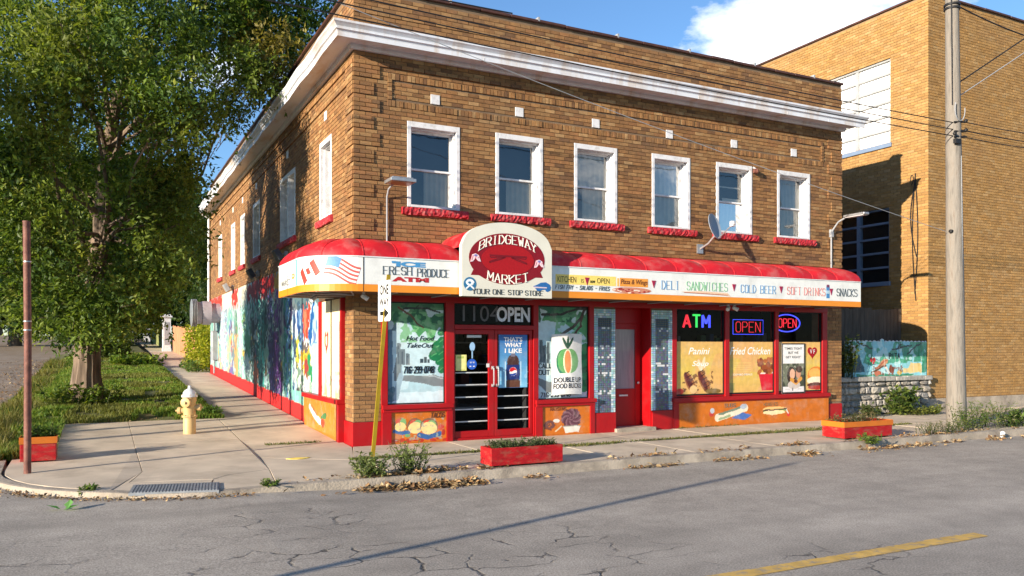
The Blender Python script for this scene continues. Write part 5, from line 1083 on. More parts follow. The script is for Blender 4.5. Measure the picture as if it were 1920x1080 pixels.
WL = lin(244, 240, 226)
def arcbend(cx, cz, ra, rb, sgn):                         # u is the angle from the top (or bottom) of an ellipse, v the height off it
    def f(u, v):
        nx, nz_ = math.sin(u), sgn*math.cos(u); return (cx+(ra)*math.sin(u)+v*nx*.55, cz+sgn*rb*math.cos(u)+(v if sgn > 0 else -v)*abs(math.cos(u*.55))*(1 if sgn > 0 else -1))
    return f
mb = MB()
def bend_top(u, v): x = u; b = .305*math.sqrt(max(0, 1-(x/.66)**2)); sl = -x*.32; return (sx+x-v*sl*-.9*.8, 3.29+b+v)
def bend_bot(u, v): x = u; b = -.385*math.sqrt(max(0, 1-(x/.74)**2)); return (sx+x-v*x*.25, 3.265+b+v)
strokes(mb, 'BRIDGEWAY', front, -.575, .575, -.035, .145, .019, WL, True, d=1.168, bend=bend_top); strokes(mb, 'MARKET', front, -.42, .42, -.022, .145, .019, WL, True, d=1.168, bend=bend_bot)
mb.build('lettering', m_letter, sg, attr=True)
mb = MB(); strokes(mb, 'YOUR', front, sx-.70, sx-.36, 2.665, .082, .012, lin(60, 62, 58), True, d=1.163); mb.build('slogan_lettering', m_letter, sg, attr=True); mb = MB(); strokes(mb, 'ONE', front, sx-.31, sx-.06, 2.665, .082, .012, lin(60, 62, 58), True, d=1.163); mb.build('slogan_lettering', m_letter, sg, attr=True); mb = MB(); strokes(mb, 'STOP', front, sx-.01, sx+.29, 2.665, .082, .012, lin(60, 62, 58), True, d=1.163); mb.build('slogan_lettering', m_letter, sg, attr=True); mb = MB(); strokes(mb, 'STORE', front, sx+.33, sx+.71, 2.665, .082, .012, lin(60, 62, 58), True, d=1.163); mb.build('slogan_lettering', m_letter, sg, attr=True)
mb = MB(); TB2 = lin(44, 110, 150)                        # two small team emblems
mb.prism(ell(sx-.735, 2.83, .118, .118, 24), front, 1.158, 1.164, TB2); mb.prism(ell(sx-.735, 2.855, .075, .06, 16), front, 1.163, 1.167, lin(226, 232, 236)); mb.prism(ell(sx-.745, 2.85, .03, .022, 10), front, 1.166, 1.169, TB2)
for sgn in (-1, 1): mb.prism([(sx-.735+sgn*.085, 2.755), (sx-.735+sgn*.065, 2.735), (sx-.735-sgn*.085, 2.86), (sx-.735-sgn*.07, 2.875)], front, 1.165, 1.1695+sgn*.0003, lin(226, 232, 236))
mb.build('round_emblem', m_letter, sg, attr=True)
mb = MB(); mb.prism([(sx+.50, 2.83), (sx+.58, 2.86), (sx+.66, 2.90), (sx+.76, 2.91), (sx+.84, 2.87), (sx+.865, 2.82), (sx+.85, 2.765), (sx+.80, 2.735), (sx+.76, 2.745), (sx+.75, 2.775), (sx+.68, 2.77), (sx+.64, 2.745), (sx+.58, 2.75), (sx+.56, 2.78)], front, 1.158, 1.164, lin(40, 100, 160)); mb.prism([(sx+.48, 2.825), (sx+.78, 2.82), (sx+.78, 2.80), (sx+.54, 2.80)], front, 1.163, 1.167, lin(206, 190, 200)); mb.build('charging_bison_emblem', m_letter, sg, attr=True)
mb = MB()
for cx, cz in ((sx-.63, 3.27), (sx+.62, 3.22)):
    mb.prism([(cx-.10, cz-.06), (cx-.06, cz+.07), (cx+.0, cz+.09), (cx+.06, cz+.06), (cx+.10, cz-.05), (cx+.05, cz-.04), (cx, cz+.01), (cx-.05, cz-.05)], front, 1.162, 1.168, lin(232, 206, 212))
    for k in range(3): mb.prism([(cx-.085+k*.06, cz-.03+.02*k), (cx-.055+k*.06, cz+.055-.01*k), (cx-.04+k*.06, cz+.055-.01*k), (cx-.07+k*.06, cz-.03+.02*k)], front, 1.167, 1.170, lin(206, 120, 130))
    mb.prism(ell(cx, cz+.055, .03, .02, 8), front, 1.1675, 1.1712, lin(120, 120, 180))
mb.build('small_flags', m_letter, sg, attr=True)

# ---- fittings on the walls
def spot(x, y, z, ax, label):
    t = thing('security_light', (x, y, z), label, 'security light')
    mb = MB(); mb.lathe([(.03, 0), (.03, .02)], (x, y, z+.05), 10); mb.tube([(x, y, z+.05), (x, y, z+.0)], .012, 6); mb.build('mount', m_white, t)
    a = Vector(ax).normalized(); mb = MB(); p = Vector((x, y, z)); mb.lathe([(.022, -.05), (.042, -.03), (.042, .08), (.036, .085), (.0, .075)], p, 10, a); mb.build('lamp_head', m_white, t)
spot(-.62, .30, 2.60, (-.6, -.4, -.5), 'small white security light under the awning beside the side street')
spot(.02, -.55, 2.60, (.7, -.3, -.5), 'small white security light under the awning above the brick corner')
spot(8.02, -.55, 2.58, (-.6, -.5, -.45), 'small white security light above the shop window, aimed towards the sandwich poster')
spot(8.2, -.55, 2.58, (.6, -.5, -.45), 'small white security light above the shop window, aimed towards the chicken poster')
t = thing('floodlight', (.58, 0, 3.62), 'flat grey floodlight on a tall conduit between the brick corner and first upper window', 'floodlight')
mb = MB(); mb.tube([(.60, -.03, 3.62), (.60, -.03, 4.42), (.60, -.12, 4.54), (.62, -.3, 4.60)], .016, 8); mb.build('conduit', m_grey, t)
mb = MB(); mb.box(.48, -.62, 4.60, .94, -.24, 4.66); mb.box(.52, -.58, 4.66, .90, -.28, 4.685); mb.build('lamp_head', m_steel, t, bevel=.01); mb = MB(); mb.box(.51, -.59, 4.592, .91, -.27, 4.60); mb.build('lens', M('amber floodlight lens', (.35, .18, .08), .3), t)
t = thing('floodlight', (11.70, 0, 3.62), 'street-style floodlight on a curved arm near the shop end by the tan building', 'floodlight')
mb = MB(); mb.tube([(11.70, -.03, 3.62), (11.70, -.03, 4.45), (11.70, -.08, 4.55), (11.72, -.22, 4.72), (11.74, -.42, 4.80)], .02, 8); mb.box(11.66, -.07, 4.38, 11.74, .0, 4.56); mb.build('arm', m_grey, t)
mb = MB(); mb.box(11.66, -1.0, 4.79, 11.84, -.40, 4.85); mb.build('lamp_head', m_steel, t, bevel=.02); mb = MB(); mb.box(11.68, -.96, 4.783, 11.82, -.45, 4.79); mb.build('lens', m_frost, t)
# satellite dish
t = thing('satellite_dish', (7.72, 0, 3.9), 'grey satellite dish on an angled arm beneath the fifth upper window', 'satellite dish')
mb = MB(); mb.box(7.62, -.03, 3.78, 7.78, .0, 3.98); mb.tube([(7.70, -.02, 3.88), (7.76, -.22, 3.98), (7.80, -.42, 4.16)], .022, 8); mb.build('mast', m_steel, t)
dc = Vector((7.70, -.50, 4.31)); dn = Vector((.32, -.90, .28)).normalized(); du = Vector((0, 0, 1)).cross(dn).normalized(); dv = dn.cross(du)
V = []; F = []; nr, na = 6, 28
for s_, off in ((1, 0.0), (1, -.012)):
    for i in range(nr+1):
        for k in range(na):
            r = i/nr; a = 2*math.pi*k/na; V.append(dc+du*(.23*r*math.cos(a))+dv*(.29*r*math.sin(a))+dn*(.055*r*r-.05+off))
for b in (0, (nr+1)*na):
    for i in range(nr):
        for k in range(na): F.append((b+i*na+k, b+i*na+(k+1) % na, b+(i+1)*na+(k+1) % na, b+(i+1)*na+k))
for k in range(na): F.append((nr*na+k, nr*na+(k+1) % na, (nr+1)*na+nr*na+(k+1) % na, (nr+1)*na+nr*na+k))
mb = MB(); mb.add(V, F, None, True); mb.build('reflector', M('grey dish enamel', (.24, .28, .33), .5, .1, 4), t)
lp = dc+dn*.40-dv*.10
mb = MB(); mb.tube([(7.80, -.42, 4.12), dc-dv*.27+dn*.02, lp-dn*.04-dv*.03], .014, 6); mb.build('feed_arm', m_steel, t); mb = MB(); mb.lathe([(.0, -.06), (.045, -.05), (.05, .03), (.03, .06), (0, .06)], lp, 10, -dn); mb.box(lp.x-.04, lp.y-.03, lp.z-.06, lp.x+.05, lp.y+.05, lp.z+.05); mb.build('receiver', m_white, t, bevel=.008)
# old bird-like junction bracket at the head of the fifth window
t = thing('junction_box', (9.3, -.06, 5.72), 'small rusty brown junction fitting at the fifth window head', 'junction box')
mb = MB(); mb.lathe([(.0, -.07), (.05, -.05), (.06, .03), (.03, .07), (0, .07)], (9.26, -.07, 5.72), 10, (1, -.3, 0)); mb.build('housing', m_rust, t); mb = MB(); mb.tube([(9.2, -.05, 5.80), (9.26, -.07, 5.76)], .02, 6); mb.build('bracket', m_white, t)
# side-street wall lamps
for (y, z, lab) in ((5.6, 3.92, 'dark wall floodlight on the side wall under the double window'), (9.4, 3.78, 'dark wall floodlight on the side wall above the purple painted stripes'), (14.2, 3.70, 'pale wall floodlight on the side wall above the cream painted band')):
    t = thing('wall_light', (0, y, z), lab, 'wall light'); mb = MB(); mb.tube([(0, y, z), (-.22, y, z+.03)], .02, 6); mb.box(-.06, y-.08, z-.08, 0, y+.08, z+.08); mb.build('bracket', m_grey, t)
    mb = MB(); q = frame((-.22, y, z), (0, 1, 0), (-.5, 0, .86), (-.86, 0, -.5)); mb.prism([(-.18, -.13), (.18, -.13), (.14, .13), (-.14, .13)], q, -.06, .07); mb.build('lamp_head', m_grey if z < 3.75 else M('dark floodlight paint', (.03, .035, .05), .5), t, bevel=.01)
# exhaust fan
t = thing('exhaust_fan', (0, 17.6, 3.0), 'round grey exhaust duct sticking out of the painted side wall above the hedge', 'exhaust fan')
q = Vector((-1, 0, 0)); c0 = Vector((0, 17.6, 2.98))
mb = MB(); mb.lathe([(.36, 0), (.36, .30), (.43, .32), (.43, .62), (.40, .64), (.40, .80)], c0, 24, q); mb.build('duct', M('lilac grey duct paint', (.34, .31, .34), .5, .15, 5), t)
mb = MB()
for k in range(4): mb.lathe([(.47, .80+k*.05), (.50, .81+k*.05), (.50, .83+k*.05), (.46, .84+k*.05)], c0, 24, q)
mb.build('louvre', m_steel, t)
t = thing('meter_box', (0, 18.6, 1.6), 'tall pale grey meter box on the far end of the painted wall', 'meter box')
mb = MB(); mb.box(-.18, 18.2, 1.25, 0, 18.75, 2.35); mb.build('case', m_grey, t, bevel=.015); mb = MB(); mb.tube([(-.09, 18.45, 2.35), (-.09, 18.45, 3.4)], .035, 8); mb.tube([(-.09, 18.45, 1.25), (-.09, 18.45, .75)], .035, 8); mb.build('conduit', m_grey, t); mb = MB(); mb.box(-.19, 18.27, 1.75, -.18, 18.68, 2.28); mb.build('cover', m_white, t)
# ================================================================ TAN BRICK BUILDING
tan = thing('brick_building', (15.97, .5, 0), 'tall plain tan brick building with a big white-paned upper side window', 'building')
TX, TY, TT = 15.97, 0.5, 11.27
tf = lambda u, v, d: (TX+u, TY-d, v)
ts = lambda u, v, d: (TX-d, TY+u, v)
FR['tf'] = tf; FR['ts'] = ts
th = [(1.18, 6.2, 7.52, 9.92), (1.22, 6.2, 3.60, 5.70)]
mb = MB(); panel(mb, tf, 0, 26, -.2, TT, [], -.012, .3); panel(mb, ts, .012, 20, -.2, TT, th, -.012, .25)
mb.add([(TX+.012, TY+.012, TT-.4), (TX+26, TY+.012, TT-.4), (TX+26, TY+20, TT-.4), (TX+.012, TY+20, TT-.4)], [(0, 1, 2, 3)]); mb.add([(TX+26, TY, -.2), (TX+26, TY+20, -.2), (TX+26, TY+20, TT), (TX+26, TY, TT)], [(0, 1, 2, 3)]); mb.add([(TX, TY+20, -.2), (TX+26, TY+20, -.2), (TX+26, TY+20, TT), (TX, TY+20, TT)], [(0, 1, 2, 3)])
mb.build('wall', m_tmort, tan)
ut = brick_units('tf', 0, 7.2, 0.36, TT, [], .0765, .215, seed=61)+brick_units('ts', 0, 8.4, 0.36, TT, th, .0765, .215, seed=62)
lay(ut, tan, m_tan, TB, TW, 'bricks', 63)
mb = MB(); mb.ub(tf, 0, 26, -.2, .34, -.02, .03); mb.ub(ts, -.03, 20, -.2, .34, -.02, .0295); mb.build('foundation', m_concold, tan, bevel=.01)
coping(tf, -.03, 8.5, 1.2, tan, TT, None); coping(ts, .3, 12, 1.2, tan, TT, None)
def big_window(v0, v1, glassm, frm, nrow, lab):
    a, b = (1.18, 6.2) if v0 > 7 else (1.22, 6.2)
    w = MB(); w.ub(ts, a, a+.05, v0, v1, -.2, -.05); w.ub(ts, b-.05, b, v0, v1, -.2, -.05); w.ub(ts, a+.05, b-.05, v1-.05, v1, -.2, -.05)
    for u in ((2.36, 3.55, 4.75) if v0 > 7 else (2.32, 3.5, 4.7)): w.ub(ts, u-.05, u+.05, v0, v1-.05, -.2, -.06)
    for k in range(1, nrow): z = v0+(v1-v0)*k/nrow; w.ub(ts, a+.05, b-.05, z-.028, z+.028, -.19, -.07)
    win = w.build('window', frm, tan)
    U = [a+.05]+[u for u in ((2.36, 3.55, 4.75) if v0 > 7 else (2.32, 3.5, 4.7))]+[b-.05]
    for i in range(4):
        for k in range(nrow):
            z0 = v0+(v1-v0)*k/nrow; z1 = v0+(v1-v0)*(k+1)/nrow; gp = MB(); gp.add([ts(U[i]+.02, z0+.01, -.13), ts(U[i+1]-.02, z0+.01, -.13), ts(U[i+1]-.02, z1-.01, -.13), ts(U[i]+.02, z1-.01, -.13)], [(0, 1, 2, 3)]); gp.build('pane', glassm, win)
    part('sill', m_blue, [(a-.05, b+.05, v0-.12, v0, -.2, .05)], ts, .01, win)
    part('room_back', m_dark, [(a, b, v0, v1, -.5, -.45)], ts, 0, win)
big_window(7.52, 9.92, m_frost, m_grey if False else M('pale grey window metal', (.34, .35, .35), .5), 6, '')
big_window(3.60, 5.70, m_shopglass, m_blue, 5, '')
t = thing('cable_bundle', (16.1, .5, 4), 'loose black cable bundle looping down the tan brick corner', 'cable')
for k, (y0, z0, z1, w) in enumerate(((.98, 6.5, 3.0, .12), (1.05, 6.4, 3.2, -.1), (.9, 6.3, 4.2, .2))):
    mb = MB(); mb.tube([(TX-.03, TY+y0*.12+.25+w*math.sin(q*3.3)*.8, z0+(z1-z0)*q) for q in np.linspace(0, 1, 14)], .012, 5); mb.build('cable', m_black, t)
mb = MB(); mb.tube([(TX-.02, TY+.42+.10*math.cos(a)+.04*a, 6.3+.16*math.sin(a)) for a in np.linspace(0, 3.9, 14)], .010, 5); mb.build('loop', m_black, t)

# ---- dark timber fence across the gap, stone wall with a painted board fence on top
t = thing('wooden_fence', (13.9, 2.2, 0), 'dark weathered board fence in the shaded gap beside the tan building', 'fence')
x = 12.1; rf = random.Random(3)
while x < 15.9:
    w = rf.uniform(.13, .15); mb = MB(); mb.box(x, 1.3, .0, min(x+w, 15.95), 1.325, 2.78+rf.uniform(-.03, .03)); mb.build('board', m_dwood, t); x += w+.006
mb = MB(); mb.box(12.1, 1.33, .6, 15.95, 1.40, .7); mb.box(12.1, 1.33, 2.2, 15.95, 1.40, 2.3); mb.build('rail', m_dwood, t)
t = thing('stone_wall', (14.0, .4, 0), 'low rough grey stone wall with a stone cap between the shop and the tan building', 'wall')
mb = MB(); mb.box(12.1, .46, -.1, 15.95, .78, .86); mb.build('core', M('stone wall mortar', (.27, .25, .215), .95, .3, 6, .8, 30), t)
rs2 = random.Random(5)
def stone(x0, x1, z0, z1, y=.42, dep=.06):
    n = 9; cx, cz = (x0+x1)/2, (z0+z1)/2; ring = []
    for k in range(n):
        a = 2*math.pi*k/n+rs2.uniform(-.2, .2); q = max(abs(math.cos(a)), abs(math.sin(a)))**.92; ring.append((cx+(x1-x0)/2*math.cos(a)/q*rs2.uniform(.9, 1.0), cz+(z1-z0)/2*math.sin(a)/q*rs2.uniform(.9, 1.0)))
    V = [(u, .47, v) for u, v in ring]+[(u, y+rs2.uniform(-.01, .02), v) for u, v in ring]+[(cx+(u-cx)*.78, y-dep*rs2.uniform(.3, 1), cz+(v-cz)*.78) for u, v in ring]+[(cx, y-dep*rs2.uniform(.6, 1.2), cz)]
    F = [(k, (k+1) % n, n+(k+1) % n, n+k) for k in range(n)]+[(n+k, n+(k+1) % n, 2*n+(k+1) % n, 2*n+k) for k in range(n)]+[(2*n+k, 2*n+(k+1) % n, 3*n) for k in range(n)]
    s = rs2.uniform(.75, 1.25); col = rs2.choice([(.30*s, .28*s, .24*s), (.26*s, .24*s, .21*s), (.33*s, .30*s, .25*s), (.27*s, .26*s, .24*s)])
    mb = MB(); mb.add(V, F, col); mb.build('stone', m_stone, t, attr=True)
z = .02
for h in (.20, .17, .15, .19, .13):
    x = 12.12+rs2.uniform(-.1, 0)
    while x < 15.9:
        w = rs2.uniform(.14, .40); x1 = min(x+w, 15.95); hh = h*rs2.uniform(.85, 1.12)
        if x1-max(x, 12.1) > .06: stone(max(x, 12.1), x1-.012, z+rs2.uniform(-.01, .012), z+hh-.012, dep=.05)
        x = x1
    z += h
x = 12.12
while x < 15.9:
    w = rs2.uniform(.4, .75); x1 = min(x+w, 15.96); mb = MB(); s = rs2.uniform(.85, 1.15); mb.box(x, .34+rs2.uniform(-.01, .01), .865, x1-.01, .82, .975+rs2.uniform(-.008, .008), (.36*s, .34*s, .30*s)); mb.build('cap_stone', m_stone, t, attr=True, bevel=.015); x = x1
t = thing('painted_fence', (14.3, .5, .98), 'low board fence painted with trees, a red heart and a sandwich, on the stone wall', 'fence')
pf = Canvas(3.12, .96, .012, lin(140, 206, 214), .06, 4)
pf.blotch(lin(70, 160, 120), 2.2, .5, 3, .9, .35, 1); pf.blotch(lin(40, 130, 90), 3, .55, 7, .9, .3, 1, 0, 1.0); pf.blotch(lin(50, 140, 100), 2.6, .55, 9, .9, .4, 1, 1.7, 3.2); pf.blotch(lin(190, 226, 226), 5, .64, 2, .8); pf.blotch(lin(40, 130, 90), 3, .45, 17, .9, .1, .75, 2.75, 3.2)
pf.poly([(.15, .3), (.5, .62), (.75, .15), (.5, .1), (.2, .1)], lin(36, 84, 96)); pf.poly([(.25, .18), (.6, .4), (.62, .16)], lin(46, 60, 72)); pf.rect(.4, 0, 2.6, .06, lin(60, 140, 110)); pf.blotch(lin(236, 200, 120), 4, .42, 5, .9, .08, .36, 2.2, 2.9)
for Pn in ([(.45, .95), (.62, .84), (.8, .82), (1.0, .76)], [(1.75, .74), (2.1, .80), (2.5, .84)], [(2.9, .93), (2.7, .84), (2.55, .72), (2.35, .62)], [(2.0, .78), (2.1, .88)]): pf.line(Pn, .04, lin(40, 56, 60))
pf.poly([(u-12.82+.0, v) for u, v in [(12.82+1.03+.11*math.sin(q)**3*1, .45+.09*(13*math.cos(q)-5*math.cos(2*q)-2*math.cos(3*q)-math.cos(4*q))/13) for q in np.linspace(0, 6.2, 40)]], lin(200, 36, 40))
pf.poly([(1.1, .22), (1.5, .50), (1.62, .48), (1.58, .38), (1.2, .15)], lin(206, 150, 110)); pf.line([(1.12, .2), (1.55, .46)], .04, lin(176, 100, 70)); pf.line([(1.0, .1), (1.3, .22), (1.5, .3)], .05, lin(96, 70, 50)); pf.ell(1.75, .18, .12, .09, lin(130, 66, 40), 1, -.6); pf.line([(1.5, .26), (1.66, .08)], .05, lin(240, 226, 210)); pf.ell(1.2, .08, .14, .06, lin(190, 110, 80)); pf.ell(2.05, .1, .1, .05, lin(206, 170, 70)); pf.blotch(lin(120, 60, 40), 12, .6, 2, .8, .03, .3, 1.0, 2.2)
U0 = 12.80
xb = 0; kx = 0
while xb < 3.1:                                           # each board carries its own strip of the painting
    w = .145; j0 = int(round(xb/.012)); j1 = min(int(round((xb+w)/.012)), pf.nx-1)
    if j1-j0 < 2: break
    sub = Canvas.__new__(Canvas); top = .93+rf.uniform(-.006, .01)+(.05 if kx == 9 else 0)
    sub.U = pf.U[:, j0:j1+1]; sub.V = pf.V[:, j0:j1+1]*top/.96; sub.c = pf.c[:, j0:j1+1]; sub.nx = j1-j0+1; sub.ny = pf.ny
    dd = rf.uniform(-.003, .003); bm_ = MB(); a0, a1 = pf.U[0, j0]+.002, pf.U[0, j1]-.002
    bm_.prism([(a0, 0), (a1, 0), (a1, top-.03), ((a0+a1)/2, top), (a0, top-.03)], lambda u, v, d: (U0+u, .52-d, .98+v), -.02, dd)
    b = bm_.build('board', m_white, t); sub.V = sub.V*(top-.03)/top
    sub.build('painted_face', lambda u, v, d: (U0+min(max(u, a0), a1), .52-d, .98+v), m_print, b, d=dd+.0015); xb += w; kx += 1
mb = MB(); mb.box(U0, .545, 1.15, U0+3.1, .59, 1.23); mb.box(U0, .545, 1.65, U0+3.1, .59, 1.73); mb.build('rail', m_dwood, t)
mb = MB(); strokes(mb, 'PITA', lambda u, v, d: (u, .52-d, v), 14.42, 14.86, 1.44, .13, .022, (.02, .03, .03), d=.007); mb.build('lettering', m_letter, t, attr=True)
t = thing('notice_board', (12.98, .46, 1.6), 'small white notice fixed at the fence corner among ivy', 'notice')
mb = MB(); mb.box(12.86, .44, 1.60, 13.10, .455, 1.78); mb.build('plate', m_white, t); mb = MB()
for k in range(3): mb.box(12.89, .436, 1.64+k*.04, 13.06, .439, 1.648+k*.04, (.3, .3, .3))
mb.build('lettering', m_letter, t, attr=True)

# ================================================================ UTILITY POLE AND WIRES
t = thing('utility_pole', (12.95, -2.4, 0), 'tall weathered grey wooden utility pole before the tan building', 'utility pole')
PB, PT = Vector((12.98, -2.35, -.1)), Vector((12.50, -2.55, 11.0)); pz = lambda z: PB.lerp(PT, (z+.1)/11.1)
mb = MB(); rp = random.Random(2); mb.tube([pz(z) for z in np.linspace(-.1, 11, 16)], [.205-.0075*z+rp.uniform(-.003, .003) for z in np.linspace(0, 11, 16)], 14); mb.build('pole', m_wood, t)
mb = MB()
for z in (9.1, 9.18): mb.lathe([(.155, -.02), (.165, -.02), (.165, .02), (.155, .02)], pz(z), 14)
mb.build('steel_band', m_black, t)
for (z, sx_) in ((6.62, .18), (6.42, .18), (6.30, -.2)):
    p = pz(z); mb = MB(); mb.tube([p+Vector((-.14, -.12, 0)), p+Vector((.2, -.16, .03))], .022, 6); mb.lathe([(.0, -.03), (.035, -.02), (.045, .02), (.0, .05)], p+Vector((sx_, -.17, .05)), 8); mb.build('insulator', m_black, t)
p = pz(6.15); mb = MB(); mb.box(p.x-.2, p.y-.2, p.z, p.x-.02, p.y-.13, p.z+.1); mb.build('clamp', m_black, t)
for k, off in enumerate((-.155, .02)):
    mb = MB(); mb.tube([pz(z)+Vector((off, -.165+abs(off)*.5, 0)) for z in np.linspace(7.0+.2*k, 9.5, 6)] if k == 0 else [pz(z)+Vector((off*.8, -.17, 0)) for z in (.2, 3, 5.9)], .012 if k == 0 else .007, 5); mb.build('riser_cable', m_grey if k else m_black, t)
mb = MB(); p = pz(7.0); mb.tube([p+Vector((.17*math.cos(a), -.16+.0*a, .25*math.sin(a)-.1)) for a in np.linspace(2.6, 6.5, 12)], .010, 5); mb.build('cable_loop', m_grey, t)
p = pz(4.27); mb = MB(); mb.lathe([(0, -.03), (.04, -.02), (.04, .04), (0, .05)], p+Vector((-.2, -.05, 0)), 8, (1, 0, 0)); mb.build('service_hook', m_black, t)
def wire(name, label, pts, sag, r, mat=None, group=None):
    A, B = Vector(pts[0]), Vector(pts[-1]); mb = MB()
    mb.tube([A.lerp(B, q)-Vector((0, 0, sag*4*q*(1-q))) for q in np.linspace(0, 1, 26)], r, 5); o = mb.build(name, mat or m_black); setp(o, label, 'wire', group); return o
WG = 'overhead wires along the main street'
for k, (zl, zr, nm) in enumerate(((7.05, 6.62, 'topmost'), (6.92, 6.47, 'middle'), (6.72, 6.33, 'lowest'))):
    wire('overhead_wire', f'{nm} of three black wires running from the pole across the shop cornice', [(-9, -2.5, zl), (12.72, -2.55, zr)], .12, .011, None, WG)
for k, (zl, zr, nm) in enumerate(((6.66, 6.95, 'topmost'), (6.47, 6.75, 'middle'), (6.33, 6.6, 'lowest'))):
    wire('overhead_wire', f'{nm} of three black wires leaving the pole across the tan front', [(12.78, -2.6, zl), (19, -2.6, zr)], .10, .011, None, WG)
wire('guy_wire', 'upper dark guy cable rising steeply from the pole against the tan wall', [(12.85, -2.5, 7.55), (17.2, -2.6, 10.1)], 0, .016)
wire('guy_wire', 'lower thin grey guy cable rising from the pole against the tan wall', [(12.85, -2.5, 7.25), (17.2, -2.6, 9.75)], 0, .011, m_grey)
wire('service_cable', 'thin pale cable slanting down across the shop windows to the pole', [(-1.2, -2.4, 6.75), (12.55, -2.4, 4.27)], .10, .006, m_grey)
wire('service_cable', 'thick black cable crossing the shop roof corner from the locust tree', [(-6, -2.0, 7.3), (2.0, -2.2, 7.15)], .05, .012)
wire('service_cable', 'black cable at the pole top drooping over the tan parapet', [(12.6, -2.5, 9.25), (18.6, -2.5, 9.15)], .22, .016)

# ================================================================ STREET FURNITURE
def planter(x0, y0, x1, y1, h, label, trim, pale=False):
    t = thing('planter_box', ((x0+x1)/2, (y0+y1)/2, 0), label, 'planter', 'red wooden planter boxes on the pavement')
    w = .035; zz = gz(0, y0)
    for nm, b in (('side_board', (x0, y0, x1, y0+w)), ('side_board', (x0, y1-w, x1, y1)), ('end_board', (x0, y0+w+.001, x0+w, y1-w-.001)), ('end_board', (x1-w, y0+w+.001, x1, y1-w-.001))):
        mb = MB(); mb.box(b[0], b[1], zz+.03, b[2], b[3], h); mb.build(nm, m_plank, t, bevel=.006)
    if trim:
        mb = MB()
        for b in ((x0-.012, y0-.012, x1+.012, y0), (x0-.012, y1, x1+.012, y1+.012), (x0-.012, y0, x0, y1), (x1, y0, x1+.012, y1)):
            mb.box(b[0], b[1], h-.09, b[2], b[3], h+.01)
        mb.build('top_trim', m_orange, t)
    mb = MB(); mb.box(x0+w, y0+w, .03, x1-w, y1-w, h-.05); mb.build('soil', m_soil, t)
    for fx in (x0+.06, x1-.12):
        mb = MB(); mb.box(fx, y0+.04, zz, fx+.06, y1-.04, zz+.03); mb.build('skid', m_dwood, t)
    return t
planter(-5.02, .15, -4.55, .58, .385, 'red planter with an orange top band behind the rusty post', True)
planter(1.05, -3.40, 2.24, -3.02, .285, 'long plain red planter before the double doors', False)
planter(8.44, -3.22, 9.76, -2.70, .325, 'weathered red planter with a broken orange rim near the utility pole', True)
GREENS = [(.06, .12, .025), (.09, .16, .03), (.12, .19, .04), (.15, .20, .05)]
def plant(name, label, cat, c, nstem, h, spread, leaf, cols, seed, lean=.5, wide=None, flat=.4, group=None, nl=9, asp=.45):
    rng = np.random.default_rng(seed); c = np.array(c, float); P = []; Dr = []; S = []; mb = MB()
    t = thing(name, tuple(c), label, cat, group)
    for i in range(nstem):
        b = c+np.array([rng.uniform(-1, 1)*(wide[0] if wide else spread*.35), rng.uniform(-1, 1)*(wide[1] if wide else spread*.35), 0])
        a = rng.uniform(0, 6.28); hh = h*rng.uniform(.45, 1.0); e = b+np.array([math.cos(a)*spread*lean*rng.uniform(.3, 1), math.sin(a)*spread*lean*rng.uniform(.3, 1), hh]); m = (b+e)/2+np.array([0, 0, hh*.12])
        if i < 60: mb.tube([b, m, e], [.006, .005, .002], 4, (.06, .08, .03))
        for k in range(nl):
            q = rng.uniform(.15, 1); p = (1-q)**2*b+2*q*(1-q)*m+q*q*e; P.append(p+rng.normal(0, .02*spread, 3)); d = rng.normal(size=3); d[2] = abs(d[2])*flat; Dr.append(d/np.linalg.norm(d)); S.append(leaf*rng.uniform(.5, 1.15))
    V, F = leaf_quads(P, np.array(S), rng, .8, asp, np.array(Dr)); np_mesh('foliage', V, F, pal(len(P), rng, cols), m_leaf, t)
    if mb.v: mb.build('stems', m_leaf, t, attr=True)
plant('planter_plant', 'leafy green plant filling the planter behind the rusty post', 'plant', (-4.78, .36, .36), 60, .2, .35, .085, GREENS, 3, wide=(.2, .18))
plant('planter_plant', 'low dense grey-green plant overflowing the plain red planter', 'plant', (1.66, -3.20, .245), 220, .13, .22, .05, [(.08, .12, .045), (.11, .14, .06), (.06, .10, .03), (.14, .16, .08)], 4, wide=(.54, .16), nl=8)
plant('planter_plant', 'dry straggly weeds in the weathered planter with orange rim', 'plant', (9.1, -2.95, .28), 110, .2, .4, .045, [(.16, .13, .06), (.20, .16, .08), (.10, .12, .04), (.24, .19, .10)], 5, wide=(.58, .2), nl=7)
# rusty post
t = thing('steel_post', (-4.85, -.92, 0), 'tall brown rusty steel post standing before the planter at the corner', 'post')
mb = MB(); mb.tube([(-4.85, -.92, -.05), (-4.845, -.92, 1.8), (-4.86, -.92, 3.46)], .047, 14); mb.build('pole', m_rust, t)
mb = MB()
for z in (2.10, 1.98, 2.92): mb.lathe([(.048, -.008), (.052, -.008), (.052, .008), (.048, .008)], (-4.85, -.92, z), 14)
mb.build('steel_band', m_steel, t); mb = MB(); mb.lathe([(.03, 0), (.05, .0), (.05, .02), (0, .03)], (-4.86, -.92, 3.46), 14); mb.build('cap', m_rust, t)
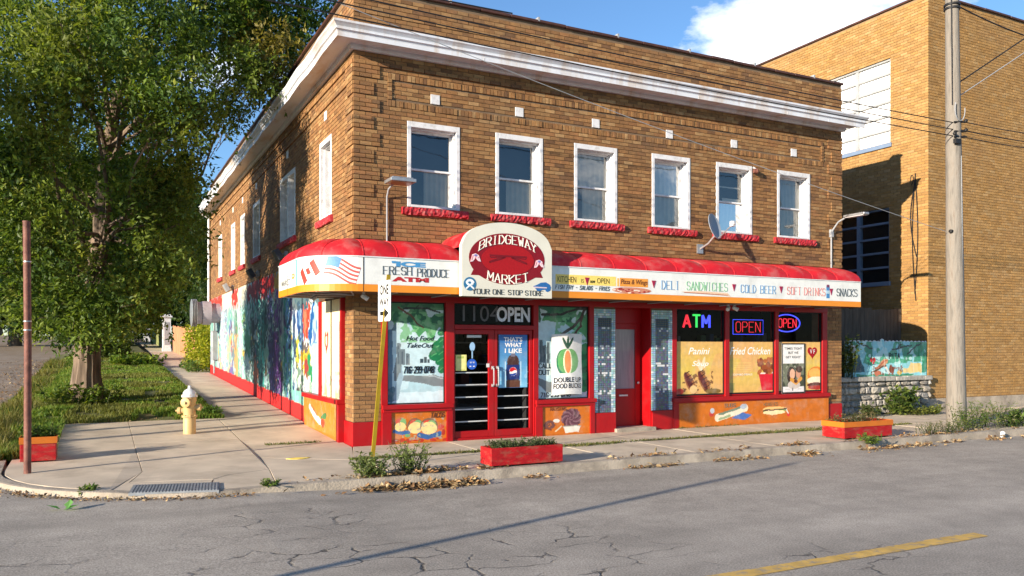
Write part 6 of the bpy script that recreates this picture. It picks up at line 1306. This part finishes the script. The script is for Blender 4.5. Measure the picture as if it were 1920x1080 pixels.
# one way sign on a leaning post
t = thing('one_way_sign', (-.46, -2.54, 0), 'leaning olive-yellow post carrying a white ONE WAY sign with black arrow', 'road sign')
q0, q1 = Vector((-.46, -2.54, -.05)), Vector((-.20, -2.54, 2.80))
mb = MB(); A = (q1-q0).normalized(); sxv = Vector((1, 0, 0)); sxv = (sxv-A*sxv.dot(A)).normalized(); syv = A.cross(sxv)
for (a, b, c_, d_) in ((-.027, .027, -.012, .014),):
    mb.add([q0+sxv*x_+syv*y_ for x_ in (a, b) for y_ in (c_, d_)]+[q1+sxv*x_+syv*y_ for x_ in (a, b) for y_ in (c_, d_)], [(0, 1, 3, 2), (4, 5, 7, 6), (0, 4, 5, 1), (2, 3, 7, 6), (0, 2, 6, 4), (1, 5, 7, 3)])
mb.build('post', m_olive, t)
sU = Vector((.045, -1, 0)).normalized()*1.0; sN = Vector((-1, -.045, 0)).normalized(); spn = q0.lerp(q1, .865)+sN*.03
sUr = Vector((.09, -.996, 0)).normalized(); sN = Vector((-.996, -.09, 0)).normalized(); AV = (A-sN*A.dot(sN)).normalized()
sf = lambda u, v, d: tuple(spn+sUr*u+AV*v+sN*d)
rr_ = [(x_*s1, y_*s2) for s1, s2, seq in ((1, 1, 0), (-1, 1, 1), (-1, -1, 0), (1, -1, 1)) for x_, y_ in ([(.225, .26), (.215, .285), (.19, .295)] if seq == 0 else [(.19, .295), (.215, .285), (.225, .26)])]
mb = MB(); mb.prism(rr_, sf, 0, .004); mb.build('panel', M('white sign sheeting', (.82, .82, .80), .35, .04), t); mb = MB(); mb.prism(rr_, sf, -.004, -.0005); mb.build('panel_back', m_steel, t)
mb = MB(); text(mb, 'ONE', sf, -.16, .16, .09, .15, (.01, .01, .01), .006, .03); mb.build('lettering', m_letter, t, attr=True); mb = MB(); text(mb, 'WAY', sf, -.17, .17, -.08, .13, (.01, .01, .01), .006, .03); mb.prism([(-.15, -.21), (.02, -.21), (.02, -.25), (.17, -.18), (.02, -.11), (.02, -.15), (-.15, -.15)], sf, .003, .006, (.01, .01, .01)); mb.build('lettering', m_letter, t, attr=True)
mb = MB(); mb.tube([sf(.0, .2, -.06), sf(0, .2, .012)], .01, 6); mb.tube([sf(.0, -.26, -.06), sf(0, -.26, .012)], .01, 6); mb.build('bolt', m_steel, t)
# fire hydrant
hx, hy = -2.43, 2.67; hz = gz(hx, hy)
t = thing('fire_hydrant', (hx, hy, hz), 'pale yellow fire hydrant with a blue-grey bonnet at the lawn edge', 'fire hydrant')
H = Vector((hx, hy, hz))
mb = MB(); mb.lathe([(.115, -.05), (.115, .30), (.108, .31), (.135, .315), (.135, .345), (.112, .35), (.112, .60), (.125, .62), (.125, .69), (.13, .70)], H, 20); mb.build('barrel', m_hyd, t)
mb = MB(); mb.lathe([(.145, .70), (.145, .735), (.125, .745), (.115, .79), (.085, .83), (.04, .855), (.032, .86), (.028, .91), (.0, .92)], H, 20); mb.build('bonnet', m_hydcap, t)
ax = Vector((-.55, -.83, 0)).normalized(); ay = Vector((-.95, .3, 0)).normalized()
for nm, a, z, r, l in (('pumper_nozzle', ax, .60, .075, .17), ('hose_nozzle', ay, .44, .055, .21), ('hose_nozzle', -ay, .50, .055, .2)):
    mb = MB(); mb.lathe([(r, .05), (r, l-.05), (r*1.25, l-.05), (r*1.25, l), (r*.9, l+.01), (r*.35, l+.012), (r*.35, l+.045), (0, l+.045)], H+Vector((0, 0, z)), 14, a); mb.build(nm, m_hyd, t)
mb = MB()
for k in range(8): a = k*math.pi/4; mb.lathe([(.013, 0), (.013, .05), (0, .055)], H+Vector((.128*math.cos(a), .128*math.sin(a), .31)), 6); mb.lathe([(.012, 0), (.012, .05), (0, .055)], H+Vector((.133*math.cos(a), .133*math.sin(a), .695)), 6)
mb.build('bolts', m_hyd, t)
# far post whose shadow lies across the road, and litter
t = thing('steel_post', (-11.5, -10.1, -.12), 'slim grey sign post standing across the street junction', 'post'); mb = MB(); mb.tube([(-11.5, -10.1, -.15), (-11.5, -10.35, 4.5)], .055, 10); mb.build('pole', m_steel, t)
mb = MB(); mb.box(12.5, -3.50, 0, 12.66, -3.42, .07); o = None
t = thing('litter', (12.58, -3.46, -.05), 'crumpled white paper cup lying in the gutter weeds by the utility pole', 'litter'); mb = MB(); mb.lathe([(.03, -.06), (.045, .05), (.05, .055), (.0, .03)], (12.58, -3.62, -.06), 10, (.8, .3, .5)); mb.build('cup', m_white, t)
V, F = leaf_quads([(-4.32, -3.68, zroad(-4.3, -3.66)+.01), (-4.28, -3.66, zroad(-4.3, -3.66)+.02), (-4.35, -3.64, zroad(-4.3, -3.66)+.012)], .17, np.random.default_rng(1), 1, .6, np.array([[1, .2, .15], [.6, .6, .3], [-.8, .3, .2]]))
o = np_mesh('fallen_leaf', V, F, np.tile([.16, .36, .10], (len(V), 1)), m_leaf); setp(o, 'single bright green leaf lying on the road near the corner kerb', 'leaf')

# ================================================================ VEGETATION
def scatter_in(rng, n, blobs, shell=.55):
    out = []; w = np.array([b[3]**2 for b in blobs]); w = w/w.sum()
    for i in rng.choice(len(blobs), n, p=w):
        x, y, z, r = blobs[i]; d = rng.normal(size=3); d /= np.linalg.norm(d); out.append(np.array([x, y, z])+d*np.array([1, 1, .85])*r*(shell+(1-shell)*rng.random())**.8)
    return np.array(out)
TG = [(.062, .112, .022), (.095, .150, .026), (.135, .20, .032), (.185, .25, .04), (.235, .27, .05)]
TW_ = [.24, .28, .24, .16, .08]
def tree(name, label, base, trunk, r0, blobs, nclump, per, lsize, seed, cols=TG, wts=TW_, group=None, limbs=True, clump=.27, top=None, burr=0.0, patch=None):
    rng = np.random.default_rng(seed); t = thing(name, tuple(base), label, 'tree', group); mb = MB()
    trunk = [Vector(p) for p in trunk]; n = len(trunk); dens = []
    for a, b in zip(trunk[:-1], trunk[1:]): dens += [a.lerp(b, k/5) for k in range(5)]
    dens.append(trunk[-1]); m = len(dens); rad = [r0*(1-.80*(i/m)**.85)*(1+.30*max(0, 1-i/3)) for i in range(m)]
    tb = MB(); tb.tube([p+Vector(rng.normal(0, burr*.3, 3)) for p in dens], rad, 30)
    if burr:                                              # furrowed bark: ridges that wander up the trunk
        for i, p in enumerate(tb.v):
            k, j = i % 30, i//30; c_ = Vector(dens[min(j, m-1)]); f_ = 1+.10*(float(vnoise(k*.9+j*.25, j*.35, 1.0, 3))-.5)+.07*math.sin(k*2.51+j*.4); q = Vector(p); tb.v[i] = tuple(c_+(q-c_)*f_)
    if limbs:
        for x, y, z, r in blobs:
            c = Vector((x, y, z)); far_ = math.hypot(x-trunk[n//2].x, y-trunk[n//2].y); zt_ = max(base[2]+2.9+rng.uniform(0, 1.2), min(trunk[-1].z-.1, z-1.3-far_*.4+rng.uniform(-.5, .5)))
            s = min(dens, key=lambda p: abs(p.z-zt_)); s = s+Vector((0, 0, zt_-s.z if abs(zt_-s.z) < .4 else 0))
            mid = s.lerp(c, .5)+Vector(rng.normal(0, .25, 3))+Vector((0, 0, -.25)); r1 = r0*.17*min(1.3, r)
            pts = [s, s.lerp(mid, .5)+Vector(rng.normal(0, .1, 3)), mid, mid.lerp(c, .55)+Vector(rng.normal(0, .15, 3)), c]
            tb.tube(pts, [r1, r1*.8, r1*.6, r1*.4, r1*.15], 7)
            for _ in range(6):
                q = pts[2].lerp(c, rng.uniform(.2, 1)); e = c+Vector(rng.normal(0, 1, 3)).normalized()*r*.85; tb.tube([q, q.lerp(e, .5)+Vector(rng.normal(0, .12, 3)), e], [r1*.22, r1*.14, .006], 5)
    tb.build('trunk', m_bark, t)
    C = scatter_in(rng, nclump, blobs, .35); cc = np.array(cols)[rng.choice(len(cols), nclump, p=wts)]
    if patch:
        for (px_, py_, pz_), pr, pc in patch: 
            mk = np.linalg.norm(C-np.array([px_, py_, pz_]), axis=1) < pr; cc[mk] = np.array(pc)*rng.uniform(.7, 1.3, (mk.sum(), 1))
    P = []; Dv = []; Cc = []
    ns = per
    dirs = rng.normal(size=(nclump, ns, 3)); dirs[:, :, 2] -= .35; dirs /= np.linalg.norm(dirs, axis=2)[..., None]
    start = C[:, None]+rng.normal(0, clump*.55, (nclump, ns, 3))
    for k in range(6):
        q = (k+1)/6*clump*1.15; sidev = np.cross(dirs, rng.normal(size=(nclump, ns, 3)))
        P.append(start+dirs*q); Dv.append(dirs*.5+sidev*(1 if k % 2 else -1)); Cc.append(np.broadcast_to(cc[:, None], (nclump, ns, 3)))
    P = np.concatenate(P).reshape(-1, 3); Dv = np.concatenate(Dv).reshape(-1, 3); Cc = np.concatenate(Cc).reshape(-1, 3)
    V, F = leaf_quads(P, lsize*rng.uniform(.5, 1.55, len(P)), rng, .5, .5, Dv)
    np_mesh('crown', V, F, np.repeat(Cc*rng.uniform(.75, 1.25, (len(P), 1)), 4, 0), m_leaf, t, kind='stuff')
LB = [(-5.22, 5.79, 8.45, 1.06), (-4.16, 3.57, 7.4, 1.12), (-2.93, 4.62, 8.34, 1.17), (-1.65, 5.65, 9.16, 1.15), (-0.38, 6.13, 9.57, 1.02), (0.77, 6.11, 10.09, 0.59), (-5.02, 4.01, 6.43, 1.02), (-3.3, 8.6, 7.3, 1.1), (-2.71, 3.39, 6.59, 0.95), (-1.47, 4.44, 7.67, 0.86), (-0.56, 5.1, 8.19, 0.73), (0.08, 5.9, 9.12, 0.7), (-5.33, 4.73, 5.11, 1.0), (-4.2, 9.0, 5.7, 1.1), (-3.01, 5.1, 5.22, 0.92), (-2.35, 6.01, 4.55, 0.73), (-5.15, 4.63, 3.64, 0.89), (-3.93, 9.2, 3.9, 1.0), (-2.9, 5.17, 3.47, 0.8), (-4.59, 4.34, 2.62, 0.65), (-5.22, 5.79, 2.8, 0.56), (-3.69, 4.45, 2.5, 0.56), (-2.89, 6.29, 2.6, 0.49), (-2.04, 6.97, 6.23, 0.58), (-4.82, 5.59, 2.25, 0.36), (-4.11, 4.54, 2.3, 0.34), (-6.27, 5.2, 7.32, 1.16), (-6.37, 5.25, 5.22, 1.16), (-6.34, 5.8, 3.59, 0.87), (-1.14, 5.96, 7.24, 0.44), (-4.23, 5.28, 9.68, 1.23), (-2.45, 5.5, 10.27, 1.3), (-0.69, 5.73, 10.61, 1.12), (-6.14, 7.38, 10.15, 1.3), (-5.0, 9.4, 3.0, .9), (-3.2, 9.6, 3.1, .9), (-4.3, 8.0, 2.75, .7), (-5.0, 7.2, 2.5, .55), (-3.4, 7.4, 2.55, .5), (-5.9, 9.0, 4.4, 1.1), (-2.6, 9.0, 5.0, .9), (-5.4, 9.2, 6.6, 1.1), (-4.4, 5.6, 2.15, .42), (-3.75, 6.2, 2.2, .4), (-2.9, 7.6, 3.3, .6), (-4.3, 8.6, 9.0, 1.2), (-4.7, 6.9, 4.0, .45), (-3.6, 6.6, 5.7, .4)]
tz = gz(0, 8.6)+.13
tree('locust_tree', 'big locust tree with furrowed trunk on the lawn, branches over the shop', (-4.25, 8.6, tz), [(-4.25, 8.6, tz-.15), (-4.22, 8.55, 1.6), (-4.08, 8.45, 3.2), (-3.9, 8.3, 4.5), (-3.85, 8.1, 6.0), (-3.6, 7.6, 7.6), (-3.2, 7.0, 8.8)], .345, LB, 1480, 17, .105, 77, burr=.03, clump=.30,
     patch=[((-.6, 5.2, 8.4), .9, (.20, .17, .035)), ((-5.4, 4.2, 6.6), 1.2, (.15, .19, .03)), ((-4.6, 3.4, 7.6), .8, (.15, .19, .03))])
BGT = 'background trees up the side street'
far = [('bushy tree at the road edge beyond the rusty post', (-9.5, 56), [(-9.5, 56, 9, 5), (-12, 55, 6, 4), (-7, 58, 12, 4.5), (-10, 55, 14, 4), (-13, 57, 11, 4)], .4), ('tall dark tree up the side street behind the locust tree', (-4.6, 49), [(-5, 48, 10, 5), (-3, 50, 7, 4), (-6.5, 49, 13.5, 4), (-2.2, 47, 12, 3.5), (-5, 48, 5.4, 3)], .45),
       ('dark dense tree rising behind the first white gate pillar', (1.8, 46), [(1.2, 45, 7, 3), (.3, 44, 10, 3), (2.5, 47, 9, 3.4), (3, 46, 5.5, 2.6), (-.4, 45, 12.3, 2.4)], .3), ('rounded tree with yellowing top next to the far shop wall end', (1.9, 33), [(1.6, 33, 5.3, 1.8), (1.0, 32, 7.2, 1.6), (2.4, 34, 7.6, 2.0), (1.3, 31, 4.0, 1.2), (.9, 33, 9.0, 1.3)], .2),
       ('broad dark tree overhanging the far end of the pavement', (1.5, 72), [(0, 70, 8, 5), (-3, 72, 10, 5), (2, 74, 12, 5), (-1, 69, 5.5, 3), (-2.5, 68, 5.0, 2.2)], .4), ('far dark tree closing the end of the side street', (-14, 92), [(-14, 92, 9, 5), (-18, 92, 8, 5), (-9, 93, 8, 5), (-13, 92, 15, 5), (-20, 90, 13, 5), (-6, 92, 13, 5)], .5)]
for k, (lab, b, bl, r0) in enumerate(far):
    z0 = gz(*b); tree('shade_tree', lab, (b[0], b[1], z0), [(b[0], b[1], z0-.2), (b[0]+.1, b[1], z0+2), (b[0]+.2, b[1], z0+4), (b[0], b[1], z0+7)], r0, bl+[(b[0]+q*1.6, b[1]+.5*q, z0+2.6, 1.7) for q in (-2, -1, 0, 1, 2)] if k in (0, 1, 4, 5) else bl, 1000 if k != 3 else 420, 9, .30 if k not in (3,) else .16, 100+k, cols=[(.028, .06, .014), (.04, .08, .018), (.06, .10, .022), (.09, .12, .03)], wts=[.35, .35, .2, .1], group=BGT, clump=.6 if k != 3 else .4)
# trees over the street outside the view: their trunks and crowns shade the painted wall and the path
ST = 'young street trees across the side street'
for k, (x, y, zt) in enumerate(((-14.2, -.9, 4.6), (-14.6, .2, 5.2), (-14.1, 1.4, 4.8), (-14.5, 2.7, 5.4), (-14.3, 4.1, 4.9))):
    z0 = gz(x, y); tree('street_tree', 'young thin-trunked street tree standing in a row across the side street', (x, y, z0), [(x, y, z0-.2), (x+.02, y, z0+1.6), (x, y+.03, z0+3.6), (x, y, z0+7.0)], .19, [(x, y, zt+3.2, .7), (x-.3, y+.2, zt+3.9, .65), (x+.25, y-.2, zt+3.0, .6)], 60, 7, .12, 140+k, group=ST)
# hedge-like vine over the fence by the path, hedge plants
def mass(name, label, cat, blobs, n, size, cols, seed, group=None, kind=None):
    rng = np.random.default_rng(seed); P = scatter_in(rng, n, blobs, .5); V, F = leaf_quads(P, size*rng.uniform(.6, 1.3, n), rng, .6, .7)
    b = blobs[0]; t = thing(name, (b[0], b[1], gz(b[0], b[1])), label, cat, group); np_mesh('foliage', V, F, pal(n, rng, cols, None, .3), m_leaf, t)
    return t
YG = [(.28, .30, .02), (.34, .35, .025), (.20, .25, .02), (.38, .36, .04)]
mass('vine_hedge', 'bright yellow-green vine hedge beside the path past the painted wall', 'hedge', [(-.05+.35*math.sin(k), 21.2+.45*k, gz(0, 21+.5*k)+z, .42) for k in range(8) for z in (.35, .8, 1.25, 1.6)], 4200, .13, YG, 11)
mass('undergrowth_bush', 'scruffy green weeds at the foot of the yellow-green hedge', 'bush', [(-.55, 21.0+.7*k, gz(0, 21)+.2, .32) for k in range(6)], 900, .11, GREENS+[(.16, .15, .05)], 12)
t = thing('board_fence', (.3, 34, 1.1), 'orange-brown board fence along the path between hedge and white pillar', 'fence', None)
rf = random.Random(9); y = 25.2
m_owood = M('orange brown fence timber', (.50, .22, .11), .8, .3, 5, .3, 20, stretch=(2, 2, .3)); m_gwood = M('mossy green fence timber', (.24, .27, .10), .85, .3, 4, .3, 20, stretch=(2, 2, .3))
while y < 41.4: mb = MB(); mb.box(.22+rf.uniform(-.01, .01), y, gz(0, y)-.1, .25, y+.29, gz(0, y)+1.62+rf.uniform(-.05, .05)); mb.build('board', m_owood, t); y += .30
t = thing('board_fence', (.2, 52, 1.6), 'mossy green board fence beyond the white pillar', 'fence')
y = 43.2
while y < 63: mb = MB(); mb.box(.05+rf.uniform(-.01, .01), y, gz(0, y)-.1, .08, y+.44, gz(0, y)+1.55+rf.uniform(-.05, .05)); mb.build('board', m_gwood, t); y += .45
for (x, y, lab, h) in ((-.12, 42.2, 'white capped gate pillar between the orange and green fences', 2.15), (-.15, 65.5, 'smaller white gate pillar at the dark far end of the path', 1.75)):
    z0 = gz(x, y); t = thing('gate_pillar', (x, y, z0), lab, 'pillar'); mb = MB(); mb.box(x-.24, y-.24, z0-.1, x+.24, y+.24, z0+h); mb.build('shaft', m_white, t, bevel=.01); mb = MB(); mb.box(x-.33, y-.33, z0+h, x+.33, y+.33, z0+h+.1); mb.box(x-.27, y-.27, z0+h+.1, x+.27, y+.27, z0+h+.2); mb.build('cap', m_white, t, bevel=.01)
    mb = MB(); mb.box(x-.26, y-.26, z0-.05, x+.26, y+.26, z0+.18); mb.build('base', m_white, t); 
    for sx_ in (-1,): mb = MB(); mb.box(x-.14, y-.252, z0+.4, x+.14, y-.24, z0+h-.3); mb.build('recess_panel', m_grey, t)
# parked car far up the side street
cxz = gz(0, 78); t = thing('parked_car', (-10.8, 78, cxz), 'dark blue car parked far up the side street in tree shade', 'car')
m_car = M('dark blue car paint', (.02, .03, .06), .3, .05, 3, coat=.6); cy = 76.0
prof = [(0, .35), (.05, .75), (.9, .9), (1.5, 1.38), (2.9, 1.42), (3.6, .98), (4.2, .9), (4.25, .4)]
mb = MB(); mb.prism([(cy+a, cxz+b) for a, b in prof], lambda u, v, d: (-10.8+d, u, v), -.85, .85); mb.build('body', m_car, t, bevel=.05)
for y in (cy+.85, cy+3.4):
    for sx_ in (-1, 1): mb = MB(); mb.lathe([(.2, -.1), (.32, -.09), (.32, .09), (.2, .1)], (-10.8+sx_*.78, y, cxz+.32), 16, (1, 0, 0)); mb.build('wheel', m_black, t)
mb = MB(); mb.prism([(cy+1.05, cxz+.95), (cy+1.55, cxz+1.33), (cy+2.85, cxz+1.36), (cy+3.4, cxz+.98)], lambda u, v, d: (-10.8+d, u, v), -.86, .86); mb.build('side_window', m_black, t)
mb = MB(); mb.prism([(-.7, .0), (.7, .0), (.6, .42), (-.6, .42)], lambda u, v, d: (-10.8+u, cy+.93+v*1.25-d, cxz+.95+v), 0, .02); mb.build('windscreen', m_shopglass, t)
for sx_ in (-1, 1): mb = MB(); mb.box(-10.8+sx_*.6-.15, cy-.01, cxz+.6, -10.8+sx_*.6+.15, cy+.06, cxz+.72); mb.build('headlight', m_frost, t)
# raised lawn between path and side street
lawn_z = lambda x, y: gz(x, y)+(.13*max(0, min(1, (x+5.45)/.5, (-1.62+.012*(y-5.4)-x+.1)/.5, (y-4.9)/.9)))-.01
sheet('lawn', list(np.linspace(-5.6, -1.55, 12)), [4.9, 5.2, 5.6, 6, 7, 8, 10, 12, 16, 20, 26, 34, 44, 60], lawn_z, m_lawn)
sheet('verge', [-6.1, -5.8, -5.55], [.2, 2, 5, 8, 12, 18, 26, 40], lambda x, y: gz(x, y)-.11+.10*max(0, x+5.95)/.4, m_lawn)
def grass(name, n, area, h, cols, seed, wdt=.012, zf=None, clumps=None):
    rng = np.random.default_rng(seed); x = rng.uniform(area[0], area[1], n); t_ = rng.random(n)**1.5; y = area[2]+(area[3]-area[2])*t_
    if clumps is not None:
        k = (vnoise(x, y, clumps, seed)*.6+vnoise(x, y, clumps*3, seed+2)*.4) > .34; x, y = x[k], y[k]; n = len(x)
    z = np.array([zf(a, b) for a, b in zip(x, y)]); hh = h*rng.uniform(.4, 1.2, n)*(.5+vnoise(x, y, .9, seed+1)); a = rng.uniform(0, 6.28, n); l = rng.uniform(.15, .7, n)*hh
    w = wdt*(1+.06*np.maximum(0, y-5)); B = np.stack([x, y, z], 1); s = np.stack([np.cos(a+1.57)*w, np.sin(a+1.57)*w, 0*a], 1); T = B+np.stack([np.cos(a)*l, np.sin(a)*l, hh], 1); Mi = B*.5+T*.5+np.stack([-np.cos(a)*l*.15, -np.sin(a)*l*.15, hh*.12], 1)
    V = np.stack([B-s, B+s, Mi+s*.7, Mi-s*.7, T, T+s*.1], 1).reshape(-1, 3); i = np.arange(n)*6; F = np.concatenate([np.stack([i, i+1, i+2, i+3], 1), np.stack([i+3, i+2, i+5, i+4], 1)])
    c = np.array(cols)[rng.choice(len(cols), n)]; dry = (vnoise(x, y, .8, seed+9) > .52)[:, None]; c = np.where(dry, c*.4+np.array([.16, .14, .045])*.6, c)*rng.uniform(.75, 1.25, (n, 1))
    return np_mesh(name, V, F, np.repeat(c, 6, 0), m_blade, None, kind='stuff')
GC2 = [(.08, .15, .018), (.11, .19, .024), (.15, .22, .03), (.20, .23, .04)]
grass('grass', 70000, (-5.5, -1.5, 4.95, 36), .08, GC2, 5, .010, lawn_z, 1.7)
o = grass('grass', 9000, (-6.0, -5.3, .5, 30), .26, [(.16, .17, .035), (.20, .18, .05), (.09, .13, .025)], 6, .010, lambda x, y: gz(x, y)-.08)
grass('grass', 5200, (-5.45, -4.6, .6, 5.4), .16, GC2, 8, .010, lambda x, y: gz(x, y)-.02)
def joints(name, lines, n, h, seed, wid=.05, cols=None):
    rng = np.random.default_rng(seed); P = []
    for (x0, y0), (x1, y1), k in lines:
        m = int(n*k); q = rng.random(m); P.append(np.stack([x0+(x1-x0)*q+rng.normal(0, .01, m), y0+(y1-y0)*q+rng.normal(0, wid, m), np.array([gz(0, y0+(y1-y0)*a)-.005 for a in q])], 1))
    P = np.concatenate(P); keep = vnoise(P[:, 0], P[:, 1], 1.1, seed) > .38; P = P[keep]; m = len(P); d = rng.normal(size=(m, 3)); d[:, 2] = abs(d[:, 2])+.4; V, F = leaf_quads(P, h*rng.uniform(.4, 1.2, m), rng, .3, .32, d)
    return np_mesh(name, V, F, pal(m, rng, cols or [(.10, .12, .03), (.15, .145, .045), (.07, .11, .022), (.20, .17, .07)]), m_blade, None, kind='stuff')
joints('joint_weeds', [((-.5, -1.6), (1.8, -1.62), 1), ((3.2, -1.62), (12.4, -1.62), 3.2), ((1.7, -1.62), (3.2, -1.62), .25), ((7.0, -.06), (12.0, -.06), .5), ((12.3, .30), (16, .28), 1.0), ((-1.7, .7), (-.1, .75), .3), ((3.4, -1.75), (11.5, -1.3), 1.0)], 1500, .055, 3)
def litter(name, n, fn, size, seed, cols):
    rng = np.random.default_rng(seed); P = np.array([fn(rng) for _ in range(n)]); d = rng.normal(size=(n, 3)); d[:, 2] *= .25; V, F = leaf_quads(P, size*rng.uniform(.25, 1.5, n), rng, 1.2, .65, d); return np_mesh(name, V, F, pal(n, rng, cols, None, .3), m_litter, None, kind='stuff')
DL = [(.22, .12, .05), (.30, .18, .08), (.36, .25, .12), (.14, .075, .035), (.40, .30, .16)]
def gutter(rng):
    while True:
        r = rng.random()
        if r < .45: x = rng.uniform(6.8, 20); w = .17
        elif r < .85: x = rng.normal(.1, .7); w = .17
        else: x = rng.uniform(1.0, 7.5); w = .07
        y = -3.60-abs(rng.normal(0, w*.8)) if rng.random() < .7 else -3.45+rng.uniform(0, .2)
        if float(vnoise(x, y*2, 1.7, 4)) > .40: return (x, y, (zroad(x, y) if y < -3.52 else .0)+abs(rng.normal(0, .018))+.006)
litter('leaf_litter', 4200, gutter, .075, 21, DL)
def corner_l(rng):
    a = rng.uniform(0, 1.5); r = 3.12+abs(rng.normal(0, .08)); x, y = -2.3-r*math.sin(a), -.45-r*math.cos(a); return (x, y, zroad(x, y)+.008+abs(rng.normal(0, .01)))
litter('leaf_litter', 900, corner_l, .042, 22, DL)
litter('leaf_litter', 3200, lambda rng: (lambda y: (-5.75-abs(rng.normal(0, .9)), y, gz(0, y)-.118))(rng.uniform(-1, 34)**1.0), .075, 23, DL)
litter('leaf_litter', 900, lambda rng: (lambda x: (x, 5.25+rng.normal(0, .12), gz(0, 5.2)+.012))(rng.uniform(-4.9, -1.6)), .045, 24, DL)
plant('kerb_weed', 'bushy green weed with toothed leaves at the foot of the one-way sign post', 'weed', (-.72, -3.28, -.02), 56, .32, .45, .08, [(.17, .22, .07), (.21, .26, .09), (.13, .18, .05), (.24, .27, .11)], 41, nl=13, asp=.4)
plant('kerb_weed', 'tall feathery green weed growing from the kerb beside the one-way sign', 'weed', (-.12, -3.22, -.02), 40, .48, .46, .075, [(.18, .25, .07), (.22, .29, .08), (.14, .19, .05)], 42, lean=.6, nl=14, asp=.3)
plant('kerb_weed', 'small green weed sprouting in the gutter by the corner kerb', 'weed', (-4.12, -2.78, -.06), 18, .13, .2, .07, GREENS, 43)
plant('kerb_weed', 'small low weed in the kerb joint near the tactile plate', 'weed', (-2.05, -3.42, -.02), 20, .10, .22, .06, GREENS, 44)
plant('kerb_weed', 'light green leafy weed before the weathered planter', 'weed', (8.75, -3.5, -.05), 22, .18, .3, .09, [(.16, .24, .05), (.12, .18, .04)], 45)
plant('pole_weed', 'tall grassy weeds crowded round the foot of the utility pole', 'weed', (12.75, -3.0, -.02), 130, .62, .5, .10, [(.11, .18, .04), (.16, .22, .05), (.21, .22, .07), (.08, .14, .03)], 46, wide=(.75, .25), nl=9, asp=.2)
plant('pole_weed', 'leafy bush at the kerb just past the utility pole', 'weed', (14.0, -3.0, -.02), 50, .42, .5, .10, GREENS, 47, wide=(.25, .2), nl=11)
plant('pole_weed', 'straggly low weeds at the kerb before the utility pole', 'weed', (11.2, -3.25, -.02), 70, .30, .4, .06, [(.10, .13, .035), (.16, .16, .06), (.12, .15, .04)], 48, wide=(.6, .15), nl=8, asp=.25)
plant('burdock', 'broad-leaved green weed growing against the stone wall', 'weed', (14.35, .05, 0), 60, .75, .7, .17, [(.06, .11, .025), (.10, .16, .03), (.15, .19, .04)], 49, wide=(.25, .15), nl=9, asp=.65)
plant('burdock', 'low olive weed at the stone wall beside the shop plinth', 'weed', (13.2, .1, 0), 30, .32, .45, .13, [(.07, .10, .03), (.12, .13, .05)], 50, nl=8, asp=.6)
plant('burdock', 'yellow-green sprawling weed below the stone wall', 'weed', (14.9, -.15, 0), 70, .25, .7, .09, [(.18, .20, .04), (.13, .16, .03)], 51, wide=(.5, .15), nl=8, asp=.5)
plant('ivy', 'green ivy climbing the fence corner by the shop pier', 'climber', (12.75, .36, .95), 46, 1.15, .35, .09, [(.09, .14, .03), (.15, .19, .04), (.20, .21, .05)], 52, wide=(.2, .05), nl=11, lean=.5, asp=.8)
plant('trunk_shoots', 'leafy shoots sprouting round the foot of the locust trunk', 'plant', (-4.35, 7.6, gz(0, 7.6)+.1), 80, .5, .7, .13, [(.10, .17, .03), (.15, .22, .03), (.20, .24, .035)], 53, wide=(.75, .3), nl=10, asp=.6)
plant('lawn_shrub', 'small rounded green shrub on the lawn behind the fire hydrant', 'shrub', (-1.75, 5.35, gz(0, 5.3)+.02), 46, .22, .3, .09, [(.09, .17, .03), (.12, .20, .04)], 54, wide=(.22, .15), nl=10, asp=.55)
plant('lawn_shrub', 'bright leafy clump far up the lawn beside the path', 'shrub', (-2.6, 24.5, gz(0, 24.5)), 90, .6, .9, .2, [(.14, .22, .03), (.20, .26, .03), (.08, .14, .02)], 55, wide=(.9, .6), nl=10, asp=.6)
plant('lawn_shrub', 'dark shrub mass at the far lawn end near the shaded path', 'shrub', (-3.6, 31, gz(0, 31)), 120, 1.5, 1.2, .28, [(.05, .09, .02), (.08, .12, .025)], 56, wide=(1.0, 1.0), nl=12, asp=.6)
